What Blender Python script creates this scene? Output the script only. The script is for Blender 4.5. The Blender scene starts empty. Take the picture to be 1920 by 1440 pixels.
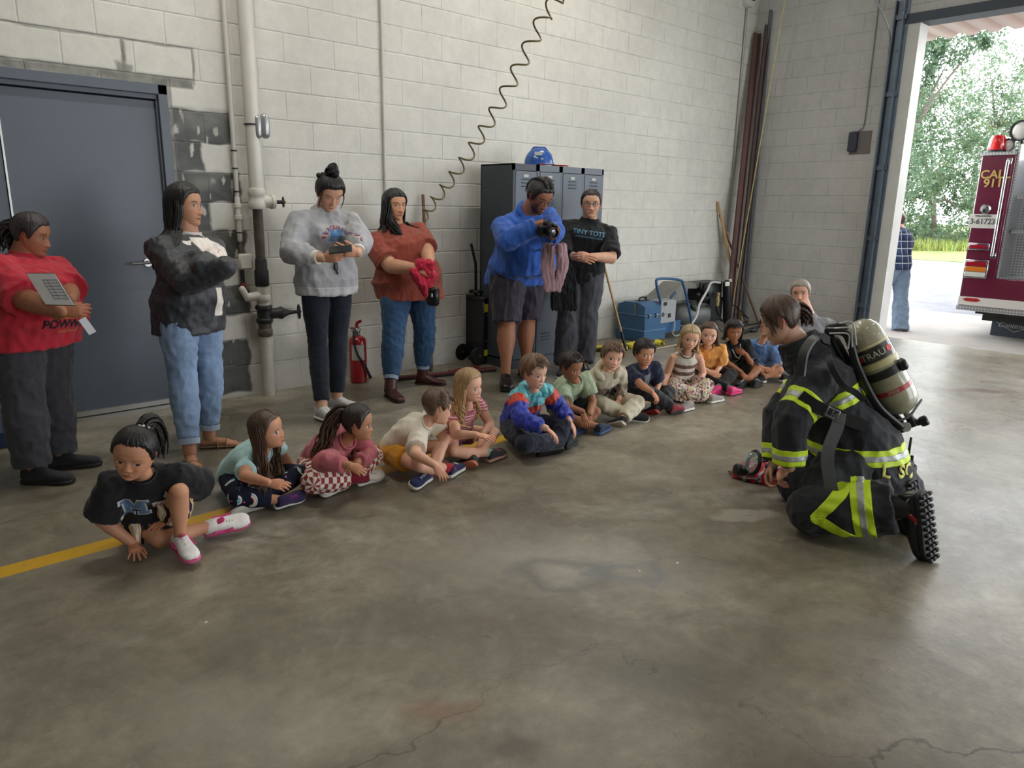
import bpy, math, random
import numpy as np
from mathutils import Vector, Matrix, noise
from mathutils.bvhtree import BVHTree
from mathutils.kdtree import KDTree
random.seed(7)
S = bpy.context.scene
COL = S.collection
# ---------------------------------------------------------------- camera
YAW, PIT, ROL, FPX, CAMZ = math.radians(42.349), math.radians(13.730), math.radians(-1.034), 1365.6, 1.47
_f = Vector((math.sin(YAW)*math.cos(PIT), math.cos(YAW)*math.cos(PIT), -math.sin(PIT)))
_r = Vector((math.cos(YAW), -math.sin(YAW), 0)); _d = _f.cross(_r)
CR = _r*math.cos(ROL) + _d*math.sin(ROL); CD = -_r*math.sin(ROL) + _d*math.cos(ROL); CF = _f
cam = bpy.data.objects.new('camera', bpy.data.cameras.new('camera')); COL.objects.link(cam)
cam.matrix_world = Matrix(((CR.x, -CD.x, -CF.x, 0), (CR.y, -CD.y, -CF.y, 0), (CR.z, -CD.z, -CF.z, CAMZ), (0, 0, 0, 1)))
cam.data.sensor_width = 36; cam.data.lens = FPX/1920*36; cam.data.clip_start = .05; cam.data.clip_end = 400
S.camera = cam
# ---------------------------------------------------------------- world, exposure
S.view_settings.view_transform = 'Standard'; S.view_settings.look = 'None'
S.view_settings.exposure = 0.5; S.view_settings.gamma = 1; S.view_settings.use_curve_mapping = False
S.cycles.max_bounces = 8; S.cycles.diffuse_bounces = 5; S.cycles.glossy_bounces = 3; S.cycles.transparent_max_bounces = 8
S.cycles.sample_clamp_indirect = 6; S.cycles.use_denoising = True
W = bpy.data.worlds.new('overcast_sky'); S.world = W; W.use_nodes = True
wn = W.node_tree.nodes; wl_ = W.node_tree.links
_bg = wn['Background']; _tc = wn.new('ShaderNodeTexCoord'); _ns = wn.new('ShaderNodeTexNoise'); _rp = wn.new('ShaderNodeValToRGB')
_ns.inputs['Scale'].default_value = 2.2; _ns.inputs['Detail'].default_value = 5
wl_.new(_tc.outputs['Generated'], _ns.inputs['Vector']); wl_.new(_ns.outputs['Fac'], _rp.inputs['Fac'])
_rp.color_ramp.elements[0].color = (.80, .87, .95, 1); _rp.color_ramp.elements[1].color = (1, 1, 1, 1)
wl_.new(_rp.outputs['Color'], _bg.inputs['Color']); _bg.inputs['Strength'].default_value = 5.5
def area(name, loc, rot, sx, sy, power, col=(1, 1, 1), portal=False):
    l = bpy.data.lights.new(name, 'AREA'); l.shape = 'RECTANGLE'; l.size = sx; l.size_y = sy; l.energy = power; l.color = col
    if portal: l.cycles.is_portal = True
    o = bpy.data.objects.new(name, l); COL.objects.link(o); o.location = loc; o.rotation_euler = rot; return o
XB, YL = 9.1, 5.45           # back wall plane, left wall plane
R90 = math.pi/2
# daylight through bay doors and an added side opening (sky portals), unseen ceiling strip lamps
area('daylight_portal', (9.2, 1.6, 1.9), (0, -R90, 0), 3.8, 4.2, 1, portal=True)
area('daylight_portal', (9.2, -3.6, 1.9), (0, -R90, 0), 3.8, 4.4, 1, portal=True)
area('daylight_portal', (6.3, -9.1, 1.9), (R90, 0, 0), 5.2, 3.8, 1, portal=True)
LAMPS = [(1.6, 4.0), (5.1, 4.1), (2.2, 0.2), (6.2, .2), (-2.5, .2), (2.2, -4), (6.2, -4)]
for _x, _y in LAMPS: area('strip_lamp_light', (_x, _y, 4.86), (0, 0, 0), 1.15, .12, 38 if _y > 3 else 8, (1, .96, .86))
# ---------------------------------------------------------------- helpers
def V(*a): return Vector(a)
def lin(c):
    return tuple(((v/255)/12.92 if v/255 <= .04045 else ((v/255+.055)/1.055)**2.4) for v in c)
def ray(px, py): return CR*((px-960)/FPX) + CD*((py-720)/FPX) + CF
CAM = V(0, 0, CAMZ)
def atz(px, py, z=0):
    d = ray(px, py); return CAM + d*((z-CAMZ)/d.z)
def aty(px, py, y=YL):
    d = ray(px, py); return CAM + d*(y/d.y)
def atx(px, py, x=XB):
    d = ray(px, py); return CAM + d*(x/d.x)
def atd(px, py, depth):
    return CAM + ray(px, py)*depth          # depth along the camera axis
def dep(p): return (p-CAM).dot(CF)
def proj(p):
    q = p-CAM; c = q.dot(CF); return (960+FPX*q.dot(CR)/c, 720+FPX*q.dot(CD)/c)
MATS = {}
def mat(name, col=(200, 200, 200), rough=.8, metal=0, bump=0, bscale=60, var=.0, vscale=8, attr=None, spec=.5, coat=0, emit=0, trans=0, alpha=1, sheen=0, aniso=None, raw=None, folds=0):
    if name in MATS: return MATS[name]
    m = bpy.data.materials.new(name); m.use_nodes = True; nt = m.node_tree; n = nt.nodes; b = n['Principled BSDF']
    c = raw or lin(col)
    b.inputs['Base Color'].default_value = (*c, 1); b.inputs['Roughness'].default_value = rough; b.inputs['Metallic'].default_value = metal
    b.inputs['Specular IOR Level'].default_value = spec; b.inputs['Coat Weight'].default_value = coat
    b.inputs['Transmission Weight'].default_value = trans; b.inputs['Alpha'].default_value = alpha
    if sheen: b.inputs['Sheen Weight'].default_value = sheen
    tc = n.new('ShaderNodeTexCoord'); src = None
    if attr:
        a = n.new('ShaderNodeAttribute'); a.attribute_name = attr; src = a.outputs['Color']
    if var:
        ns = n.new('ShaderNodeTexNoise'); ns.inputs['Scale'].default_value = vscale; ns.inputs['Detail'].default_value = 5
        nt.links.new(tc.outputs['Object'], ns.inputs['Vector'])
        mr = n.new('ShaderNodeMapRange'); mr.inputs[1].default_value = .3; mr.inputs[2].default_value = .7; mr.inputs[3].default_value = 1-var; mr.inputs[4].default_value = 1+var
        nt.links.new(ns.outputs['Fac'], mr.inputs[0])
        mx = n.new('ShaderNodeVectorMath'); mx.operation = 'SCALE'
        if src: nt.links.new(src, mx.inputs[0])
        else: mx.inputs[0].default_value = c
        nt.links.new(mr.outputs[0], mx.inputs['Scale']); src = mx.outputs[0]
    if src: nt.links.new(src, b.inputs['Base Color'])
    if bump:
        ns = n.new('ShaderNodeTexNoise'); ns.inputs['Scale'].default_value = bscale; ns.inputs['Detail'].default_value = 4
        if aniso:
            mp = n.new('ShaderNodeMapping'); mp.inputs['Scale'].default_value = aniso
            nt.links.new(tc.outputs['Object'], mp.inputs['Vector']); nt.links.new(mp.outputs[0], ns.inputs['Vector'])
        else: nt.links.new(tc.outputs['Object'], ns.inputs['Vector'])
        bp = n.new('ShaderNodeBump'); bp.inputs['Strength'].default_value = bump; bp.inputs['Distance'].default_value = .01
        nt.links.new(ns.outputs['Fac'], bp.inputs['Height']); nt.links.new(bp.outputs[0], b.inputs['Normal'])
    if folds:
        n1 = n.new('ShaderNodeTexNoise'); n1.inputs['Scale'].default_value = 22; n1.inputs['Detail'].default_value = 3; n1.inputs['Distortion'].default_value = 1.4
        mp = n.new('ShaderNodeMapping'); mp.inputs['Scale'].default_value = (1, 1, .5); nt.links.new(tc.outputs['Object'], mp.inputs['Vector']); nt.links.new(mp.outputs[0], n1.inputs['Vector'])
        b2 = n.new('ShaderNodeBump'); b2.inputs['Strength'].default_value = folds; b2.inputs['Distance'].default_value = .02
        nt.links.new(n1.outputs['Fac'], b2.inputs['Height']); nt.links.new(b2.outputs[0], bp.inputs['Normal'])
    if emit:
        b.inputs['Emission Color'].default_value = (*c, 1); b.inputs['Emission Strength'].default_value = emit
    MATS[name] = m; return m
def cloth(name, col, **k):
    d = dict(rough=.9, bump=.25, bscale=350, var=.07, vscale=14, spec=.25, sheen=.15, folds=.16); d.update(k); return mat(name, col, **d)
class G:
    """collects closed pieces of geometry for one mesh"""
    def __init__(s): s.v = []; s.f = []; s.mi = []; s.cur = 0
    def add(s, vs, fs):
        o = len(s.v); s.v += [tuple(p) for p in vs]; s.f += [tuple(i+o for i in f) for f in fs]; s.mi += [s.cur]*len(fs); return s
    def box(s, c, size, M=None, bev=0):
        x, y, z = size[0]/2, size[1]/2, size[2]/2; c = Vector(c)
        if bev:
            b = min(bev, x*.99, y*.99, z*.99); vs = []
            for sx in (-1, 1):
                for sy in (-1, 1):
                    for sz in (-1, 1):
                        vs += [(sx*x, sy*(y-b), sz*(z-b)), (sx*(x-b), sy*y, sz*(z-b)), (sx*(x-b), sy*(y-b), sz*z)]
            def I(a, b_, c_, k): return ((a*2+b_)*2+c_)*3+k
            fs = []
            for a in (0, 1):
                fs.append([I(a, 0, 0, 0), I(a, 0, 1, 0), I(a, 1, 1, 0), I(a, 1, 0, 0)] if not a else [I(a, 0, 0, 0), I(a, 1, 0, 0), I(a, 1, 1, 0), I(a, 0, 1, 0)])
                fs.append([I(0, a, 0, 1), I(1, a, 0, 1), I(1, a, 1, 1), I(0, a, 1, 1)] if not a else [I(0, a, 0, 1), I(0, a, 1, 1), I(1, a, 1, 1), I(1, a, 0, 1)])
                fs.append([I(0, 0, a, 2), I(0, 1, a, 2), I(1, 1, a, 2), I(1, 0, a, 2)] if not a else [I(0, 0, a, 2), I(1, 0, a, 2), I(1, 1, a, 2), I(0, 1, a, 2)])
            for p in (0, 1):
                for q in (0, 1):
                    for (A, B, k1, k2) in (((0, p, q), (1, p, q), 1, 2), ((p, 0, q), (p, 1, q), 0, 2), ((p, q, 0), (p, q, 1), 0, 1)):
                        fs.append([I(*A, k1), I(*B, k1), I(*B, k2), I(*A, k2)])
                    for r_ in (0, 1): fs.append([I(p, q, r_, 0), I(p, q, r_, 1), I(p, q, r_, 2)])
            vv = [Vector(p) for p in vs]; out = []
            for f in fs:                                   # orient outwards
                ce = sum((vv[i] for i in f), Vector())/len(f); nn = (vv[f[1]]-vv[f[0]]).cross(vv[f[2]]-vv[f[0]])
                out.append(f if nn.dot(ce) > 0 else f[::-1])
            fs = out
        else:
            vs = [(a*x, b*y, c_*z) for a in (-1, 1) for b in (-1, 1) for c_ in (-1, 1)]
            fs = [(0, 1, 3, 2), (4, 6, 7, 5), (0, 4, 5, 1), (2, 3, 7, 6), (0, 2, 6, 4), (1, 5, 7, 3)]
        vs = [Vector(p) for p in vs]
        if M is not None: vs = [M @ p for p in vs]
        return s.add([p+c for p in vs], fs)
    def rings(s, R, caps=True, close=False):
        n = len(R[0]); vs = [p for r in R for p in r]; fs = []
        m = len(R)
        for i in range(m if close else m-1):
            a, b = i*n, ((i+1) % m)*n
            fs += [(a+j, a+(j+1) % n, b+(j+1) % n, b+j) for j in range(n)]
        if caps and not close:
            fs.append(tuple(range(n-1, -1, -1))); fs.append(tuple((m-1)*n+j for j in range(n)))
        return s.add(vs, fs)
    def tube(s, pts, rad, n=12, cap=True, flat=1.0, up=None, round_=True):
        """tapered tube with rounded ends; flat squeezes it along the second axis"""
        pts = [Vector(p) for p in pts]
        if not hasattr(rad, '__len__'): rad = [rad]*len(pts)
        rad = (list(rad)+[rad[-1]]*len(pts))[:len(pts)]
        T = []
        for i in range(len(pts)):
            a = pts[max(i-1, 0)]; b = pts[min(i+1, len(pts)-1)]; t = (b-a)
            T.append(t.normalized() if t.length > 1e-9 else V(0, 0, 1))
        u = Vector(up) if up is not None else (V(0, 0, 1) if abs(T[0].z) < .9 else V(1, 0, 0))
        u = (u-T[0]*u.dot(T[0])).normalized(); R = []
        ex = []
        for i, p in enumerate(pts):
            if i: u = (u-T[i]*u.dot(T[i])).normalized()
            ex.append((p, T[i], u, rad[i]))
        L = []
        if round_:
            p, t, u0, r = ex[0]
            for a in (80, 60, 35): L.append((p-t*r*math.sin(math.radians(a)), t, u0, r*math.cos(math.radians(a))))
        L += ex
        if round_:
            p, t, u0, r = ex[-1]
            for a in (35, 60, 80): L.append((p+t*r*math.sin(math.radians(a)), t, u0, r*math.cos(math.radians(a))))
        for p, t, u0, r in L:
            w = t.cross(u0)
            R.append([p+u0*(r*flat*math.cos(2*math.pi*j/n))+w*(r*math.sin(2*math.pi*j/n)) for j in range(n)])
        return s.rings(R, cap)
    def cyl(s, a, b, r, r2=None, n=20): return s.tube([a, b], [r, r if r2 is None else r2], n, round_=False)
    def ell(s, c, r, M=None, n=16, m=10):
        c = Vector(c); R = []
        for i in range(m+1):
            th = math.pi*(.02+.96*i/m); ring = []
            for j in range(n):
                p = V(r[0]*math.sin(th)*math.cos(2*math.pi*j/n), r[1]*math.sin(th)*math.sin(2*math.pi*j/n), -r[2]*math.cos(th))
                ring.append((M @ p if M is not None else p)+c)
            R.append(ring)
        return s.rings(R)
    def lathe(s, c, axis, prof, n=24):
        """prof: [(radius, distance along axis)]"""
        c = Vector(c); t = Vector(axis).normalized(); u = V(0, 0, 1) if abs(t.z) < .9 else V(1, 0, 0); u = (u-t*u.dot(t)).normalized(); w = t.cross(u)
        return s.rings([[c+t*h+u*(r*math.cos(2*math.pi*j/n))+w*(r*math.sin(2*math.pi*j/n)) for j in range(n)] for r, h in prof])
    def prism(s, poly, depth):
        """poly: list of points (planar), extruded by vector depth"""
        d = Vector(depth); n = len(poly); P = [Vector(p) for p in poly]
        nn = (P[1]-P[0]).cross(P[2]-P[1])
        if n > 3: nn = sum(((P[i]-P[0]).cross(P[(i+1) % n]-P[0]) for i in range(1, n)), Vector())
        if nn.dot(d) > 0: P = P[::-1]
        vs = P+[p+d for p in P]
        fs = [tuple(range(n)), tuple(2*n-1-i for i in range(n))]+[(i, i+n, (i+1) % n+n, (i+1) % n) for i in range(n)]
        return s.add(vs, fs)
    def mesh(s, name='m'):
        me = bpy.data.meshes.new(name); me.from_pydata(s.v, [], s.f); me.update()
        if any(s.mi): me.polygons.foreach_set('material_index', s.mi)
        return me
def smooth(me, ang=40):
    me.polygons.foreach_set('use_smooth', [True]*len(me.polygons))
    if ang:
        try: me.set_sharp_from_angle(angle=math.radians(ang))
        except Exception: pass
    return me
def link(name, me, mats, parent=None, kind=None, **props):
    if isinstance(me, G): me = smooth(me.mesh(name))
    me.name = name
    o = bpy.data.objects.new(name, me); COL.objects.link(o)
    for m in (mats if isinstance(mats, (list, tuple)) else [mats]): me.materials.append(m)
    if parent:
        o.parent = parent; o.matrix_parent_inverse = Matrix.Translation(-parent.location) if parent.parent is None else Matrix.Identity(4)
    if kind: o['kind'] = kind
    for k, v in props.items(): o[k] = v
    return o
def thing(name, label, cat, loc=(0, 0, 0), group=None):
    o = bpy.data.objects.new(name, None); COL.objects.link(o); o.location = loc; o.empty_display_size = .1
    o['label'] = label; o['category'] = cat
    if group: o['group'] = group
    return o
def one(name, me, mats, label, cat, group=None):
    p = dict(label=label, category=cat)
    if group: p['group'] = group
    return link(name, me, mats, **p)
def remesh(g, vox, sm=2, fac=.5):
    me = g.mesh() if isinstance(g, G) else g
    o = bpy.data.objects.new('tmp', me); COL.objects.link(o)
    r = o.modifiers.new('r', 'REMESH'); r.mode = 'VOXEL'; r.voxel_size = vox; r.adaptivity = 0
    if sm:
        m = o.modifiers.new('s', 'SMOOTH'); m.iterations = sm; m.factor = fac
    dg = bpy.context.evaluated_depsgraph_get(); out = bpy.data.meshes.new_from_object(o.evaluated_get(dg))
    bpy.data.objects.remove(o); bpy.data.meshes.remove(me); out.materials.clear()
    out.polygons.foreach_set('use_smooth', [True]*len(out.polygons)); return out
def co(me):
    a = np.empty(len(me.vertices)*3, np.float32); me.vertices.foreach_get('co', a); return a.reshape(-1, 3)
def setco(me, a): me.vertices.foreach_set('co', np.ascontiguousarray(a, np.float32).ravel()); me.update()
def nor(me):
    a = np.empty(len(me.vertices)*3, np.float32); me.vertices.foreach_get('normal', a); return a.reshape(-1, 3)
def setcol(me, c, name='Col'):
    a = me.attributes.get(name) or me.attributes.new(name, 'FLOAT_COLOR', 'POINT')
    c = np.asarray(c, np.float32)
    if c.ndim == 1: c = np.tile(c, (len(me.vertices), 1))
    a.data.foreach_set('color', np.ascontiguousarray(np.hstack([c[:, :3], np.ones((len(c), 1), np.float32)])).ravel())
def rnoise(p, sc, seed=0, ridged=False):
    """noise at the points p, scaled per axis"""
    s = np.asarray(sc, float)*np.ones(3); q = p*s+seed*7.31; N = noise.noise
    v = np.fromiter((N(Vector(x)) for x in q.tolist()), float, len(q))
    return 1-2*np.abs(v) if ridged else v
def wrinkle(me, amp, sc=(16, 16, 7), seed=0, mask=None):
    a = co(me); n = nor(me)
    d = amp*(.7*rnoise(a, sc, seed, True)-.35+.5*rnoise(a, np.array(sc)*2.3, seed+3))
    if mask is not None: d = d*mask(a)
    setco(me, a+n*d[:, None]); return me
def joinm(ms, name='m'):
    """several meshes to one mesh (keeps Col)"""
    vs, fs, cs, mi, o = [], [], [], [], 0
    for m in ms:
        a = co(m); vs.append(a); k = len(m.loops); li = np.empty(k, np.int32); m.loops.foreach_get('vertex_index', li)
        ls = np.empty(len(m.polygons), np.int32); lt = ls.copy(); m.polygons.foreach_get('loop_start', ls); m.polygons.foreach_get('loop_total', lt)
        li = (li+o).tolist(); fs += [tuple(li[s:s+t]) for s, t in zip(ls.tolist(), lt.tolist())]
        q = np.empty(len(m.polygons), np.int32); m.polygons.foreach_get('material_index', q); mi.append(q)
        c = np.ones((len(a), 4), np.float32)
        if 'Col' in m.attributes: m.attributes['Col'].data.foreach_get('color', c.ravel())
        cs.append(c[:, :3].copy()); o += len(a)
    me = bpy.data.meshes.new(name); me.from_pydata(np.vstack(vs).tolist(), [], fs); me.update()
    me.polygons.foreach_set('use_smooth', [True]*len(me.polygons)); me.polygons.foreach_set('material_index', np.concatenate(mi)); setcol(me, np.vstack(cs))
    for m in ms: bpy.data.meshes.remove(m)
    return me
def slice_part(src, planes, off, flt=None):
    """piece of a garment between planes (point, normal kept side), pushed out by off: a band, cuff or panel sewn on it"""
    import bmesh
    bm = bmesh.new(); bm.from_mesh(src)
    if flt:
        dead = [f for f in bm.faces if not flt(f.calc_center_median())]; bmesh.ops.delete(bm, geom=dead, context='FACES')
    for p, n in planes:
        g = bm.verts[:]+bm.edges[:]+bm.faces[:]
        bmesh.ops.bisect_plane(bm, geom=g, plane_co=p, plane_no=n, clear_inner=True)
    bm.normal_update()
    bot = {v: v.co-v.normal*.002 for v in bm.verts}
    for v in bm.verts: v.co += v.normal*off
    bnd = [e for e in bm.edges if e.is_boundary]
    lo = {}
    for e in bnd:
        for v in e.verts:
            if v not in lo: lo[v] = bm.verts.new(bot[v])
    for e in bnd:
        l = e.link_loops[0]; a, b = l.vert, l.link_loop_next.vert
        try: bm.faces.new((b, a, lo[a], lo[b]))
        except Exception: pass
    me = bpy.data.meshes.new('s'); bm.to_mesh(me); bm.free(); me.materials.clear()
    me.polygons.foreach_set('use_smooth', [True]*len(me.polygons)); return me
# ---------------------------------------------------------------- people
# head profile, units of head height: z, half width, front, back
HP = np.array([(-.5, .05, .26, -.06), (-.485, .115, .315, -.02), (-.45, .165, .335, .02), (-.40, .20, .343, .05), (-.34, .235, .343, .09), (-.27, .262, .345, .15), (-.2, .285, .345, .23), (-.12, .305, .345, .31), (-.03, .322, .345, .38), (.06, .333, .357, .425), (.15, .336, .36, .44), (.24, .322, .338, .425), (.32, .29, .293, .385), (.39, .24, .228, .315), (.44, .185, .16, .235), (.475, .125, .10, .155), (.493, .07, .05, .08), (.5, .02, .01, .02)])
def head_base(nz, na, child=0, wide=1.0, jaw=1.0):
    s = np.linspace(0, 1, nz); zz = -.5*np.cos(np.pi*(s*.985+.0075)) if False else np.interp(s, [0, .04, .93, 1], [-.5, -.485, .475, .5])
    w, f, b = (np.interp(zz, HP[:, 0], HP[:, k]) for k in (1, 2, 3))
    k = np.array([1, 2, 3, 2, 1.])/9
    for _ in range(2):
        for a in (w, f, b): a[2:-2] = np.convolve(a, k, 'valid')
    if child:
        w = w*np.interp(zz, [-.5, -.25, -.05, .1, .5], [1.16, 1.22, 1.15, 1.08, 1.06]); f = f*np.interp(zz, [-.5, -.2, .2, .5], [.97, 1.0, 1.04, 1.03]); b = b*np.interp(zz, [-.5, 0, .3], [1, 1.04, 1.05])
    w = w*wide*np.interp(zz, [-.5, -.1, .1], [jaw, (1+jaw)/2, 1])
    t = np.linspace(-np.pi, np.pi, na, endpoint=False); t = t-.42*np.sin(t)            # dense at the face (t=0)
    Z = np.repeat(zz[:, None], na, 1); T = np.repeat(t[None], nz, 0)
    ct, st = np.cos(T), np.sin(T)
    p = np.interp(zz, [-.45, -.1, .2], [.93, .86, .92])[:, None]
    X = w[:, None]*np.sign(st)*np.abs(st)**p
    Y = np.where(ct > 0, f[:, None], b[:, None]+0*ct)*np.sign(ct)*np.abs(ct)**np.where(ct > 0, p, 1)
    return X, Y, Z, T
def gz(x, s): return np.exp(-.5*(x/s)**2)
def make_head(skin, lips, brow, hh, fr, q=1.0, child=0, eyes='open', iris=(45, 28, 18), smile=0, wide=1.0, jaw=1.0, beard=None, look=0, nose=1.0, cheek=None, brow_h=0.0, mouth_open=0):
    """fr: (centre, right, forward, up). returns mesh with Col"""
    nz, na = int(150*q), int(170*q)
    X, Y, Z, T = head_base(nz, na, child, wide, jaw)
    F = np.clip(np.cos(T)*1.6, 0, 1)
    ex, ez = .148*(1.08 if child else 1)*wide**.5, (-.062 if child else .0)
    ax = np.abs(X); nzt = -.20 if not child else -.222
    d = np.zeros_like(X)
    for sg in (-1, 1):
        d -= .034*gz(X-sg*ex, .072)*gz(Z-ez-.005, .048)
        d += .026*gz(X-sg*ex, .046)*gz(Z-ez, .026)
        d += .013*gz(X-sg*ex*1.02, .075)*gz(Z-ez-.088, .024)
        d += (.026 if child else .012)*gz(X-sg*.19, .07)*gz(Z+.17, .07)
    nl = np.interp(Z, [nzt-.045, nzt-.02, nzt+.012, nzt+.05, ez-.01, ez+.05, ez+.11], [0, .055, .105, .088, .030, .014, 0])*(.60 if child else 1)*nose
    nw = np.interp(Z, [nzt-.02, nzt+.02, ez, ez+.06], [.047, .044, .024, .030])*(1.05 if child else 1)
    d += nl*gz(X, nw)
    for sg in (-1, 1): d += (.022 if child else .030)*nose*gz(X-sg*.058, .022)*gz(Z-nzt-.008, .021)
    mz = -.315 if not child else -.335
    mw = (.092 if child else .105)+.02*smile
    mzz = mz+.045*smile*(X/.12)**2*(ax < .16)
    d += .030*gz(X, .085)*gz(Z-mzz-.002, .036)
    d -= .020*gz(X, .075)*gz(Z-mzz, .0065)
    d -= .010*gz(ax-mw-.01, .02)*gz(Z-mzz, .02)
    d -= .012*gz(X, .018)*gz(Z-(mz+.065), .022)
    d -= .016*gz(X, .09)*gz(Z-mz+.062, .020)
    d += .020*gz(X, .075)*gz(Z+.425, .035)
    if smile: d += .02*smile*gz(ax-.17, .05)*gz(Z+.19, .05); d -= .012*smile*gz(ax-.145, .018)*gz(Z+.26, .04)
    Y = Y+d*F
    # colours
    C = np.ones(X.shape+(3,))*np.array(lin(skin)); base = C.copy()
    def mix(m, c): 
        m = np.clip(m, 0, 1)[..., None]; C[:] = C*(1-m)+np.array(lin(c))*m
    fm = (np.cos(T) > .1)
    red = tuple(int(a*b) for a, b in zip(skin, (1.0, .80, .78)))
    for sg in (-1, 1): mix(.35*gz(X-sg*.17, .06)*gz(Z+.15, .06)*fm, red)
    mix(.35*gz(X, .05)*gz(Z-nzt, .04)*fm, red)
    if beard is not None:
        bm_ = np.clip(gz(X, .16)*gz(Z+.40, .075)*1.5, 0, 1)*(1-gz(X, .08)*gz(Z-mz, .03))+np.clip(gz(X, .09)*gz(Z-mz-.055, .020), 0, 1)+.9*gz(ax-.24, .05)*(Z < -.1)*(Z > -.45)
        mix(np.clip(bm_*beard, 0, .92)*fm, brow)
    # lips
    up = np.clip((1-(X/mw)**2), 0, 1)
    lipm = ((Z-mzz) < (.026*up*(1-.25*gz(X, .015)))) & ((Z-mzz) > -.032*up**.7) & (ax < mw) & fm
    mix(lipm*.85, lips)
    mix(gz(Z-mzz, .005+.012*mouth_open)*(ax < mw*.92)*fm*.75, tuple(int(v*.45) for v in lips))
    if smile > .7: mix(((np.abs(Z-mzz+.004) < .010*up) & (ax < mw*.62) & fm)*.9, (225, 215, 205))
    # eyes
    for sg in (-1, 1):
        es = 1.32 if child else 1.06; u = (X-sg*ex)/(.062*es); zz = (Z-ez)/es
        inner = sg*u
        topc = .027*np.clip(1-u**2, 0, 1)**.6*(1.15 if child else 1); botc = -.020*np.clip(1-u**2, 0, 1)**.7
        if eyes == 'down': topc = botc+.007; 
        elif eyes == 'half': topc = topc*.35
        op = (zz < topc) & (zz > botc) & (np.abs(u) < 1) & fm
        mix(op, (222, 214, 206))
        ix = (X-sg*ex)/es-look*.024
        r = np.hypot(ix, (zz-(.002 if eyes == 'open' else -.006)))
        mix(op & (r < .029), iris); mix(op & (r < .014), (8, 6, 6)); mix(op & (np.hypot(ix-.007, zz-.010) < .0045), (240, 240, 240))
        lash = (np.abs(zz-topc-.002) < (.0055)) & (np.abs(u) < 1.08) & fm
        mix(lash*.9, (22, 15, 13))
        mix((np.abs(zz-botc+.001) < .003) & (np.abs(u) < .95) & fm if False else (gz(zz-botc, .004)*(np.abs(u) < .95)*fm*.35), tuple(int(v*.45) for v in skin))
        mix(gz(zz-topc-.020, .006)*(np.abs(u) < 1)*fm*.25, tuple(int(v*.55) for v in skin))
        zz = Z-ez; bz = ez+.098+(.012 if child else 0)+brow_h-.018*((X-sg*ex*1.02)/.09)**2-(0.006*(-inner))
        mix((np.abs(X-sg*ex*1.04) < .088)*fm*gz(Z-bz, .0105 if child else .012)*(.45 if child else .85)*np.clip(1.15-np.abs(X-sg*ex*1.04)/.1, 0, 1)**.4, brow)
        mix(gz(X-sg*.034, .011)*gz(Z-nzt+.024, .007)*fm*.6, tuple(int(v*.35) for v in skin))
    c, R_, F_, U_ = fr
    P = np.stack([X, Y, Z], -1).reshape(-1, 3)*hh
    Mx = np.array([R_, F_, U_]); Wd = P@Mx+np.array(c)
    fs = []
    for i in range(nz-1):
        a = i*na
        fs += [(a+j, a+na+j, a+na+(j+1) % na, a+(j+1) % na) for j in range(na)]
    fs.append(tuple(range(na))); fs.append(tuple((nz-1)*na+na-1-j for j in range(na)))
    me = bpy.data.meshes.new('head'); me.from_pydata(Wd.tolist(), [], fs); me.update()
    setcol(me, C.reshape(-1, 3))
    # ears
    g = G()
    for sg in (-1, 1):
        k = wide*(1.07 if child else 1)
        def L(x, y, z): return Vector(c)+(Vector(R_)*x*sg+Vector(F_)*y+Vector(U_)*z)*hh
        ctr = [(.318*k, .01, -.15), (.335*k, -.01, -.10), (.35*k, -.045, -.03), (.362*k, -.06, .035), (.355*k, -.03, .078), (.335*k, .012, .06), (.325*k, .02, .02)]
        g.tube([L(*p) for p in ctr], [.018*hh*1.3, .02*hh, .019*hh, .018*hh, .018*hh, .015*hh, .01*hh], 8)
        g.tube([L(.30*k, .0, -.13), L(.325*k, -.015, -.04), L(.318*k, -.02, .05)], [.02*hh, .036*hh, .03*hh], 8, flat=.5, up=Vector(F_))
    em = smooth(g.mesh(), 0); setcol(em, np.array(lin(tuple(int(a*b) for a, b in zip(skin, (1, .86, .84))))))
    return [me, em]
HL = [(0, .285), (30, .29), (48, .235), (62, .12), (72, -.03), (78, -.10), (84, -.06), (92, .08), (102, .02), (112, -.14), (140, -.27), (180, -.30)]
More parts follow.
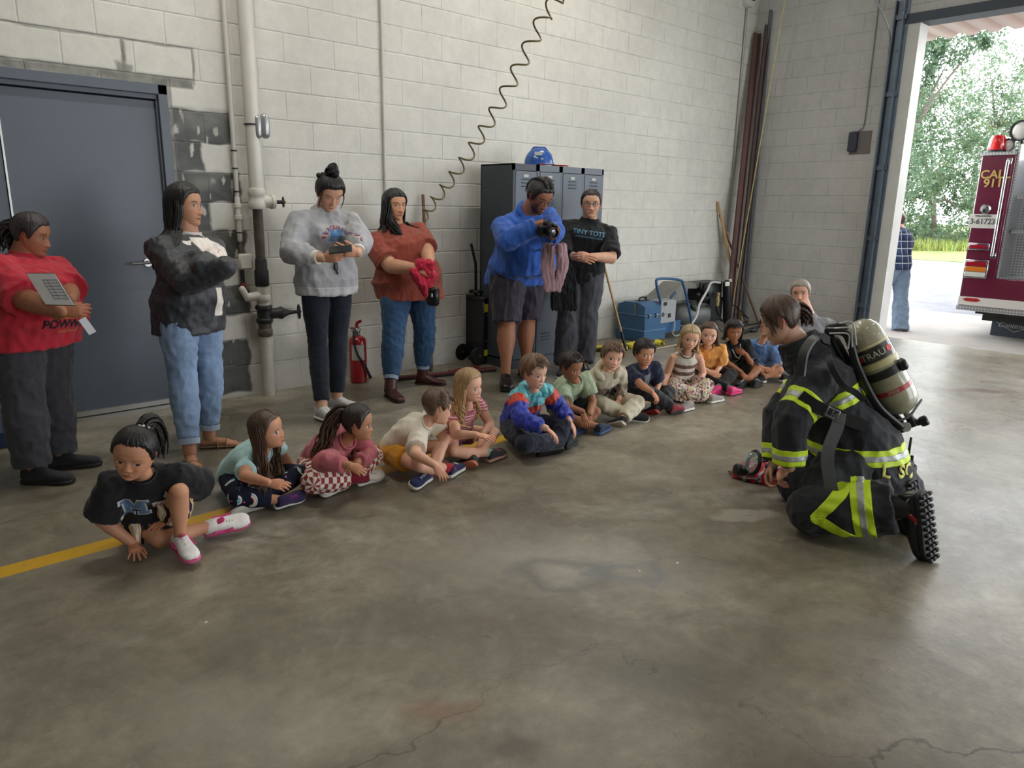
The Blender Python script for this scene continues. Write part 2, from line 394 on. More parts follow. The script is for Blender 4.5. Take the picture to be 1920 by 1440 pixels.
def hair_cap(fr, hh, th, child, wide, q=1.0, line=None, lift=0, seed=0, amp=.012, streak=26, part=None, c0=(40, 28, 20), cvar=.35, thr=None, swirl=0):
    nz, na = int(110*q), int(150*q)
    X, Y, Z, T = head_base(nz, na, child, wide)
    hl = np.array(line or HL, float); deg = np.degrees(np.abs(T)); line_z = np.interp(deg, hl[:, 0], hl[:, 1])+lift
    jag = np.array([noise.noise(Vector((t*9, seed, 0))) for t in T[0]])[None]*.018
    m = Z-(line_z+jag)
    e = np.clip(m/.07, 0, 1)**.6
    n = np.stack([X, Y*1., Z*1.0], -1); n /= np.linalg.norm(n, axis=-1, keepdims=True)
    # streaks run from the crown outward
    cx, cy = X-.02, Y+.12; an = np.arctan2(cx, cy)+swirl*np.hypot(cx, cy)
    st = np.array([noise.noise(Vector(v)) for v in np.stack([np.cos(an)*streak/6.3*1.0, np.sin(an)*streak/6.3, Z*2.2+seed*3], -1).reshape(-1, 3).tolist()]).reshape(X.shape)
    st2 = np.array([noise.noise(Vector(v)) for v in np.stack([np.cos(an)*streak/2.2, np.sin(an)*streak/2.2, Z*3+seed*5+9], -1).reshape(-1, 3).tolist()]).reshape(X.shape)
    t = th*(thr(T, Z) if thr else 1)
    dd = (t*e+amp*e*(1.3*st+.8*st2))+np.where(m > 0, .006, -.02)
    if part is not None: dd -= .030*gz(X-part, .014)*(Z > .1)*(Y > -.1)
    P = np.stack([X, Y, Z], -1)+n*dd[..., None]
    Mx = np.array([fr[1], fr[2], fr[3]]); Wd = (P.reshape(-1, 3)*hh)@Mx+np.array(fr[0])
    keep = m > -.03; fs = []
    for i in range(nz-1):
        for j in range(na):
            j2 = (j+1) % na
            if keep[i, j] and keep[i+1, j] and keep[i+1, j2] and keep[i, j2]: fs.append((i*na+j, i*na+na+j, i*na+na+j2, i*na+j2))
    fs.append(tuple((nz-1)*na+na-1-j for j in range(na)))
    used = sorted({v for f in fs for v in f}); mp = {v: i for i, v in enumerate(used)}
    me = bpy.data.meshes.new('hair'); me.from_pydata(Wd[used].tolist(), [], [tuple(mp[v] for v in f) for f in fs]); me.update()
    sh = (1+cvar*(1.2*st+1.0*st2)).reshape(-1)[used]
    setcol(me, np.array(lin(c0))[None]*np.clip(sh, .35, 2)[:, None]); me.polygons.foreach_set('use_smooth', [True]*len(me.polygons))
    return me
def strands(paths, c0, cvar=.35, n=6, seed=0, tip=None):
    """paths: list of (points, radii). one mesh with strand colours"""
    rnd = random.Random(seed); g = G(); cols = []
    L0 = np.array(lin(c0)); L1 = np.array(lin(tip)) if tip else None
    for pts, rad in paths:
        a = len(g.v); g.tube(pts, rad, n, flat=.55, up=V(rnd.uniform(-1, 1), rnd.uniform(-1, 1), .3)); k = len(g.v)-a
        c = L0*max(.3, rnd.gauss(1, cvar))
        if L1 is None: cols += [c]*k
        else: cols += [c*(1-i/k)+L1*rnd.uniform(.7, 1.3)*(i/k) for i in range(k)]
    me = smooth(g.mesh(), 0); setcol(me, np.array(cols)); return me
def bez(pts, n=10):
    """smooth path through points (Catmull-Rom)"""
    P = [Vector(p) for p in pts]
    if len(P) < 3: return [P[0].lerp(P[-1], i/n) for i in range(n+1)]
    P = [P[0]*2-P[1]]+P+[P[-1]*2-P[-2]]; out = []
    for i in range(1, len(P)-2):
        for k in range(n):
            t = k/n; a, b, c, d = P[i-1], P[i], P[i+1], P[i+2]
            out.append(.5*((2*b)+(c-a)*t+(2*a-5*b+4*c-d)*t*t+(3*b-a-3*c+d)*t**3))
    out.append(P[-2]); return out
def long_hair(fr, hh, length, c0, nst=90, child=0, wide=1, seed=1, wave=.0, spread=1.0, front=.30, r=.016, side=0, tip=None, cvar=.3, back_only=False, clear=None, lean=None):
    """locks from the scalp down over the sides and the back. length in head heights below the chin"""
    rnd = random.Random(seed); c, R_, F_, U_ = [Vector(a) for a in fr]; paths = []
    D = V(0, 0, -1); k = wide*(1.05 if child else 1)
    for i in range(nst):
        a0 = math.radians(rnd.uniform(62 if not back_only else 95, 180))*(1 if i % 2 else -1)
        fall = abs(a0)/math.pi
        w = .36*k*math.sin(abs(a0))*(1 if a0 > 0 else -1); y = .43*math.cos(a0)
        if y > 0: y *= .5
        rt = rnd.uniform(.05, 1)
        p0 = c+(R_*w*.55*rt+F_*(y*.6*rt+.05)+U_*(.45-.10*rt))*hh
        p1 = c+(R_*w*1.02+F_*y*1.05+U_*.15)*hh*1.03
        p2 = c+(R_*w*1.10*spread+F_*y*1.12+U_*-.2)*hh
        ll = length*rnd.uniform(.72, 1.05)*hh
        base = c+(R_*w*1.15*spread+F_*(y*1.0-.04)+U_*-.45)*hh
        pts = [p0, p0.lerp(p1, .5)+(U_*.05+(p1-c).normalized()*.03)*hh, p1, p2, base]
        dn = D if lean is None else (D+Vector(lean)).normalized()
        m = 4
        for j in range(1, m+1): pts.append(base+dn*ll*j/m+V(rnd.gauss(0, 1), rnd.gauss(0, 1), 0)*.022*hh*j)
        pts = bez(pts, 5)
        if wave:
            ph = rnd.uniform(0, 6.28); n = len(pts)
            for j in range(int(n*.35), n):
                s = (j/n-.35)/.65; an = ph+s*14
                pts[j] = pts[j]+(R_*math.cos(an)+F_*math.sin(an))*wave*hh*min(1, s*2.5)
        if clear:
            for j in range(len(pts)): pts[j] = clear(pts[j])
        n = len(pts); rr = r*hh*rnd.uniform(.7, 1.5)
        rad = [rr*(.5+min(1, j/6)*.9)*(1-.75*max(0, (j/n-.6)/.4)) for j in range(n)]
        paths.append((pts, rad))
    return strands(paths, c0, cvar, 6, seed, tip)
def tuft_bundle(pts, r0, r1, c0, n=26, seed=0, hh=.2, wave=0, tip=None, strand=.011, cvar=.3):
    """pony tail / bun lock: strands that follow one path"""
    rnd = random.Random(seed); P = bez(pts, 6); out = []
    for i in range(n):
        a = rnd.uniform(0, 6.28); rr = math.sqrt(rnd.random()); ph = rnd.uniform(0, 6.28); m = len(P); q = []
        ln = rnd.uniform(.8, 1)
        for j in range(int(m*ln)):
            t = P[min(j+1, m-1)]-P[max(j-1, 0)]; t = t.normalized() if t.length else V(0, 0, 1)
            u = t.cross(V(.3, .5, .8)).normalized(); w = t.cross(u); R_ = (r0+(r1-r0)*j/m)*rr
            wv = wave*math.sin(ph+j*.8)*j/m
            q.append(P[j]+u*(math.cos(a)*R_+wv)+w*(math.sin(a)*R_+wv*.6))
        k = len(q); out.append((q, [strand*hh*rnd.uniform(.7, 1.4)*(1-.7*max(0, (j/k-.7)/.3)) for j in range(k)]))
    return strands(out, c0, cvar, 5, seed, tip)
def make_hand(wr, d, pn, side, L, curl=.5, spread=.10, thumb=.5, curls=None, taper=None):
    """wr wrist, d direction to the knuckles, pn palm normal, side +1/-1: thumb on +/- (d x pn)"""
    d = Vector(d).normalized(); pn = Vector(pn); pn = (pn-d*pn.dot(d)).normalized(); s = d.cross(pn)*side
    g = G(); r = .047*L
    pl = .50*L
    # palm
    R = []
    for t, w, th in ((-.16, .12, .105), (0, .135, .10), (.25, .18, .10), (.6, .215, .10), (.9, .215, .085), (1.06, .18, .05)):
        c = Vector(wr)+d*pl*t; R.append([c+s*(w*L*math.cos(2*math.pi*j/14))+pn*(th*L*math.sin(2*math.pi*j/14)) for j in range(14)])
    if side > 0: R = [x[::-1] for x in R]
    g.rings(R)
    lens = (.46, .50, .47, .37); cs = curls or (curl*.9, curl, curl*1.05, curl*1.15)
    for i in range(4):
        off = (.150, .052, -.048, -.142)[i]*L; a = (1.2, .3, -.5, -1.5)[i]*spread
        b = Vector(wr)+d*pl*(1.0-(.0, -.04, .0, .09)[i])+s*off
        fd = (d*math.cos(a)+s*math.sin(a)).normalized(); pts = [b-fd*.1*L]; p = b; an = 0
        fl = lens[i]*L; ang = cs[i]
        pts.append(b)
        for k, fr_ in enumerate((.44, .31, .25)):
            an += ang*(.85, 1.0, .7)[k]
            v = fd*math.cos(an)+pn*math.sin(an); p = p+v*fl*fr_; pts.append(p)
        rr = r*(1, 1.03, .98, .86)[i]
        g.tube(pts, [rr*1.1, rr*1.08, rr, rr*.92, rr*.78], 9)
    b = Vector(wr)+d*pl*.22+s*.10*L+pn*.02*L
    ta = .75*(1-thumb*.6); v1 = (d*math.cos(ta)+s*math.sin(ta)+pn*(.25+.5*thumb)).normalized(); v2 = (d*math.cos(ta*.5)+s*math.sin(ta*.5)*.6+pn*(.3+.8*thumb)).normalized()
    g.tube([b-v1*.08*L, b+v1*.16*L, b+v1*.30*L, b+v1*.30*L+v2*.20*L], [r*1.5, r*1.5, r*1.12, r*.95], 9)
    me = remesh(g, max(.0022, .0175*L), 2, .5); return me
def tri(a, b, c): return Vector(a)*1.0
def ik(a, c, l1, l2, pole):
    """middle joint between a and c; pole: point or direction hint"""
    a, c = Vector(a), Vector(c); d = c-a; D = d.length
    if D > (l1+l2)*.999: return a+d*(l1/(l1+l2))
    x = (l1*l1-l2*l2+D*D)/(2*D); h = math.sqrt(max(0, l1*l1-x*x)); d.normalize(); p = Vector(pole); p = (p-d*p.dot(d)).normalized()
    return a+d*x+p*h
TORSO = {  # t, half width, half depth, forward offset (units of stature)
 'f': [(-.10, .060, .050, 0), (.0, .094, .068, -.004), (.12, .100, .072, -.004), (.3, .088, .062, .002), (.45, .077, .056, .004), (.6, .084, .063, .009), (.72, .090, .074, .016), (.80, .094, .064, .008), (.88, .082, .052, .002), (.94, .062, .044, -.002), (.985, .046, .038, -.002), (1.04, .036, .036, 0)],
 'm': [(-.10, .062, .052, 0), (.0, .088, .066, -.004), (.12, .092, .068, 0), (.3, .086, .066, .006), (.45, .086, .064, .008), (.6, .093, .066, .008), (.74, .102, .070, .008), (.82, .106, .064, .005), (.90, .090, .054, .0), (.95, .070, .047, -.002), (.99, .052, .042, -.002), (1.04, .042, .042, 0)],
 'c': [(-.10, .060, .055, 0), (.0, .084, .070, -.004), (.15, .086, .072, .002), (.35, .080, .068, .008), (.55, .080, .066, .006), (.74, .086, .064, .004), (.85, .084, .056, .002), (.93, .064, .044, -.002), (.985, .046, .037, -.002), (1.05, .034, .034, 0)]}
class Person:
    def __init__(s, name, label, h, loc, kind='f', skin=(178, 126, 98), fat=1.0, belly=0.0, lips=None, brow=(40, 26, 20), head_scale=1.0, vox=None, q=1.0, facekw=None, limb=1.0, nolegs=False):
        s.h = h; s.kind = kind; s.child = kind == 'c'; s.skin = skin; s.fat = fat; s.belly = belly; s.limb = limb; s.nolegs = nolegs
        s.lips = lips or tuple(int(a*b) for a, b in zip(skin, (.92, .66, .66))); s.brow = brow; s.q = q
        s.root = thing(name, label, 'person', loc); s.vox = vox or (.0065 if s.child else .0085)
        s.hh = h*(.172 if s.child else .134)*head_scale; s.fk = facekw or {}
        s.J = {}; s.hands = []
        s.uarm, s.farm, s.thigh, s.shin = ((.160, .145, .215, .215) if s.child else (.172, .150, .245, .235)); s.uarm *= h; s.farm *= h; s.thigh *= h; s.shin *= h
    # image-related directions at a point
    def basis(s, p):
        v = Vector(p)-CAM; v.z = 0; v.normalize(); return v.cross(V(0, 0, 1)), -v      # right in the picture, towards the camera
    def dirv(s, yaw, pitch=0, p=None):
        r, t = s.basis(p or s.J['P']); y = math.radians(yaw); q = math.radians(pitch)
        return (t*math.cos(y)+r*math.sin(y))*math.cos(q)-V(0, 0, 1)*math.sin(q)
    def torso(s, P, N, yaw, hipyaw=None, lean_side=0, drop=(0, 0), sw=1.0):
        """P hip centre, N neck base, yaw: way the chest faces (0 camera, 90 picture right)"""
        J = s.J; J['P'] = Vector(P); J['N'] = Vector(N); h = s.h
        up = (J['N']-J['P']).normalized()
        f = s.dirv(yaw); f = (f-up*f.dot(up)).normalized(); lat = f.cross(up)        # person's right
        hf = s.dirv(yaw if hipyaw is None else hipyaw); hl = hf.cross(V(0, 0, 1)).normalized()
        s.up, s.f, s.lat, s.hf, s.hl = up, f, lat, hf, hl
        w = (.098 if s.child else .108 if s.kind == 'f' else .118)*h*sw*(1+.35*(s.fat-1)); 
        sd_ = .032 if s.child else .056
        J['SR'] = J['N']+lat*w-up*sd_*h-V(0, 0, drop[0]); J['SL'] = J['N']-lat*w-up*sd_*h-V(0, 0, drop[1])
        wh = .052*h*(1+.5*(s.fat-1)); J['HR'] = J['P']+hl*wh; J['HL'] = J['P']-hl*wh
        return s
    def head(s, yaw, pitch=0, roll=0, off=(0, 0, 0), fwd=.02):
        f = s.dirv(yaw, pitch, s.J['N']); U = V(0, 0, 1); rt = f.cross(U).normalized(); up = rt.cross(f).normalized()
        a = math.radians(roll); rt, up = rt*math.cos(a)+up*math.sin(a), up*math.cos(a)-rt*math.sin(a)
        k = .5*s.hh+(.022 if s.child else .036)*s.h
        c = s.J['N']+(s.up*.45+up*.55).normalized()*k+V(f.x, f.y, 0)*fwd*s.h+Vector(off)
        s.J['C'] = c; s.fr = (c, rt, f, up)      # rt is the person's right: mirror x
        return s
    def headat(s, px, py, yaw, pitch=0, roll=0, dd=0):
        """move head centre on to this pixel, keeping its depth"""
        s.head(yaw, pitch, roll); c = s.J['C']; n = atd(px, py, dep(c)+dd); s.J['C'] = n; s.fr = (n,)+s.fr[1:]; return s
    def arm(s, side, elbow, wrist, k=(1, 1)):
        """elbow / wrist: Vector, or (px, py, sign) = that pixel at bone length; sign -1 nearer the camera"""
        J = s.J
        J['E'+side] = s.at(J['S'+side], elbow, s.uarm*k[0]); J['W'+side] = s.at(J['E'+side], wrist, s.farm*k[1]); return s
    def armik(s, side, px, py, off, pole, fr=None):
        W_ = atd(px, py, dep(s.J['N'])-off); s.J['W'+side] = W_; S_ = s.J['S'+side]
        v = W_-S_; m = (s.uarm+s.farm)*.985
        if v.length > m: s.J['W'+side] = S_+v*(m/v.length)
        s.J['E'+side] = ik(S_, s.J['W'+side], s.uarm, s.farm, s.dm(*pole)); return s
    def at(s, p, q, L):
        if isinstance(q, Vector): return q
        d = ray(q[0], q[1]).normalized(); o = CAM-Vector(p); b = o.dot(d); c = o.dot(o)-L*L; D = b*b-c
        if D < 0:
            t = -b; r = CAM+d*t; v = r-Vector(p)
            return Vector(p)+v*min(1.12, 1.0*L/v.length) if v.length > L*1.12 else r
        return CAM+d*(-b+q[2]*math.sqrt(D)*(1 if len(q) < 4 else q[3]))
    def leg(s, side, ankle, pole=None, knee=None, toe=None):
        J = s.J; J['A'+side] = Vector(ankle)
        J['K'+side] = Vector(knee) if knee is not None else ik(J['H'+side], J['A'+side], s.thigh, s.shin, pole if pole is not None else s.hf)
        J['T'+side] = Vector(toe) if toe is not None else s.hf
        return s
    def check(s):
        J = s.J; o = []
        for a, b, L in (('S', 'E', s.uarm), ('E', 'W', s.farm), ('H', 'K', s.thigh), ('K', 'A', s.shin)):
            for sd in 'RL':
                if a+sd in J and b+sd in J:
                    r = (J[a+sd]-J[b+sd]).length/L
                    if abs(r-1) > .12: o.append('%s%s%s %.2f' % (a, b, sd, r))
        print('FIG', s.root.name, 'top z %.2f' % (J['C'].z+s.hh*.5), 'head', tuple(round(v) for v in proj(J['C'])), 'torso/h %.2f' % ((J['N']-J['P']).length/s.h), ' '.join(o))
    def tring(s, t, ease=0, n=28, mw=1, md=1, dim=None):
        T = np.array(TORSO[s.kind]); w, d, o = (np.interp(t if dim is None else max(t, dim), T[:, 0], T[:, i])*s.h for i in (1, 2, 3))
        fw = 1+(s.fat-1)*np.interp(t if dim is None else max(t, dim), [-.1, .1, .5, .8, .95, 1.04], [1, 1.15, 1.1, .7, .35, .2])
        w = w*fw*mw+ease; dd = d*(1+(fw-1)*1.2)*md+ease; o = o+s.belly*s.h*np.interp(t, [-.1, .05, .25, .5, .75, 1], [.0, .45, 1, .75, .25, 0])
        dd += s.belly*s.h*.5*np.interp(t, [-.1, .2, .5, .9], [.2, 1, .9, 0])
        P, N = s.J['P'], s.J['N']; B = getattr(s, 'bend', 0)
        c = P.lerp(N, t)-s.f*B*math.sin(math.pi*min(1, max(0, t)))
        k = min(1, max(0, t)); lat = s.hl.lerp(s.lat, k).normalized()
        tg = s.up
        if t < .25: tg = V(0, 0, 1).lerp(s.up, max(0, min(1, .35+t*2.6))).normalized()
        f = tg.cross(lat).normalized(); lat = f.cross(tg).normalized()
        if f.dot(s.hf.lerp(s.f, k)) < 0: f = -f
        c = c+f*o; p = 2.3; R = []
        for j in range(n):
            a = 2*math.pi*j/n; ca, sa = math.cos(a), math.sin(a)
            x = math.copysign(abs(ca)**(2/p), ca)*w; y = math.copysign(abs(sa)**(2/p), sa)*dd
            R.append(c+lat*x+f*y)
        return R[::-1] if lat.cross(f).dot(tg) < 0 else R
    def body(s, torso_k=.93):
        """the body as one continuous skin mesh"""
        J = s.J; g = G(); h = s.h; L = s.limb*(1+.55*(s.fat-1))
        ts = [-.1, -.03, .05, .15, .3, .45, .6, .72, .84, .93, .985, 1.04]
        g.rings([s.tring(t, -.006) for t in ts])
        nr = (.028 if s.child else .034)*h*(1+.6*(s.fat-1))
        C, up_ = J['C'], Vector(s.fr[3]); nk = C-up_*.22*s.hh-Vector(s.fr[2])*.05*s.hh
        g.tube([J['N']-s.up*.05*h, J['N'], J['N'].lerp(nk, .5), nk], [nr*1.35, nr*1.12, nr, nr], 14)
        a0, a1, a2, a3 = ((.034, .028, .025, .0185) if s.child else (.036, .029, .0265, .0185))
        for sd in 'RL':
            if 'E'+sd in J:
                S_, E, Wr = J['S'+sd], J['E'+sd], J['W'+sd]; m = S_.lerp(J['N'], .45)-s.up*.012*h
                g.tube([m, S_, S_.lerp(E, .3), S_.lerp(E, .75), E], [a0*h*L*.7, a0*h*L*.86, a0*h*L*.95, a1*h*L*1.02, a1*h*L], 12)
                g.tube([E, E.lerp(Wr, .25), E.lerp(Wr, .65), Wr], [a2*h*L*1.02, a2*h*L*1.08, a2*h*L*.86, a3*h*L**.5], 12)
            if 'K'+sd in J and not s.nolegs:
                Hp, K, A = J['H'+sd], J['K'+sd], J['A'+sd]; b0, b1, b2, b3 = ((.050, .034, .034, .021) if s.child else (.054, .036, .036, .023))
                g.tube([Hp, Hp.lerp(K, .35), Hp.lerp(K, .8), K], [b0*h*L, b0*h*L*.95, b1*h*L*1.05, b1*h*L], 14)
                bk = (A-K).cross(J['T'+sd]).cross(A-K); bk = -bk.normalized()*.008*h if bk.length else V(0, 0, 0)
                g.tube([K, K.lerp(A, .3)+bk, K.lerp(A, .7), A], [b1*h*L*.92, b2*h*L*1.04, b3*h*1.15, b3*h], 14)
                
        vx = s.vox; me = remesh(g, vx, 3, .5)
        setcol(me, np.array(lin(s.skin)))
        ms = [me]
        for wr, d, pn, side, kw in s.hands:
            Lh = h*(.104 if s.child else .108)*kw.pop('scale', 1); m = make_hand(wr, d, pn, side, Lh, **kw)
            c = np.tile(np.array(lin(tuple(int(a*b) for a, b in zip(s.skin, (1, .95, .93))))), (len(m.vertices), 1)); setcol(m, c); ms.append(m)
        fr = s.fr; fr2 = tuple(np.array(Vector(a)) for a in fr)
        s.fr2 = fr2
        ms += make_head(s.skin, s.lips, s.brow, s.hh, fr2, q=s.q, child=s.child, **s.fk)
        me = joinm(ms, 'body'); s.bodyo = link('body', me, skin_mat(), s.root); return s
    def shdn(s, sd): return V(0, 0, 1)
    def hand(s, side, d, pn, tside=None, **kw):
        """d, pn: Vectors or picture direction strings made by dv()"""
        d = Vector(d).normalized(); pn = Vector(pn)
        sd = 1 if tside is None else tside
        x = d.cross((pn-d*pn.dot(d)).normalized())
        if tside is None: sd = (1 if side == 'R' else -1)*1
        s.hands.append((s.J['W'+side], d, pn, sd, kw)); return s
    def dv(s, x, y, z=0):
        """direction: x picture right, y up, z towards the camera"""
        r, t = s.basis(s.J['P']); return (r*x+V(0, 0, 1)*y+t*z).normalized()
    def dm(s, x, y, z=0):
        r, t = s.basis(s.J['P']); return r*x+V(0, 0, 1)*y+t*z
    # ---- clothes
    def arm_pts(s, sd, fr_):
        S_, E, Wr = s.J['S'+sd], s.J['E'+sd], s.J['W'+sd]
        if fr_ <= 1: return [S_, S_.lerp(E, fr_*.5), S_.lerp(E, fr_)]
        return [S_, S_.lerp(E, .5), E, E.lerp(Wr, (fr_-1)*.5), E.lerp(Wr, fr_-1)]
    def top(s, name, m, sleeve=.7, hem=-.02, ease=.012, sl_ease=.012, flare=0, wr=.005, wsc=(15, 15, 8), neck=1.02, seed=None, cuff=0, hemdrop=0, extra=None, neck_e=1, vox=None, sm=2, **props):
        """shirt; sleeve 0..1 upper arm, 1..2 forearm; hem: torso t of the lower edge"""
        h = s.h; g = G(); L = s.limb*(1+.55*(s.fat-1)); ts = [t for t in (-.25, -.1, 0, .12, .25, .4, .55, .68, .78, .87, .94, .985) if t > hem+.03]
        R = []
        for t in [hem]+ts+([neck] if neck > .985 else []):
            e = ease*(1 if t < .8 else .8 if t < .9 else .62)+flare*max(0, .5-t)
            if t >= .985: e = ease*.5*neck_e
            R.append(s.tring(t, e, dim=.0 if not s.child else -.04))
        if hemdrop:
            for p in R[0]: p.z -= hemdrop
        g.rings(R)
        a0, a1, a2, a3 = ((.036, .030, .028, .021) if s.child else (.038, .031, .030, .021))
        for sd in 'RL':
            if 'E'+sd not in s.J or sleeve <= 0: continue
            P = s.arm_pts(sd, sleeve); m_ = P[0].lerp(s.J['N'], .45)-s.up*.02*h
            if sleeve <= 1: rad = [a0*h*L*.85+ease*.6, a0*h*L*.98+sl_ease*.7, a1*h*L*1.04+sl_ease, a1*h*L*1.03+sl_ease*1.2]
            else:
                f2 = sleeve-1; r2 = a2*(1-f2)+a3*f2
                rad = [a0*h*L*.85+ease*.6, a0*h*L*.98+sl_ease*.7, a1*h*L*1.05+sl_ease, a1*h*L+sl_ease, (a2+r2)/2*h*L**.8+sl_ease, r2*h*L**.6+sl_ease*(.9 if not cuff else .25)]
            g.tube([m_]+P, rad, 14, round_=False)
        if extra: extra(g)
        me = remesh(g, vox or s.vox, sm, .5); wrinkle(me, wr*1.5, wsc, (seed if seed is not None else sum(map(ord, name)) % 50))
        s.topo = link(name, me, m, s.root, **props); return s.topo
    def leg_rad(s, length, ease, flare):
        h, L = s.h, s.limb*(1+.55*(s.fat-1)); b0, b1, b2, b3 = ((.052, .036, .036, .023) if s.child else (.057, .039, .038, .025))
        xs = [0, .35, .8, 1, 1.3, 1.7, 2]; rs = [b0, b0*.97, b1*1.06, b1*1.02, b2*1.05, b3*1.25, b3*1.08]
        es = [1, 1, 1, 1, 1+flare, 1+flare*2, 1+flare*3]
        pts, rad = [], []
        return [(x, r*h*(L if x < 1.5 else L**.5)+ease*e) for x, r, e in zip(xs, rs, es) if x < length-.02]+[(length, np.interp(length, xs, rs)*h*(L if length < 1.5 else L**.5)+ease*np.interp(length, xs, es))]
    def bottom(s, name, m, length=2, ease=.008, flare=0, waist=.06, wr=.004, wsc=(14, 14, 14), seed=5, vox=None, extra=None, puv=False, **props):
        """trousers, shorts, leggings; length 0..1 thigh, 1..2 shin"""
        g = G(); h = s.h
        g.rings([s.tring(t, ease) for t in (-.1, -.03, .05, waist)])
        for sd in 'RL':
            if 'K'+sd not in s.J: continue
            Hp, K, A = s.J['H'+sd], s.J['K'+sd], s.J['A'+sd]; P, r = [], []
            for x, rr in s.leg_rad(length, ease, flare):
                P.append(Hp.lerp(K, x) if x <= 1 else K.lerp(A, x-1)); r.append(rr)
            # smooth knee
            g.tube(P, r, 16, round_=True if length > 1.9 and not flare else False)
            kr = np.interp(1, [q[0] for q in s.leg_rad(length, ease, flare)], r) if length > 1 else 0
            if kr: g.ell(K, (kr*1.0,)*3)
            g.ell(Hp, (r[0]*.86,)*3)
        if extra: extra(g)
        me = remesh(g, vox or s.vox, 3, .5); wrinkle(me, wr*1.5, wsc, seed)
        if puv: s.leguv(me)
        s.boto = link(name, me, m, s.root, **props); return s.boto
    def leguv(s, me):
        """cloth coordinates along and around the legs for a printed pattern"""
        a = co(me); uv = np.zeros((len(a), 3), np.float32); best = np.full(len(a), 9.)
        for sd in 'RL':
            l0 = 0
            for p, q in (('H', 'K'), ('K', 'A')):
                A, B = np.array(s.J[p+sd]), np.array(s.J[q+sd]); d = B-A; L = np.linalg.norm(d); d = d/L
                t = (a-A)@d; c = A+np.clip(t, 0, L)[:, None]*d; r = a-c; D = np.linalg.norm(r, axis=1)
                u = np.cross(d, [0, 0, 1.]); u /= np.linalg.norm(u); w = np.cross(d, u)
                an = np.arctan2(r@u, r@w); k = D < best; best[k] = D[k]
                uv[k, 0] = (l0+t)[k]; uv[k, 1] = an[k]/(2*math.pi); l0 += L
        at = me.attributes.new('puv', 'FLOAT_VECTOR', 'POINT'); at.data.foreach_set('vector', uv.ravel())
    def skirt(s, name, m, ring_pts, ease=.01, **props): pass
    def shoe(s, sd, m_up, m_sole, name='shoe', L=None, d=None, up=None, back=.22, high=0, sole=.016, w=None, pos=None, toe=1.0, tip=.0, label=None, laces=None, collar=0, lift=.0):
        """shoe: sole child; d heel-to-toe, up away from the sole; ankle joint sits at 'back' of its length"""
        h = s.h; L = L or h*(.165 if s.child else .160); w = w or L*(.19 if s.child else .175); A = pos if pos is not None else s.J['A'+sd]
        d = Vector(d if d is not None else s.J['T'+sd]).normalized(); up = Vector(up if up is not None else V(0, 0, 1)); up = (up-d*up.dot(d)).normalized(); lt = up.cross(d)
        base = A-up*(h*.040+lift)-d*L*back; so = L*sole/.18*.0+sole
        def ring(t, ww, z0, z1, n=18, p=2.6):
            c = base+d*L*t; R = []
            for j in range(n):
                a = 2*math.pi*j/n; ca, sa = math.cos(a), math.sin(a)
                R.append(c+lt*(math.copysign(abs(ca)**(2/p), ca)*ww)+up*((z0+z1)/2+math.copysign(abs(sa)**(2/p), sa)*(z1-z0)/2))
            return R
        g = G(); hi = L*.30
        prof = [(.0, .55, .55), (.03, .72, .9), (.12, .80, 1.0), (.25, .80, 1.02), (.36, .80, .95), (.48, .84, .74), (.62, .95, .56), (.76, 1.0, .46), (.88, .92, .40), (.96, .70, .32), (1.0, .40, .22)]
        g.rings([ring(t, w*a, so*.6, so+hi*b*toe if t > .5 else so+hi*b) for t, a, b in prof])
        if high: g.tube([A-up*.01, A+(s.J['K'+sd]-A).normalized()*high], [w*.74, w*.80], 16, round_=False)
        elif collar: g.tube([base+d*L*.2+up*(so+hi*.8), base+d*L*.19+up*(so+hi*1.25)], [w*.66, w*.66], 14, round_=False)
        me = remesh(g, .0045 if h > 1.3 else .004, 2, .5)
        o = link(name, me, m_up, s.root, **({'label': label} if label else {}))
        g = G(); g.rings([ring(t, w*a*1.07, 0, so*1.15, p=4) for t, a in ((-.02, .5), (.0, .68), (.06, .82), (.2, .84), (.4, .84), (.55, .93), (.72, 1.02), (.86, .98), (.95, .78), (1.0, .5), (1.015, .3))])
        link('sole', g, m_sole, o)
        if laces:
            g = G()
            for i in range(5):
                t = .40+i*.06; z = so+hi*np.interp(t, [p[0] for p in prof], [p[2] for p in prof])+.001; c = base+d*L*t+up*z
                g.tube([c+lt*w*.36-up*.008, c+up*.003, c-lt*w*.36-up*.008], .0028, 6)
            link('laces', g, laces, o)
        s.sb = (base, d, up, lt, L, w, so, hi); return o
def skin_mat():
    if 'skin' in MATS: return MATS['skin']
    m = mat('skin', rough=.52, attr='Col', bump=.06, bscale=220, var=.05, vscale=18, spec=.35)
    b = m.node_tree.nodes['Principled BSDF']; b.inputs['Subsurface Weight'].default_value = .12; b.inputs['Subsurface Radius'].default_value = (1, .3, .15); b.inputs['Subsurface Scale'].default_value = .006
    return m
def hair_mat(): return mat('hair', rough=.42, attr='Col', spec=.5, bump=.3, bscale=90, aniso=(3, 3, .5))
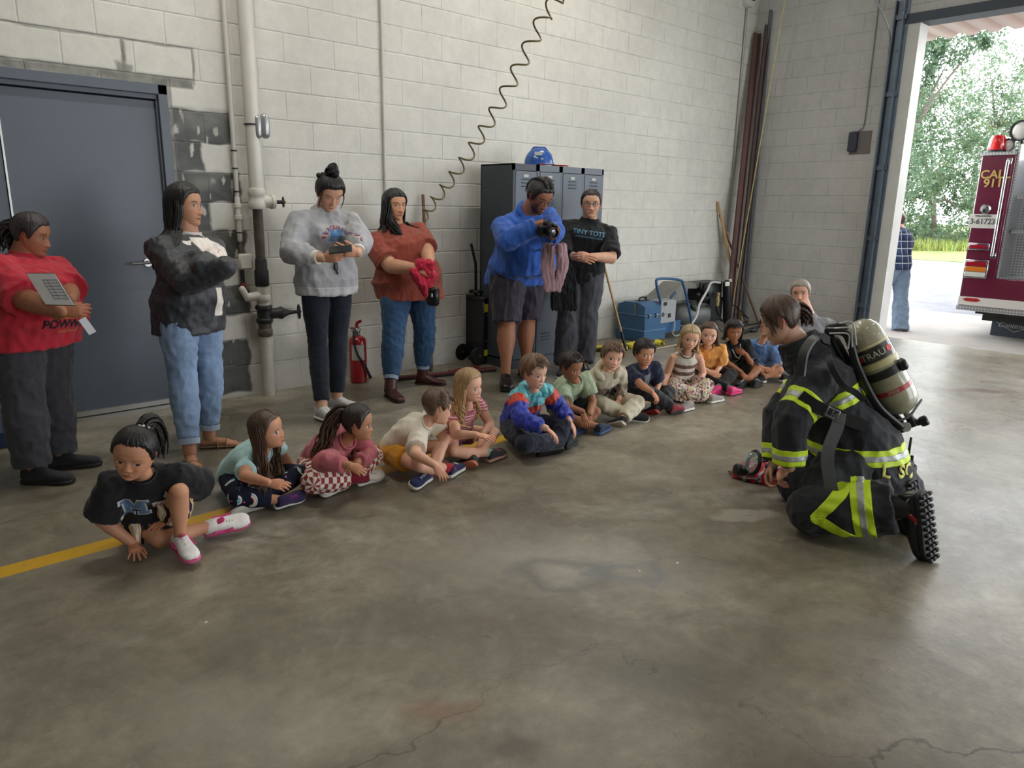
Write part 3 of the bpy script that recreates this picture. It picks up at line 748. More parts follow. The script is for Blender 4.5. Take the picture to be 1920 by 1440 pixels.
def on_mesh(me_list, text=None, poly=None, o=V(0, 0, 0), x=V(1, 0, 0), y=V(0, 0, 1), size=.05, off=.0015, th=.0012, shear=0, align='CENTER', curve=0, space=1, thick=.0, sub=.012):
    """lettering or a cut shape laid on a garment: projected along -(x cross y) on to the meshes"""
    import bmesh
    x = Vector(x).normalized(); y = (Vector(y)-x*Vector(y).dot(x)).normalized(); n = x.cross(y)
    bv = [BVHTree.FromPolygons([v.co for v in m.vertices], [p.vertices[:] for p in m.polygons]) for m in me_list]
    if text is not None:
        c = bpy.data.curves.new('t', 'FONT'); c.body = text; c.size = size; c.align_x = align; c.align_y = 'CENTER'; c.shear = shear; c.space_character = space; c.offset = thick; c.resolution_u = 3
        ob = bpy.data.objects.new('t', c); me = bpy.data.meshes.new_from_object(ob); bpy.data.objects.remove(ob); bpy.data.curves.remove(c)
    else:
        me = bpy.data.meshes.new('p'); vs, fs = [], []
        for P in poly: fs.append(tuple(range(len(vs), len(vs)+len(P)))); vs += [(a, b, 0) for a, b in P]
        me.from_pydata(vs, [], fs)
    bm = bmesh.new(); bm.from_mesh(me); bpy.data.meshes.remove(me)
    bmesh.ops.triangulate(bm, faces=bm.faces[:])
    for _ in range(4):
        e = [q for q in bm.edges if q.calc_length() > sub]
        if not e: break
        bmesh.ops.subdivide_edges(bm, edges=e, cuts=1); bmesh.ops.triangulate(bm, faces=bm.faces[:])
    hits = []
    for v in bm.verts:
        a, b = v.co.x, v.co.y
        if curve: b += curve*a*a
        p = o+x*a+y*b; best = None
        for t in bv:
            h_ = t.ray_cast(p+n*.5, -n, 1.0)
            if h_[0] is not None and (best is None or (h_[0]-p).dot(n) > (best-p).dot(n)): best = h_[0]
        hits.append((v, p, best))
    dd = sorted((b_-p).dot(n) for v, p, b_ in hits if b_ is not None) or [0]; med = dd[len(dd)//2]
    for v, p, best in hits:
        if best is None or (best-p).dot(n) > med+.03:
            best = None
            for t in bv:
                h_ = t.ray_cast(p+n*(med+.028), -n, .12)
                if h_[0] is not None and (best is None or (h_[0]-p).dot(n) > (best-p).dot(n)): best = h_[0]
            if best is None: best = p+n*med
        v.co = best+n*off
    r = bmesh.ops.extrude_face_region(bm, geom=bm.faces[:])
    for v in r['geom']:
        if isinstance(v, bmesh.types.BMVert): v.co += n*th
    out = bpy.data.meshes.new('t'); bm.to_mesh(out); bm.free(); return out
# ---------------------------------------------------------------- the room
def nodes(name):
    m = bpy.data.materials.new(name); m.use_nodes = True; MATS[name] = m; return m, m.node_tree.nodes, m.node_tree.links, m.node_tree.nodes['Principled BSDF']
def math_(n, l, op, a, b=None, c=None):
    q = n.new('ShaderNodeMath'); q.operation = op
    for i, v in enumerate((a, b, c)):
        if v is None: continue
        if isinstance(v, (int, float)): q.inputs[i].default_value = v
        else: l.new(v, q.inputs[i])
    return q.outputs[0]
def ns_(n, l, vec, scale, detail=5, rough=.5, sc=None, dist=0):
    if sc:
        mp = n.new('ShaderNodeMapping'); mp.inputs['Scale'].default_value = sc; l.new(vec, mp.inputs['Vector']); vec = mp.outputs[0]
    q = n.new('ShaderNodeTexNoise'); q.inputs['Scale'].default_value = scale; q.inputs['Detail'].default_value = detail; q.inputs['Roughness'].default_value = rough; q.inputs['Distortion'].default_value = dist
    l.new(vec, q.inputs['Vector']); return q.outputs['Fac']
def step_(n, l, v, a, b, c=0, d=1):
    q = n.new('ShaderNodeMapRange'); l.new(v, q.inputs[0])
    for i, x in enumerate((a, b, c, d)): q.inputs[i+1].default_value = x
    return q.outputs[0]
def mix_(n, l, f, a, b, mode='MIX'):
    q = n.new('ShaderNodeMix'); q.data_type = 'RGBA'; q.blend_type = mode
    if isinstance(f, (int, float)): q.inputs[0].default_value = f
    else: l.new(f, q.inputs[0])
    for i, v in ((6, a), (7, b)):
        if isinstance(v, tuple): q.inputs[i].default_value = (*v[:3], 1)
        else: l.new(v, q.inputs[i])
    return q.outputs[2]
def block_mat(name, axis, col):
    m, n, l, b = nodes(name); tc = n.new('ShaderNodeTexCoord'); sp = n.new('ShaderNodeSeparateXYZ'); l.new(tc.outputs['Object'], sp.inputs[0])
    cb = n.new('ShaderNodeCombineXYZ'); l.new(math_(n, l, 'ADD', sp.outputs[axis], .0705+4.15), cb.inputs[0]); l.new(math_(n, l, 'ADD', sp.outputs[2], -.036+.4064*5), cb.inputs[1])
    wob = n.new('ShaderNodeTexNoise'); wob.inputs['Scale'].default_value = 22; l.new(tc.outputs['Object'], wob.inputs['Vector'])
    va = n.new('ShaderNodeVectorMath'); va.operation = 'MULTIPLY_ADD'; l.new(wob.outputs['Color'], va.inputs[0]); va.inputs[1].default_value = (.006, .006, 0); l.new(cb.outputs[0], va.inputs[2])
    def brick(ms, smo):
        k = n.new('ShaderNodeTexBrick'); k.inputs['Scale'].default_value = 1; k.inputs['Brick Width'].default_value = .415; k.inputs['Row Height'].default_value = .2032
        k.inputs['Mortar Size'].default_value = ms; k.inputs['Mortar Smooth'].default_value = smo; k.inputs['Bias'].default_value = 0
        k.inputs['Color1'].default_value = (1, 1, 1, 1); k.inputs['Color2'].default_value = (.86, .86, .86, 1); k.inputs['Mortar'].default_value = (.5, .5, .5, 1)
        l.new(va.outputs[0], k.inputs['Vector']); return k
    k1 = brick(.0045, .3); k2 = brick(.009, 1)
    lowz = step_(n, l, sp.outputs[2], .10, .12)
    at = n.new('ShaderNodeAttribute'); at.attribute_name = 'Col'
    o = tc.outputs['Object']
    big = step_(n, l, ns_(n, l, o, .9, 6, .6), .3, .7, .86, 1.06)
    fine = step_(n, l, ns_(n, l, o, 9, 6, .7), .3, .75, .90, 1.05)
    scr = step_(n, l, ns_(n, l, o, 5, 9, .72, (5, 5, 40) if axis == 0 else (5, 5, 40), .6), .655, .70)
    area_ = step_(n, l, ns_(n, l, o, 1.3, 3), .42, .62)
    scr = math_(n, l, 'MULTIPLY', scr, area_)
    dirt = step_(n, l, math_(n, l, 'ADD', sp.outputs[2], math_(n, l, 'MULTIPLY', ns_(n, l, o, 4, 6), .5)), .15, .75, .80, 1)  # wall tone darker towards the floor, broken up by noise
    c = mix_(n, l, 1, lin(col), k1.outputs['Color'], 'MULTIPLY') if False else mix_(n, l, math_(n, l, 'MULTIPLY', math_(n, l, 'MULTIPLY', k1.outputs['Fac'], .10), lowz), lin(col), lin(tuple(int(v*.62) for v in col)))
    jn = step_(n, l, ns_(n, l, o, 3.2, 5), .52, .60)
    dk = math_(n, l, 'MULTIPLY', math_(n, l, 'MULTIPLY', k1.outputs['Fac'], jn), math_(n, l, 'MULTIPLY', lowz, .22))
    c = mix_(n, l, dk, c, lin((84, 82, 76)))
    c = mix_(n, l, 1, c, k2.outputs['Color'], 'MULTIPLY') if False else c
    vm = n.new('ShaderNodeVectorMath'); vm.operation = 'SCALE'; l.new(c, vm.inputs[0]); l.new(math_(n, l, 'MULTIPLY', math_(n, l, 'MULTIPLY', big, fine), dirt), vm.inputs['Scale'])
    c = mix_(n, l, math_(n, l, 'MULTIPLY', scr, .62), vm.outputs[0], lin((96, 93, 86)))
    # bare patches (attribute R = bare block, G = mortar smear)
    sa = n.new('ShaderNodeSeparateColor'); l.new(at.outputs['Color'], sa.inputs[0])
    bare = mix_(n, l, step_(n, l, ns_(n, l, o, 6, 7, .65), .35, .65), lin((72, 74, 74)), lin((98, 100, 99)))
    c = mix_(n, l, sa.outputs[0], c, bare); c = mix_(n, l, sa.outputs[1], c, mix_(n, l, step_(n, l, ns_(n, l, o, 11, 6), .4, .6), lin((116, 116, 112)), lin((140, 139, 132))))
    l.new(c, b.inputs['Base Color']); b.inputs['Roughness'].default_value = .62; b.inputs['Specular IOR Level'].default_value = .35
    hgt = math_(n, l, 'ADD', math_(n, l, 'MULTIPLY', math_(n, l, 'MULTIPLY', k2.outputs['Fac'], lowz), -.55), math_(n, l, 'ADD', math_(n, l, 'MULTIPLY', ns_(n, l, o, 60, 6, .7), .22), math_(n, l, 'MULTIPLY', ns_(n, l, o, 8, 4, .6), .35)))
    bp = n.new('ShaderNodeBump'); bp.inputs['Strength'].default_value = .6; bp.inputs['Distance'].default_value = .009; l.new(hgt, bp.inputs['Height']); l.new(bp.outputs[0], b.inputs['Normal'])
    return m
WALLW = (212, 210, 202)
def rectw(x, z, x0, x1, z0, z1, e=.02, amp=.05, s=0):
    nx = amp*rnoise(np.stack([x*7, z*7, x*0+s], -1), 1); nz = amp*rnoise(np.stack([x*7, z*7, x*0+s+5], -1), 1)
    x = x+nx+.25*amp*rnoise(np.stack([x*31, z*31, x*0], -1), 1); z = z+nz*.8
    return np.clip(np.minimum(np.minimum(x-x0, x1-x), np.minimum(z-z0, z1-z))/e+.5, 0, 1)
def wall_left():
    xs = np.concatenate([np.arange(-7, .2, .3), np.arange(.2, 2.5, .0085), np.arange(2.5, 9.101, .33), [9.1]]); zs = np.concatenate([np.arange(-.02, 3.2, .0085), np.arange(3.2, 5.2, .25)])
    X, Z = np.meshgrid(xs, zs); nx, nz = len(xs), len(zs); x, z = X.ravel(), Z.ravel()
    r = np.zeros(len(x)); gch = r.copy(); fine = (x > .15) & (x < 2.55)
    xf, zf = x[fine], z[fine]; R = np.zeros(len(xf)); Gc = R.copy()
    row = lambda k: (k*.2032+.036, (k+1)*.2032+.036)
    # grey block courses beside the door frame, alternating long and short
    for k, x1, s in ((9, 2.20, 1), (8, 1.98, 2), (7, 2.24, 3), (6, 2.0, 4), (5, 2.25, 5), (4, 1.97, 6), (3, 2.24, 7), (2, 2.0, 8), (1, 2.22, 9), (0, 2.22, 10)):
        z0, z1 = row(k); R = np.maximum(R, rectw(xf, zf, 1.4, x1, z0-.004, z1+.004, .015, .028, s))
    Gc = np.maximum(Gc, rectw(xf, zf, -1, 1.95, 2.21, 2.275, .012, .016, 11))            # grout line over the frame
    Gc = np.maximum(Gc, rectw(xf, zf, 1.76, 1.80, 0, 2.22, .012, .012, 12)*.8)
    Gc = np.maximum(Gc, rectw(xf, zf, -1, 1.97, 2.462, 2.474, .006, .008, 13))
    Gc = np.maximum(Gc, rectw(xf, zf, 1.51, 1.535, 2.28, 2.47, .008, .010, 14)); Gc = np.maximum(Gc, rectw(xf, zf, 1.955, 1.967, 2.24, 2.47, .005, .008, 15))
    Gc = np.maximum(Gc, rectw(xf, zf, 1.47, 1.57, 2.25, 2.32, .02, .03, 16)*.9)
    for k, a, b_, s in ((9, 1.82, 2.16, 20), (7, 1.86, 2.1, 21), (5, 1.9, 2.12, 22), (3, 1.84, 2.15, 24)):
        z0, z1 = row(k); Gc = np.maximum(Gc, .55*rectw(xf, zf, a, b_, z0+.09, z1-.01, .05, .07, s))
    R = R*(1-rectw(xf, zf, 2.02, 2.5, row(8)[0]+.02, row(8)[1]-.01, .01, .02, 30))
    wh = rnoise(np.stack([xf*26, zf*9, xf*0+3], -1), 1); R = R*(1-np.clip((wh-.42)*12, 0, 1)*.8)
    r[fine] = R; gch[fine] = Gc
    pts = np.stack([x, np.full_like(x, YL), z], -1)
    d = np.maximum(r, gch)*-.004
    pts[:, 1] -= d
    fs = []
    for i in range(nz-1):
        for j in range(nx-1):
            if -.13 < (xs[j]+xs[j+1])/2 < 1.735 and zs[i] < 2.165: continue
            a = i*nx+j; fs.append((a, a+1, a+nx+1, a+nx))
    me = bpy.data.meshes.new('wall_left'); me.from_pydata(pts.tolist(), [], fs); me.update(); setcol(me, np.stack([r, gch, r*0], -1))
    smooth(me, 0); return link('wall_left', me, block_mat('painted_block', 0, WALLW), kind='structure')
wall_left()
bm_ = block_mat('painted_block_end', 1, (190, 190, 188))  # left-wall paint made darker, putting the end wall's shade into its colour
def boxs(name, lst, m, parent=None, **k):
    g = G()
    for c, s_ in lst: g.box(c, s_)
    return link(name, g.mesh(name), m, parent, **k)
def span(a, b): return (Vector(((a[0]+b[0])/2, (a[1]+b[1])/2, (a[2]+b[2])/2)), (abs(b[0]-a[0]), abs(b[1]-a[1]), abs(b[2]-a[2])))
DY0, DY1 = 3.46, -.5        # bay door opening, along Y
XO = XB+.2
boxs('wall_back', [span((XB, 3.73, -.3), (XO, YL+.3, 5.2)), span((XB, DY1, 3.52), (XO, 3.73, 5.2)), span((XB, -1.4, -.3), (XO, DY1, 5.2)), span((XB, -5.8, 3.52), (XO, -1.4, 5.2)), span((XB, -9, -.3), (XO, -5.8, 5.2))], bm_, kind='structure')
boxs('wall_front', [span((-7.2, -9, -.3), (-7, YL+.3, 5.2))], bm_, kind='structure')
boxs('wall_right', [span((-7.2, -9.2, -.3), (3.7, -9, 5.2)), span((8.9, -9.2, -.3), (XO, -9, 5.2)), span((3.7, -9.2, 3.8), (8.9, -9, 5.2))], bm_, kind='structure')  # opening added out of view to bring light from the right
boxs('ceiling', [span((-7.2, -9.2, 5.0), (XO, YL+.3, 5.2))], mat('white_ceiling', (205, 205, 200), .8, bump=.1), kind='structure')
def floor_mat():
    m, n, l, b = nodes('sealed_concrete'); tc = n.new('ShaderNodeTexCoord'); o = tc.outputs['Object']; sp = n.new('ShaderNodeSeparateXYZ'); l.new(o, sp.inputs[0])
    a = step_(n, l, ns_(n, l, o, .55, 8, .62, dist=.6), .32, .68)
    c = mix_(n, l, a, lin((114, 107, 92)), lin((164, 157, 140)))
    a2 = step_(n, l, ns_(n, l, o, 2.2, 9, .66, dist=1.2), .38, .72); c = mix_(n, l, math_(n, l, 'MULTIPLY', a2, .62), c, lin((84, 76, 60)))
    a4 = step_(n, l, ns_(n, l, o, 1.1, 9, .72, dist=.4), .54, .70); c = mix_(n, l, math_(n, l, 'MULTIPLY', a4, .6), c, lin((184, 180, 166)))
    a5 = step_(n, l, ns_(n, l, o, 3.1, 9, .75, dist=.9), .60, .72); c = mix_(n, l, math_(n, l, 'MULTIPLY', a5, .5), c, lin((112, 88, 64)))
    a3 = math_(n, l, 'MULTIPLY', step_(n, l, ns_(n, l, o, 16, 8, .75), .3, .7, .80, 1.16), step_(n, l, ns_(n, l, o, 5.5, 9, .72, dist=.8), .32, .70, .82, 1.14))
    vm = n.new('ShaderNodeVectorMath'); vm.operation = 'SCALE'; l.new(c, vm.inputs[0]); l.new(a3, vm.inputs['Scale']); c = vm.outputs[0]
    # warped position for stains and the shade painted by the left wall
    nz = n.new('ShaderNodeTexNoise'); nz.inputs['Scale'].default_value = 3.5; nz.inputs['Detail'].default_value = 7; l.new(o, nz.inputs['Vector'])
    wv = n.new('ShaderNodeVectorMath'); wv.operation = 'MULTIPLY_ADD'; l.new(nz.outputs['Color'], wv.inputs[0]); wv.inputs[1].default_value = (.34, .34, 0)
    l.new(o, wv.inputs[2]); ws = n.new('ShaderNodeSeparateXYZ'); l.new(wv.outputs[0], ws.inputs[0]); wx = math_(n, l, 'ADD', ws.outputs[0], -.17); wy = math_(n, l, 'ADD', ws.outputs[1], -.17)
    def ell(px, py, rx, ry, ang=0, hard=.25, w=(1, 0)):
        p = atz(px, py); u = math_(n, l, 'ADD', wx, -p.x); v = math_(n, l, 'ADD', wy, -p.y); ca, sa = math.cos(math.radians(ang)), math.sin(math.radians(ang))
        uu = math_(n, l, 'ADD', math_(n, l, 'MULTIPLY', u, ca/rx), math_(n, l, 'MULTIPLY', v, sa/rx)); vv = math_(n, l, 'ADD', math_(n, l, 'MULTIPLY', u, -sa/ry), math_(n, l, 'MULTIPLY', v, ca/ry))
        d = math_(n, l, 'SQRT', math_(n, l, 'ADD', math_(n, l, 'MULTIPLY', uu, uu), math_(n, l, 'MULTIPLY', vv, vv)))
        return step_(n, l, d, 1+hard, 1-hard), d
    def put(mask, col, amt):
        nonlocal c
        c = mix_(n, l, math_(n, l, 'MULTIPLY', mask, amt), c, lin(col))
    D = -47.6     # image-right axis on the floor
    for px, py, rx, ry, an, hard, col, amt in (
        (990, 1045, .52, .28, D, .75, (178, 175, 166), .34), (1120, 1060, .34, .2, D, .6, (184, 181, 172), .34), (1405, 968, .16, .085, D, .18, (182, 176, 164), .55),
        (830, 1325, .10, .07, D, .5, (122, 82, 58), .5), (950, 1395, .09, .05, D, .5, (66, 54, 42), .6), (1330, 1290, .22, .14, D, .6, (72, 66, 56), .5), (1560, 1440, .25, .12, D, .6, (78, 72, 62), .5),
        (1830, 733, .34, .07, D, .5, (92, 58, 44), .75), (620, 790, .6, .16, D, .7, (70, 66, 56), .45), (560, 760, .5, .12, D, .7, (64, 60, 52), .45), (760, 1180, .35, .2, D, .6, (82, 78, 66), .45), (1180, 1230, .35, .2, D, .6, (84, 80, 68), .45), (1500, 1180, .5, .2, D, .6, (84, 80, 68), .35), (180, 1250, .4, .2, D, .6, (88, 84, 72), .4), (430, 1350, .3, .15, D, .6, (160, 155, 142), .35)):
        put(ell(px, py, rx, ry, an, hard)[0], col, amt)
    for px, py, rx, ry, an, w_, col, amt in ((1065, 1075, .20, .125, D, .42, (82, 78, 84), .45), (980, 1040, .58, .34, D, .06, (88, 82, 72), .18), (1185, 1075, .1, .06, D, .5, (110, 118, 130), .5)):
        _, d = ell(px, py, rx, ry, an); put(step_(n, l, math_(n, l, 'ABSOLUTE', math_(n, l, 'SUBTRACT', d, 1.0)), w_, 0), col, amt)
    # painted yellow line
    yl = math_(n, l, 'ABSOLUTE', math_(n, l, 'SUBTRACT', math_(n, l, 'SUBTRACT', sp.outputs[1], math_(n, l, 'MULTIPLY', sp.outputs[0], .012)), 3.342))
    wear = step_(n, l, ns_(n, l, o, 24, 7, .75), .30, .40)
    ym = math_(n, l, 'MULTIPLY', step_(n, l, yl, .056, .051), math_(n, l, 'MAXIMUM', wear, .55))
    ym = math_(n, l, 'MULTIPLY', ym, step_(n, l, sp.outputs[0], 6.2, 6.1))
    put(ym, (206, 160, 40), .95)
    # cracks
    vo = n.new('ShaderNodeTexVoronoi'); vo.feature = 'DISTANCE_TO_EDGE'; vo.inputs['Scale'].default_value = .42; vw = n.new('ShaderNodeVectorMath'); vw.operation = 'MULTIPLY_ADD'
    l.new(nz.outputs['Color'], vw.inputs[0]); vw.inputs[1].default_value = (.5, .5, 0); l.new(o, vw.inputs[2]); l.new(vw.outputs[0], vo.inputs['Vector'])
    put(math_(n, l, 'MULTIPLY', step_(n, l, vo.outputs['Distance'], .0022, .0006), step_(n, l, ns_(n, l, o, .7, 3), .44, .56)), (48, 44, 38), .6)
    spk = step_(n, l, ns_(n, l, o, 38, 2, .5), .76, .79); put(spk, (58, 48, 38), .5)
    # tyre and scuff marks
    tm = step_(n, l, ns_(n, l, o, 6, 8, .7, (1, 9, 1)), .60, .68); put(math_(n, l, 'MULTIPLY', tm, step_(n, l, ns_(n, l, o, .8, 3), .5, .6)), (78, 72, 62), .45)
    l.new(c, b.inputs['Base Color'])
    rr = step_(n, l, math_(n, l, 'ADD', ns_(n, l, o, 1.7, 8, .7), math_(n, l, 'MULTIPLY', ns_(n, l, o, 20, 6), .3)), .4, .9, .22, .46); l.new(rr, b.inputs['Roughness']); b.inputs['Specular IOR Level'].default_value = .42
    bp = n.new('ShaderNodeBump'); bp.inputs['Strength'].default_value = .12; bp.inputs['Distance'].default_value = .01; l.new(math_(n, l, 'ADD', ns_(n, l, o, 30, 8, .7), math_(n, l, 'MULTIPLY', ns_(n, l, o, 2, 3), 2)), bp.inputs['Height']); l.new(bp.outputs[0], b.inputs['Normal'])
    return m
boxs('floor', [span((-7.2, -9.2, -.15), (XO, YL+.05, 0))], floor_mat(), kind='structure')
# ---- steel double door
DG = mat('grey_door_paint', (82, 90, 101), .42, bump=.06, bscale=140, var=.05, vscale=3)
ALU = mat('aluminium', (178, 178, 174), .35, .9)
d1 = link('door_1', (lambda g: (g.box((.355, YL+.06, 1.08), (.90-.012, .045, 2.07), bev=.003), g)[1])(G()).mesh(), DG, kind='structure'); d1.location.x = 0
d2 = link('door_2', (lambda g: (g.box((1.257, YL+.06, 1.08), (.90-.012, .045, 2.07), bev=.003), g)[1])(G()).mesh(), DG, kind='structure')
d1.data.transform(Matrix.Translation((0, 0, 0)))
g = G()
for y0, y1, w0 in ((YL-.012, YL+.09, .03),):
    for x0, x1, z0, z1 in ((-.145, -.085, 0, 2.217), (1.712, 1.772, 0, 2.217), (-.145, 1.772, 2.152, 2.217)): g.box(*span((x0, y0, z0), (x1, y1, z1)), bev=.004)
for x0, x1, z0, z1 in ((-.09, -.072, 0, 2.13), (1.700, 1.716, 0, 2.13), (-.09, 1.716, 2.122, 2.156)): g.box(*span((x0, YL+.012, z0), (x1, YL+.09, z1)), bev=.003)
link('trim_1', g, DG, kind='structure')
g = G(); g.box(*span((.801, YL+.026, .05), (.812, YL+.05, 2.11))); g.box(*span((1.699, YL+.020, .05), (1.706, YL+.04, 2.115))); g.box(*span((-.09, YL+.0, .0), (1.71, YL+.12, .022))); g.box(*span((-.09, YL+.02, .028), (1.70, YL+.038, .062)))
link('trim_2', g.mesh(), ALU, kind='structure')
g = G(); c = aty(277, 492, YL+.03); g.cyl(c, c+V(0, -.045, 0), .012); g.tube([c+V(0, -.05, 0), c+V(-.02, -.055, 0), c+V(-.11, -.055, -.004)], .009, 8); g.cyl(c+V(0, .01, 0), c+V(0, -.01, 0), .028)
link('door_handle', g, mat('steel', (150, 150, 150), .3, .9), d2)
# dark block backing behind door
boxs('trim_3', [span((-.3, YL+.12, 0), (1.9, YL+.16, 2.3))], mat('dark_void', (20, 20, 20), .9), kind='structure')
# ---- bay door jamb, track and lintel
WP = mat('white_jamb_paint', (205, 205, 200), .55, bump=.08, bscale=40, var=.06, vscale=4)
TR = mat('galvanised_track', (104, 116, 130), .4, .55, var=.1, vscale=9)
boxs('trim_4', [span((XB, 3.46, -.02), (XO+.03, 3.73, 3.52))], WP, kind='structure')
g = G()
for y0, y1, x0, x1 in ((3.590, 3.725, XB-.02, XB-.001), (3.712, 3.722, XB-.085, XB), (3.62, 3.632, XB-.075, XB), (3.632, 3.70, XB-.030, XB-.022)): g.box(*span((x0, y0, 0), (x1, y1, 3.75)))
for k in range(9): g.cyl((XB-.03, 3.66, .3+k*.42), (XB-.045, 3.66, .3+k*.42), .014, n=10)
for k in range(5): g.box(*span((XB-.05, 3.60, .35+k*.8), (XB-.035, 3.72, .40+k*.8)))
link('trim_5', g.mesh(), TR, kind='structure')
g = G(); g.tube([(XB-.05, 3.745, .05), (XB-.05, 3.742, 3.2)], .009, 8); g.tube(bez([(XB-.05, 3.742, 3.2), (XB-.10, 3.75, 3.45), (XB-.5, 3.8, 3.75)]), .009, 8)
link('trim_6', g, mat('track_edge', (170, 174, 178), .35, .7), kind='structure')
boxs('trim_7', [span((XB-.02, DY1, 3.50), (XO+.05, 3.73, 3.60))], mat('dark_header', (60, 68, 78), .5, .3), kind='structure')
# outside soffit of ribbed metal
g = G(); prof = []
for i in range(30):
    y = 4.2-i*.24; prof += [(y, 0), (y-.05, -.04), (y-.13, -.04), (y-.18, 0)]
for i in range(len(prof)-1):
    (a, h1), (b_, h2) = prof[i], prof[i+1]
    g.box(((XO+.62), (a+b_)/2, 3.62+(h1+h2)/2), (1.2, math.hypot(a-b_, h1-h2)+.004, .008), Matrix.Rotation(math.atan2(h2-h1, b_-a) if b_ > a else math.atan2(h1-h2, a-b_), 3, 'X'))
link('trim_8', g.mesh(), mat('tan_ribbed_metal', (196, 182, 170), .5), kind='structure')
# ---------------------------------------------------------------- the seated children
KID = {}
def kid(key, label, h, P, N, yaw, head, arms, legs, skin, hipyaw=None, zP=.115, face=None, q=.85, **kw):
    p0 = atz(P[0], P[1], zP*h/1.1)
    s = Person('seated_child', label, h, (p0.x, p0.y, 0), 'c', skin=skin, q=q, facekw=face, **kw)
    s.J['P'] = p0; n0 = s.at(p0, N, .27*h); s.torso(p0, n0, yaw, hipyaw); s.bend = .03*h
    s.headat(head[0], head[1], head[2], head[3], head[4] if len(head) > 4 else 0, head[5] if len(head) > 5 else 0)
    for sd, (e, w) in arms.items(): s.arm(sd, e, w)
    for sd, (k, a, t) in legs.items():
        K = atz(*k); A = atz(*a); s.J['K'+sd] = K; s.J['A'+sd] = A; s.J['T'+sd] = (atz(t[0], t[1], a[2])-A).normalized()
    s.check(); KID[key] = s; return s
LT, MD, DK, TN = (222, 172, 146), (196, 142, 112), (158, 108, 80), (182, 130, 100)
k1 = kid('k1', 'girl in a black tee with a blue M leaning on one hand, nearest the camera', 1.16, (290, 966), (268, 889, -1), -8, (252, 848, -22, 12, 13), {'R': ((222, 960, -1), (252, 1022, -1)), 'L': ((384, 912, 1), (318, 965, -1))},
    {'R': ((300, 1012, .06), (400, 985, .07), (455, 965)), 'L': ((336, 922, .30), (338, 1012, .075), (366, 1052))}, MD, face=dict(eyes='half', look=-.5), q=1.15)
k2 = kid('k2', 'girl with long brown hair in a pale blue tee and navy rainbow-print leggings', 1.06, (450, 888), (492, 848, -1), 45, (502, 805, 62, -8, -4), {'R': ((460, 893, -1), (503, 905, -1)), 'L': ((541, 873, 1), (500, 898, -1))},
    {'R': ((446, 930, .10), (532, 938, .055), (580, 925)), 'L': ((562, 888, .13), (480, 938, .05), (452, 960))}, MD, face=dict(look=.5))
k3 = kid('k3', 'ponytailed girl in a pink sweatshirt and red and white checkered trousers', 1.06, (598, 866), (648, 826, -1), 60, (672, 792, 78, 2, 0), {'R': ((604, 866, -1), (655, 872, -1)), 'L': ((700, 862, 1), (668, 868, -1))},
    {'R': ((588, 902, .11), (684, 895, .055), (716, 885)), 'L': ((696, 856, .14), (645, 905, .055), (596, 922))}, TN)
k4 = kid('k4', 'boy in a cream tee and mustard shorts bending forward beside the blonde girl', 1.08, (742, 842), (800, 793, -1), 72, (822, 762, 100, 14, 10), {'R': ((778, 851, -1), (815, 872, -1)), 'L': ((838, 830, 1), (822, 862, -1))},
    {'R': ((788, 874, .12), (846, 878, .05), (868, 862)), 'L': ((826, 838, .16), (803, 888, .06), (768, 908))}, LT)
k5 = kid('k5', 'girl with long wavy blonde hair in a pink striped top, bare knees crossed', 1.06, (855, 816), (876, 764, -1), 45, (880, 722, 58, 2, -4), {'R': ((854, 815, -1), (893, 815, -1)), 'L': ((919, 795, 1), (905, 812, -1))},
    {'R': ((850, 846, .11), (922, 850, .055), (958, 836)), 'L': ((926, 812, .14), (884, 862, .05), (862, 872))}, LT, face=dict(mouth_open=.4))
k6 = kid('k6', 'boy in a teal, orange and blue windbreaker and dark jeans sitting cross-legged', 1.12, (972, 796), (1000, 732, -1), 38, (1002, 696, 48, 8, 0), {'R': ((978, 787, -1), (1024, 803, -1)), 'L': ((1048, 762, 1), (1068, 790, -1))},
    {'R': ((985, 832, .12), (1062, 826, .055), (1086, 808)), 'L': ((1058, 802, .13), (1040, 836, .05), (1010, 838))}, (232, 186, 162), face=dict(eyes='half'))
k7 = kid('k7', 'boy in a sage green tee and dark shorts looking down, beside the windbreaker boy', 1.10, (1054, 758), (1078, 714, -1), 45, (1071, 686, 50, 14, 0), {'R': ((1060, 762, -1), (1092, 772, -1)), 'L': ((1111, 752, 1), (1106, 776, -1))},
    {'R': ((1072, 786, .10), (1124, 801, .05), (1156, 784)), 'L': ((1117, 772, .13), (1090, 798, .05), (1080, 803))}, DK, face=dict(eyes='half'))
k8 = kid('k8', 'boy in a cream hooded sweatsuit with a brown chest band', 1.08, (1124, 748), (1138, 694, -1), 25, (1148, 667, 22, 6, 8), {'R': ((1100, 728, 1), (1112, 752, 1)), 'L': ((1163, 728, 1), (1161, 748, -1))},
    {'R': ((1136, 762, .11), (1180, 778, .05), (1214, 780)), 'L': ((1194, 756, .13), (1165, 788, .045), (1150, 790))}, LT, face=dict(look=.3))
k9 = kid('k9', 'dark-haired boy in a navy and grey tee and black track trousers', 1.06, (1190, 735), (1206, 688, -1), 30, (1208, 660, 32, 4, 0), {'R': ((1202, 722, -1), (1222, 734, -1)), 'L': ((1234, 718, 1), (1230, 735, -1))},
    {'R': ((1214, 735, .17), (1262, 764, .055), (1290, 760)), 'L': ((1252, 736, .13), (1228, 766, .05), (1208, 762))}, MD, face=dict(look=.4))
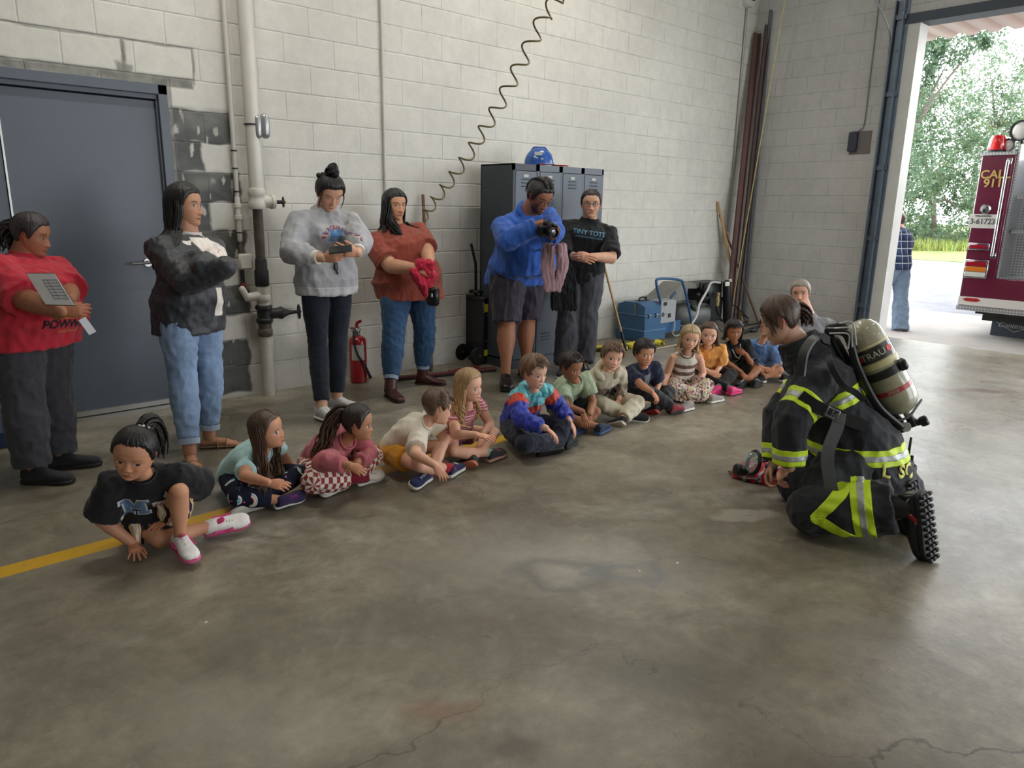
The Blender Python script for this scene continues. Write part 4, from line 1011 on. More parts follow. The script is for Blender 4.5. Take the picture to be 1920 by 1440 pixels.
k10 = kid('k10', 'girl with short blonde hair in a striped dress with a floral skirt', 1.06, (1276, 715), (1288, 663, -1), 15, (1294, 632, 14, 10, 6), {'R': ((1250, 703, 1), (1246, 727, -1)), 'L': ((1318, 700, 1), (1305, 722, -1))},
    {'R': ((1268, 731, .10), (1325, 744, .05), (1362, 752)), 'L': ((1326, 723, .12), (1285, 745, .05), (1262, 756))}, LT, face=dict(look=0))
k11 = kid('k11', 'smiling girl in an orange tee, black leggings and pink clogs', 1.06, (1326, 695), (1327, 652, -1), 8, (1329, 625, 6, 4, 0), {'R': ((1307, 686, -1), (1331, 698, -1)), 'L': ((1353, 683, 1), (1343, 697, -1))},
    {'R': ((1322, 708, .10), (1372, 730, .05), (1400, 722)), 'L': ((1372, 702, .13), (1345, 728, .05), (1325, 730))}, LT, face=dict(smile=1))
k12 = kid('k12', 'child with bobbed black hair and a lanyard, one hand raised to the chest', 1.04, (1378, 686), (1377, 643, -1), 15, (1376, 619, 18, 8, 0), {'R': ((1362, 680, -1), (1390, 698, -1)), 'L': ((1407, 680, 1), (1398, 664, -1))},
    {'R': ((1374, 697, .10), (1415, 716, .05), (1436, 708)), 'L': ((1420, 693, .13), (1398, 714, .05), (1385, 718))}, DK, face=dict(eyes='half'))
k13 = kid('k13', 'child in a light blue tee at the far end of the row behind the firefighter', 1.04, (1425, 684), (1428, 643, -1), -10, (1440, 612, -10, 4, 0), {'R': ((1403, 680, -1), (1430, 690, -1)), 'L': ((1462, 680, 1), (1448, 692, -1))},
    {'R': ((1428, 696, .10), (1468, 706, .05), (1500, 704)), 'L': ((1462, 694, .12), (1430, 708, .05), (1430, 716))}, MD, q=.6)
# ---------------------------------------------------------------- the standing grown-ups
ADU = {}
def adult(key, label, h, feet, zP, N, yaw, head, arms, legs, skin, kind='f', hipyaw=None, face=None, px=None, q=.85, **kw):
    """feet: floor pixel below the pelvis; px: pelvis picture x shift"""
    f0 = atz(*feet); s = Person('person', label, h, (f0.x, f0.y, 0), kind, skin=skin, q=q, facekw=dict(dict(wide=1.06), **(face or {})), head_scale=1.06, **kw)
    P = V(f0.x, f0.y, zP*h); s.J['P'] = P; n0 = s.at(P, N, .30*h); s.torso(P, n0, yaw, hipyaw, sw=kw.get('sw', 1)); s.bend = 0
    s.headat(head[0], head[1], head[2], head[3], head[4] if len(head) > 4 else 0, head[5] if len(head) > 5 else 0)
    for sd, a in arms.items(): s.armik(sd, *a)
    for sd, (a, t, pole) in legs.items():
        A = atz(a[0], a[1], .045*h); s.leg(sd, A, pole=s.dirv(pole)); s.J['T'+sd] = s.dirv(t)
    s.check(); ADU[key] = s; return s
BR, TAN, LBR = (150, 100, 74), (190, 140, 112), (204, 158, 132)
a1 = adult('a1', 'woman in a red tee and dark trousers holding a clipboard, at the far left', 1.50, (92, 876), .52, (46, 478, 0), 48, (60, 440, 66, 14, 0), {'R': (128, 592, .30, (-.5, -.8, 0)), 'L': (150, 588, .27, (.5, -.8, 0))},
    {'R': ((62, 884), 55, 30), 'L': ((112, 858), 75, 45)}, BR, fat=1.55, belly=.03, face=dict(eyes='half', jaw=1.15), hipyaw=45)
a2 = adult('a2', 'woman with long black hair in a black jacket and light jeans with her arms folded', 1.63, (378, 838), .52, (350, 438, 0), 42, (347, 384, 62, 2, 0), {'R': (424, 500, .27, (-.3, -1, .1)), 'L': (376, 500, .31, (.5, -1, .1))},
    {'R': ((356, 848), 20, 20), 'L': ((392, 818), 70, 50)}, TAN, fat=1.2, belly=.008, face=dict(look=.5, wide=1.05))
a3 = adult('a3', 'woman with a black bun in a grey sweatshirt looking down at her phone', 1.66, (622, 760), .53, (609, 392, 0), 22, (618, 360, 22, 36, 0), {'R': (606, 484, .33, (-.9, -.5, 0)), 'L': (672, 481, .33, (.9, -.5, 0))},
    {'R': ((604, 768), 30, 10), 'L': ((632, 750), 50, 30)}, LBR, fat=1.12, limb=.9, face=dict(eyes='down'))
a4 = adult('a4', 'woman with long black hair in a rust knit top holding a bundled red jacket', 1.61, (768, 720), .52, (738, 425, 0), 30, (740, 384, 34, 4, 0), {'R': (782, 503, .31, (-.5, -.8, .1)), 'L': (808, 500, .28, (.6, -.8, 0))},
    {'R': ((732, 728), 20, 15), 'L': ((792, 704), 65, 45)}, (200, 150, 120), fat=1.5, belly=.02, face=dict(eyes='half', look=.4, wide=1.08))
a5 = adult('a5', 'man in a blue long-sleeved pullover and dark shorts looking down at a camera', 1.79, (968, 706), .525, (990, 398, -1), 38, (1012, 368, 42, 32, 0), {'R': (1012, 421, .42, (-.8, -.55, .2)), 'L': (1036, 448, .40, (.7, -.8, 0))},
    {'R': ((948, 706), 15, 15), 'L': ((986, 690), 45, 30)}, BR, kind='m', fat=1.38, belly=.035, face=dict(eyes='down', beard=.75, wide=1.06))
a6 = adult('a6', 'woman with glasses in a black tee and charcoal trousers with her hands clasped', 1.68, (1082, 686), .52, (1106, 412, 0), 2, (1108, 382, 2, 2, 0), {'R': (1084, 482, .27, (-.9, -.7, -.4)), 'L': (1108, 481, .28, (1, -.6, -.4))},
    {'R': ((1058, 688), -15, -10), 'L': ((1094, 684), 15, 10)}, LBR, fat=1.12, face=dict(smile=.3))
# ---------------------------------------------------------------- dressing helpers
HB, HDK, HBR, HLB, HBL = (20, 16, 16), (34, 24, 20), (72, 52, 38), (104, 80, 58), (160, 128, 88)
def cap(s, name, c0, th=.07, **k):
    ln = k.pop('mk', None)
    me = hair_cap(tuple(np.array(Vector(a)) for a in s.fr), s.hh, th, s.child, s.fk.get('wide', 1.0), q=s.q, c0=c0, seed=len(s.root.name)+int(s.hh*1e4) % 17, **k)
    s.hairo = link(name, me, hair_mat(), s.root); return s.hairo
def short_hair(s, c0, th=.075, n=260, ln=.13, sweep=.5, lift=0, up=.35, rs=.016):
    """boy's cut: cap plus short tapered locks combed forward from the crown"""
    cap(s, 'hair', c0, th, lift=lift, amp=.016, streak=34)
    rnd = random.Random(n); c, R_, F_, U_ = [Vector(a) for a in s.fr]; hh = s.hh; k = s.fk.get('wide', 1)*(1.06 if s.child else 1); out = []
    for i in range(n):
        a = rnd.uniform(-math.pi, math.pi); e = math.radians(rnd.uniform(18 if abs(a) < .9 else -6, 85))
        dx, dy, dz = math.sin(a)*math.cos(e)*.345*k, math.cos(a)*math.cos(e)*(.37 if math.cos(a) > 0 else .44), .10+math.sin(e)*.40
        if abs(a) < 1.0: dz = max(dz, .30+lift)
        p = c+(R_*dx+F_*dy+U_*dz)*hh; nr = (p-c-U_*.08*hh).normalized()
        fl = (F_*sweep+R_*dx*1.2-U_*.35+R_*rnd.gauss(0, .25)); fl = (fl-nr*fl.dot(nr)).normalized()
        L = ln*hh*rnd.uniform(.6, 1.2); p = p+nr*th*.55*hh
        out.append(([p-fl*L*.35, p+nr*.03*hh, p+fl*L*.5+nr*up*.05*hh, p+fl*L-nr*.0*hh], [rs*hh*.7, rs*hh*1.2, rs*hh, rs*hh*.25]))
    link('hair_lock', strands(out, c0, .32, 5, n), hair_mat(), s.hairo)
def hloc(s, x, y, z):
    c, R_, F_, U_ = [Vector(a) for a in s.fr]; return c+(R_*x+F_*y+U_*z)*s.hh
def fringe(s, c0, n=30, z0=.36, z1=.12, a=60, seed=3):
    rnd = random.Random(seed); out = []
    for i in range(n):
        t = math.radians(rnd.uniform(-a, a)); w = .36*1.06
        out.append((bez([hloc(s, .1*math.sin(t), .0, .50), hloc(s, w*math.sin(t)*.8, .30*math.cos(t), .42), hloc(s, w*math.sin(t), .40*math.cos(t), .28), hloc(s, w*1.03*math.sin(t), .405*math.cos(t), z1+rnd.uniform(-.03, .05))], 4), [.018*s.hh]*9+[.014*s.hh, .01*s.hh, .006*s.hh, .004*s.hh]))
    link('fringe', strands([(p, r[:len(p)]+[.004*s.hh]*(len(p)-len(r))) for p, r in out], c0, .3, 5, seed), hair_mat(), s.hairo)
def glasses(s, col=(30, 24, 24), rnd_=True):
    g = G(); ez = -.045 if s.child else 0
    for sg in (-1, 1):
        g.rings([[hloc(s, sg*.155+(.088+q)*math.cos(2*math.pi*j/22), .395+e-.02*abs(math.cos(2*math.pi*j/22)), ez-.015+(.066+q)*math.sin(2*math.pi*j/22)) for j in range(22)] for q, e in ((-.007, 0), (0, .007), (.007, 0), (0, -.007))], close=True, caps=False)
        g.tube([hloc(s, sg*.245, .385, ez+.01), hloc(s, sg*.345, .30, ez+.02), hloc(s, sg*.36, .02, ez+.03)], .006*s.hh, 6)
    g.tube([hloc(s, -.07, .40, ez+.0), hloc(s, 0, .415, ez+.015), hloc(s, .07, .40, ez+.0)], .006*s.hh, 6)
    o = link('glasses', g, mat('spectacle_frame', col, .3), s.root)
    g = G()
    for sg in (-1, 1): g.prism([hloc(s, sg*.155+.085*math.cos(2*math.pi*j/20), .393, ez-.015+.063*math.sin(2*math.pi*j/20)) for j in range(20)], Vector(s.fr[2])*.0015)
    link('lens', g.mesh(), mat('clear_lens', (255, 255, 255), .02, trans=1, spec=.5), o)
def pr(s, m, text=None, poly=None, dx=0, dy=0, size=.04, name='print', src=None, fx=None, fy=None, off=.0016, **k):
    """print on the chest: dx towards the viewer's right, dy below the neck"""
    x = fx if fx is not None else -s.lat; y = fy if fy is not None else s.up
    o = s.J['N']-s.up*dy+x*dx+s.f*.05
    me = on_mesh([(src or s.topo).data], text, poly, o, x, y, size, off=off, **k)
    return link(name, me, m, src or s.topo)
def blobs(seed, n, w, h, r0, r1):
    rnd = random.Random(seed); P = []
    for i in range(n):
        cx, cy, r = rnd.uniform(-w, w), rnd.uniform(-h, h), rnd.uniform(r0, r1); a0 = rnd.uniform(0, 6)
        P.append([(cx+r*rnd.uniform(.6, 1.2)*math.cos(a0+k*1.05), cy+r*rnd.uniform(.6, 1.2)*math.sin(a0+k*1.05)) for k in range(6)])
    return P
def band(s, name, src, planes, m, off=.002, flt=None, **p):
    o = link(name, slice_part(src.data, planes, off, flt), m, src, **p); return o
def collar(s, m, r=.055, name='collar', z=0, dip=.25, th=.008, src=None):
    r = (.043 if s.child else .042)*(r/.054)*(1+.25*(s.fat-1)); z = z+.012*s.h
    """rib round the neck opening"""
    g = G(); n = 28; c0 = s.J['N']+s.up*z; rr = r*s.h; pts = []
    lat, f = s.lat, s.f
    for j in range(n): 
        a = 2*math.pi*j/n; pts.append(c0+lat*math.cos(a)*rr*1.05+f*(math.sin(a)*rr*.95+.004*s.h)-s.up*(.5+.5*math.sin(a))*dip*rr)
    R = []
    for j in range(n):
        t = (pts[(j+1) % n]-pts[j-1]).normalized(); u = (pts[j]-c0).normalized(); w = t.cross(u); R.append([pts[j]+u*th*.45*math.cos(q*1.0472)+w*th*math.sin(q*1.0472) for q in range(6)])
    g.rings(R, close=True, caps=False); return link(name, g, m, src or s.topo)
def blockM(w, h, t, e=0):
    x, y = w/2+e, h/2+e; t = t+e; s_ = .22*w
    return [[(-x, -y), (-x+t, -y), (-x+t, y), (-x, y)], [(x-t, -y), (x, -y), (x, y), (x-t, y)], [(-x+t*.2, y), (-x+t*1.2, y), (t*.5, -y*.45), (-t*.5, -y*.45)], [(x-t*1.2, y), (x-t*.2, y), (t*.5, -y*.45), (-t*.5, -y*.45)][::1],
            [(-x-t*.5, -y), (-x+t*1.5, -y), (-x+t*1.5, -y+t*.7), (-x-t*.5, -y+t*.7)], [(x-t*1.5, -y), (x+t*.5, -y), (x+t*.5, -y+t*.7), (x-t*1.5, -y+t*.7)], [(-x-t*.5, y-t*.7), (-x+t, y-t*.7), (-x+t, y), (-x-t*.5, y)], [(x-t, y-t*.7), (x+t*.5, y-t*.7), (x+t*.5, y), (x-t, y)]]
WHT = cloth('white_cotton', (225, 222, 214)); RUB = mat('white_rubber', (215, 212, 205), .55); BRB = mat('black_rubber', (22, 22, 24), .6)
BLK = cloth('black_cotton', (26, 27, 30)); 
def pattern_mat(name, build, rough=.9):
    m, n, l, b = nodes(name); a = n.new('ShaderNodeAttribute'); a.attribute_name = 'puv'; tc = n.new('ShaderNodeTexCoord')
    l.new(build(n, l, a.outputs['Vector'], tc.outputs['Object']), b.inputs['Base Color']); b.inputs['Roughness'].default_value = rough; b.inputs['Specular IOR Level'].default_value = .25
    bp = n.new('ShaderNodeBump'); bp.inputs['Strength'].default_value = .25; bp.inputs['Distance'].default_value = .01; l.new(ns_(n, l, tc.outputs['Object'], 350, 3), bp.inputs['Height']); l.new(bp.outputs[0], b.inputs['Normal'])
    return m
def checker(n, l, u, o):
    q = n.new('ShaderNodeTexChecker'); mp = n.new('ShaderNodeMapping'); mp.inputs['Scale'].default_value = (46, 12, 0); l.new(u, mp.inputs['Vector']); l.new(mp.outputs[0], q.inputs['Vector']); q.inputs['Scale'].default_value = 1
    q.inputs['Color1'].default_value = (*lin((232, 222, 210)), 1); q.inputs['Color2'].default_value = (*lin((150, 66, 64)), 1); return q.outputs['Color']
def rainbows(n, l, u, o):
    mp = n.new('ShaderNodeMapping'); mp.inputs['Scale'].default_value = (11, 2.6, 1); l.new(u, mp.inputs['Vector'])
    v = n.new('ShaderNodeTexVoronoi'); v.inputs['Scale'].default_value = 1; v.inputs['Randomness'].default_value = .75; l.new(mp.outputs[0], v.inputs['Vector'])
    sb = n.new('ShaderNodeVectorMath'); sb.operation = 'SUBTRACT'; l.new(mp.outputs[0], sb.inputs[0]); l.new(v.outputs['Position'], sb.inputs[1]); sx = n.new('ShaderNodeSeparateXYZ'); l.new(sb.outputs[0], sx.inputs[0])
    r = n.new('ShaderNodeValToRGB'); r.color_ramp.interpolation = 'CONSTANT'; e = r.color_ramp.elements; e[0].position = 0; e[0].color = (*lin((26, 30, 48)), 1); e[1].position = .17; e[1].color = (*lin((236, 150, 160)), 1)
    for p, c in ((.22, (240, 225, 190)), (.27, (120, 190, 200)), (.32, (240, 236, 230)), (.36, (26, 30, 48))): q = e.new(p); q.color = (*lin(c), 1)
    l.new(v.outputs['Distance'], r.inputs[0]); k = step_(n, l, sx.outputs[0], -.02, .02)
    base = mix_(n, l, k, lin((26, 30, 48)), r.outputs[0])
    v2 = n.new('ShaderNodeTexVoronoi'); v2.inputs['Scale'].default_value = 1.9; l.new(mp.outputs[0], v2.inputs['Vector'])
    return mix_(n, l, step_(n, l, v2.outputs['Distance'], .11, .09), base, lin((214, 110, 170)))
def floral(n, l, u, o):
    v = n.new('ShaderNodeTexVoronoi'); v.inputs['Scale'].default_value = 78; v.inputs['Randomness'].default_value = 1; l.new(o, v.inputs['Vector'])
    r = n.new('ShaderNodeValToRGB'); r.color_ramp.interpolation = 'CONSTANT'; e = r.color_ramp.elements; e[0].position = 0; e[0].color = (*lin((214, 196, 190)), 1); e[1].position = .28; e[1].color = (*lin((196, 120, 146)), 1)
    for p, c in ((.42, (92, 72, 74)), (.52, (206, 200, 140)), (.62, (228, 216, 210)), (.74, (120, 96, 88)), (.84, (170, 176, 130))): q = e.new(p); q.color = (*lin(c), 1)
    sp = n.new('ShaderNodeSeparateColor'); l.new(v.outputs['Color'], sp.inputs[0]); l.new(sp.outputs[0], r.inputs[0]); return r.outputs[0]
def shorts_pat(n, l, u, o):
    w = n.new('ShaderNodeTexWave'); w.inputs['Scale'].default_value = 7; w.inputs['Distortion'].default_value = 6; l.new(o, w.inputs['Vector'])
    r = n.new('ShaderNodeValToRGB'); r.color_ramp.interpolation = 'CONSTANT'; e = r.color_ramp.elements; e[0].position = 0; e[0].color = (*lin((60, 40, 60)), 1); e[1].position = .3; e[1].color = (*lin((236, 214, 170)), 1)
    for p, c in ((.5, (196, 214, 110)), (.68, (226, 120, 120)), (.82, (240, 232, 220))): q = e.new(p); q.color = (*lin(c), 1)
    l.new(w.outputs['Fac'], r.inputs[0]); return r.outputs[0]
CHK = pattern_mat('red_white_checker', checker); RBW = pattern_mat('navy_rainbow_print', rainbows); FLR = pattern_mat('floral_print', floral); SHP = pattern_mat('striped_shorts_print', shorts_pat)
ZV = V(0, 0, 1)
def pd(a, b, z=.03):
    """floor direction between two picture points"""
    return (atz(*b, z)-atz(*a, z)).normalized()
# ---- 1: girl in the black tee
s = k1; s.J['WR'] = atz(250, 1020, .045); s.J['ER'] = ik(s.J['SR'], s.J['WR'], s.uarm, s.farm, s.dv(-1, .1, -.2))
s.hand('R', (pd((250, 1020), (258, 1046))-ZV*.16), V(0, 0, -1), curl=.05, spread=.22, thumb=.1)
s.hand('L', s.dv(-.8, -.4, .3), s.dv(-.2, -.6, -.6), curl=.4)
s.body()
tee = s.top('tee', BLK, sleeve=.86, hem=-.06, ease=.022, sl_ease=.034, flare=.03, wr=.006, neck=1.0)
collar(s, BLK, .052)
NAVY = cloth('letter_blue', (92, 122, 160)); RED = cloth('print_red', (150, 40, 52)); PWH = cloth('print_white', (210, 210, 205))
pr(s, PWH, poly=blockM(.078, .092, .022, .005), dx=-.045, dy=.125); pr(s, NAVY, poly=blockM(.078, .092, .020), dx=-.045, dy=.125, off=.0034, name='letter')
pr(s, PWH, poly=[[(-.0, -.018), (.085, -.004), (.09, .022), (.0, .016)]], dx=.02, dy=.125); pr(s, RED, poly=[[(.004, -.012), (.02, .010), (.016, -.008)], [(.022, -.008), (.04, .012), (.036, -.004)], [(.044, -.006), (.064, .016), (.058, 0)], [(.066, 0), (.086, .018), (.08, 0)]], dx=.02, dy=.125, off=.0034)
pr(s, PWH, poly=[[(0, 0), (.010, .022), (.004, .045), (-.008, .02)], [(.0, -.10), (.02, -.085), (.008, -.07)], [(.03, -.10), (.05, -.092), (.035, -.075)]], dx=.075, dy=.10)
s.bottom('shorts', SHP, length=.62, ease=.022, wr=.004)
PNK = cloth('shoe_pink', (206, 70, 130))
for sd, d, up in (('L', pd((330, 1010), (372, 1052)), ZV), ('R', s.dv(.95, .12, .05), s.dv(-.05, .75, .65))):
    sh = s.shoe(sd, cloth('white_leather', (226, 224, 222), bump=.05), mat('pink_rubber', (196, 88, 128), .6), d=d, up=up, laces=WHT, toe=1.05, L=.195, w=.038)
    base, d_, up_, lt, L, w, so, hi = s.sb; g = G()
    for q in (-1, 1): g.prism([base+d_*L*a+up_*(so+hi*b)+lt*q*(w*.83) for a, b in ((.22, .52), (.42, .22), (.62, .50), (.43, .36))], lt*q*.012)
    g.tube([base+d_*L*.36+up_*(so+hi*.98), base+d_*L*.42+up_*(so+hi*1.08)], .014, 10, flat=.4, up=up_)
    link('trim', g.mesh(), PNK, sh)
cap(s, 'hair', HB, .055, c0=None) if False else cap(s, 'hair', HB, .05, lift=.03, amp=.008, streak=50)
tail = tuft_bundle([hloc(s, -.06, -.24, .44), hloc(s, -.12, -.42, .50), hloc(s, -.20, -.56, .30), hloc(s, -.26, -.58, -.05), hloc(s, -.26, -.54, -.45)], .03, .045, HB, n=46, hh=s.hh, seed=4, strand=.035)
link('ponytail', tail, hair_mat(), s.hairo)
g = G(); g.lathe(hloc(s, -.06, -.26, .455), Vector(s.fr[3])*.8-Vector(s.fr[2])*.6, [(.022, -.008), (.030, 0), (.022, .008)], 16); link('hair_tie', g, WHT, s.hairo)
# ---- 2: girl in pale blue
s = k2; s.hand('R', s.dv(.9, -.2, .3), s.dv(0, -.5, -.8), curl=.5); s.hand('L', s.dv(-.8, -.3, .5), s.dv(0, -.4, -.8), curl=.5)
s.body(); AQ = cloth('pale_aqua_cotton', (176, 214, 216)); s.top('tee', AQ, sleeve=.42, hem=-.14, ease=.014, sl_ease=.016, wr=.004, flare=.02); collar(s, AQ, .05)
pr(s, cloth('print_dark', (40, 44, 60)), poly=[[(-.05, 0), (-.02, .008), (-.022, .014), (-.05, .008)], [(-.01, .006), (.02, .012), (.018, .02), (-.01, .014)], [(.03, .012), (.05, .02), (.05, .027), (.03, .02)]], dy=.16)
g = G(); g.tube(bez([s.J['N']+s.lat*.045+s.f*.02, s.J['N']+s.lat*.035+s.f*.075-s.up*.04, s.J['N']+s.f*.088-s.up*.085, s.J['N']-s.lat*.035+s.f*.075-s.up*.04, s.J['N']-s.lat*.045+s.f*.02]), .002, 6); link('necklace', g, WHT, s.root)
s.bottom('leggings', RBW, length=1.72, ease=.010, puv=True, wr=.003)
PURP = cloth('dark_purple_canvas', (52, 38, 76))
s.shoe('R', PURP, RUB, d=pd((530, 945), (585, 926)), up=s.dv(-.1, .5, .85), laces=cloth('magenta_lace', (170, 50, 150))); s.shoe('L', PURP, RUB, d=pd((500, 950), (455, 962)), up=s.dv(.1, .6, -.8))
cap(s, 'hair', HBR, .05, amp=.008, streak=44, part=.0)
link('hair_lock', long_hair(s.fr, s.hh, 1.25, (70, 50, 42), 110, 1, 1, 3, r=.022, spread=.92, tip=(104, 78, 60)), hair_mat(), s.hairo)
# ---- 3: girl in pink
s = k3; s.hand('R', s.dv(.7, -.4, .2), s.dv(0, -.5, -.8), curl=.6); s.hand('L', s.dv(-.8, -.3, .4), s.dv(0, -.4, -.8), curl=.6)
s.body(); PK = cloth('dusty_pink_fleece', (178, 98, 106)); s.top('sweatshirt', PK, sleeve=1.8, hem=-.06, ease=.022, sl_ease=.018, wr=.008, wsc=(13, 13, 9)); collar(s, PK, .056, th=.014)
pr(s, cloth('print_pale_pink', (206, 150, 154)), poly=blobs(5, 12, .05, .02, .004, .009), dy=.15)
s.bottom('trousers', CHK, length=1.62, ease=.026, puv=True, wr=.005)
OFFW = cloth('white_canvas', (222, 216, 206)); MRN = cloth('maroon_sock', (128, 30, 48))
for sd, a, b in (('L', (650, 905), (594, 924)), ('R', (680, 898), (718, 886))):
    g = G(); g.tube([s.J['K'+sd].lerp(s.J['A'+sd], .70), s.J['A'+sd]], [.031, .031], 12); link('sock', g, MRN, s.root)
    s.shoe(sd, OFFW, RUB, d=pd(a, b), up=s.dv(.1 if sd == 'L' else -.1, .6, .75), laces=WHT)
cap(s, 'hair', HDK, .055, amp=.009, streak=50)
link('ponytail', tuft_bundle([hloc(s, .02, -.36, .36), hloc(s, .05, -.55, .30), hloc(s, .06, -.78, -.15), hloc(s, .08, -.95, -.75), hloc(s, .1, -1.15, -1.2)], .028, .05, HDK, n=50, hh=s.hh, seed=8, strand=.03, wave=.012, tip=(92, 66, 50)), hair_mat(), s.hairo)
g = G()
for i in range(9): g.ell(hloc(s, .02+.06*math.cos(i*.7), -.40, .37+.06*math.sin(i*.7)), (.014,)*3, n=8, m=6)
link('scrunchie', g, BLK, s.hairo)
# ---- 4: boy in cream tee
s = k4; s.hand('R', s.dv(.6, -.8, .2), s.dv(-.3, -.3, -.9), curl=.4); s.hand('L', s.dv(-.2, -.9, .2), s.dv(-.3, -.3, -.9), curl=.4)
s.body(); CRM = cloth('cream_cotton', (222, 214, 196)); s.top('tee', CRM, sleeve=.72, hem=-.06, ease=.014, sl_ease=.020, wr=.005); collar(s, CRM, .052)
pr(s, cloth('print_dark_green', (44, 56, 50)), poly=blobs(9, 14, .045, .04, .006, .014), dy=.13)
MU = cloth('mustard_cotton', (206, 142, 44)); s.bottom('shorts', MU, length=.55, ease=.022, wr=.005)
SN = cloth('navy_canvas', (34, 42, 82)); RS = cloth('red_sock', (168, 40, 50))
for sd, a, b, u in (('L', (803, 888), (768, 908), s.dv(.55, .5, -.3)), ('R', (846, 878), (872, 860), s.dv(-.3, .6, .5))):
    g = G(); g.tube([s.J['K'+sd].lerp(s.J['A'+sd], .80), s.J['A'+sd]], [.029, .029], 12); link('sock', g, RS, s.root)
    s.shoe(sd, SN, RUB, d=pd(a, b), up=u, laces=WHT)
short_hair(s, (92, 68, 50), .07, 420, .15)
# ---- 5: girl with blonde waves
s = k5; s.hand('R', s.dv(.9, -.1, .3), s.dv(0, -.8, -.2), curl=.2, spread=.2); s.hand('L', s.dv(-.2, -.9, .4), s.dv(-.5, -.4, -.5), curl=.25, spread=.2)
s.body(); 
def stripes(n, l, u, o):
    w = n.new('ShaderNodeTexWave'); w.bands_direction = 'Z'; w.inputs['Scale'].default_value = 17; w.inputs['Distortion'].default_value = .6; l.new(o, w.inputs['Vector'])
    return mix_(n, l, step_(n, l, w.outputs['Fac'], .72, .78), lin((184, 100, 116)), lin((222, 190, 190)))
PST = pattern_mat('pink_stripe_knit', stripes); s.top('top', PST, sleeve=.35, hem=-.12, ease=.012, sl_ease=.012, wr=.004); collar(s, PST, .05)
pr(s, cloth('print_mauve', (206, 176, 186)), poly=blobs(3, 9, .04, .018, .004, .009), dy=.15)
s.bottom('shorts', cloth('lilac_shorts', (176, 110, 150)), length=.32, ease=.014)
g = G(); g.tube([s.J['KR'].lerp(s.J['AR'], .88), s.J['AR']], [.027, .027], 12); link('sock', g, cloth('mint_sock', (150, 178, 170)), s.root)
s.shoe('R', cloth('grey_black_mesh', (58, 56, 60)), mat('pink_beige_rubber', (190, 140, 124), .6), d=pd((922, 850), (960, 834)), up=s.dv(-.2, .75, .6), laces=PK)
s.shoe('L', cloth('grey_black_mesh', (58, 56, 60)), mat('orange_rubber', (196, 118, 84), .6), d=s.dv(-.3, -.15, -.2), up=s.dv(-.05, .45, -.9))
cap(s, 'hair', HBL, .06, amp=.010, streak=36)
link('hair_lock', long_hair(s.fr, s.hh, .85, (168, 134, 92), 120, 1, 1, 9, wave=.055, r=.022, spread=1.1, tip=(196, 164, 116), cvar=.35), hair_mat(), s.hairo)
# ---- 6: windbreaker boy
s = k6; s.hand('R', s.dv(.8, -.6, .2), s.dv(-.3, -.8, 0), curl=.35); s.hand('L', s.dv(.5, -.8, .3), s.dv(-.6, -.3, -.3), curl=.35)
s.body(); BLU = cloth('royal_blue_nylon', (34, 56, 160), rough=.5, bump=.1, spec=.5)
j = s.top('windbreaker', BLU, sleeve=1.85, hem=-.10, ease=.022, sl_ease=.022, wr=.009, wsc=(20, 20, 14))
def zones(me, fn):
    setcol(me, fn(co(me)))
N_, U_, F_, L_ = (np.array(v) for v in (s.J['N'], s.up, s.f, s.lat))
def jk(a):
    d = (N_-a)@U_; lat = np.abs((a-N_)@L_); v = d-lat*.2
    for sd in 'RL':
        S_, E, Wr = (np.array(k6.J[q+sd]) for q in 'SEW'); ax = (E-S_)/np.linalg.norm(E-S_); t = (a-S_)@ax; r = np.linalg.norm(a-S_-np.clip(t, 0, .3)[:, None]*ax, axis=1)
        a2 = (Wr-E)/np.linalg.norm(Wr-E); t2 = (a-E)@a2; r2 = np.linalg.norm(a-E-np.clip(t2, 0, .3)[:, None]*a2, axis=1)
        k = (r < .066) & (t > 0); v[k] = .055+t[k]*.9; v[(r2 < .062) & (t2 > -.01)] = .3
    c = np.tile(lin((34, 56, 170)), (len(a), 1)); c[v < .125] = lin((206, 66, 40)); c[v < .062] = lin((92, 186, 200)); return c
def grad(me, m):
    me.materials.clear(); me.materials.append(m)
JM = cloth('windbreaker_panels', (255, 255, 255), attr='Col', rough=.5, bump=.1, spec=.5); zones(j.data, jk); grad(j.data, JM)
TEAL = cloth('teal_nylon', (100, 190, 204), rough=.5, bump=.1, spec=.5)
g = G(); g.tube(bez([s.J['N']+s.lat*.07+s.f*.035-s.up*.02, s.J['N']+s.lat*.075-s.f*.02+s.up*.008, s.J['N']-s.f*.07-s.up*.01, s.J['N']-s.lat*.075-s.f*.02+s.up*.008, s.J['N']-s.lat*.07+s.f*.035-s.up*.02]), [.016]+[.028]*39+[.016], 10, flat=.8)
hd = remesh(g, .006, 2); wrinkle(hd, .006, (24, 24, 14)); link('hood', hd, TEAL, j)
g = G(); g.tube([s.J['N']+s.f*.075-s.up*.035, s.J['N']+s.f*.108-s.up*.12, s.J['N']+s.f*.118-s.up*.2], .0035, 6); link('zip', g, mat('zip_metal', (180, 180, 185), .35, .8), j)
g = G(); c = s.J['P']+s.f*.13+s.up*.035-s.lat*.02; g.ell(c, (.030, .022, .032)); g.tube([c+V(0, 0, .03), c+V(.012, 0, .05), c+V(.02, .01, .03)], .006, 8); one('sip_cup', g, mat('lime_plastic', (120, 206, 60), .4), "bright green plastic cup in the windbreaker boy's lap", 'cup')
DN = cloth('dark_denim', (40, 46, 62), var=.12); s.bottom('jeans', DN, length=1.85, ease=.016, wr=.006)
s.shoe('R', cloth('dark_green_mesh', (36, 48, 48)), BRB, d=pd((1062, 826), (1090, 808)), up=s.dv(-.3, .6, .6)); s.shoe('L', cloth('charcoal_mesh', (44, 48, 50)), BRB, d=pd((1060, 836), (1028, 842)), up=s.dv(.1, .5, -.7))
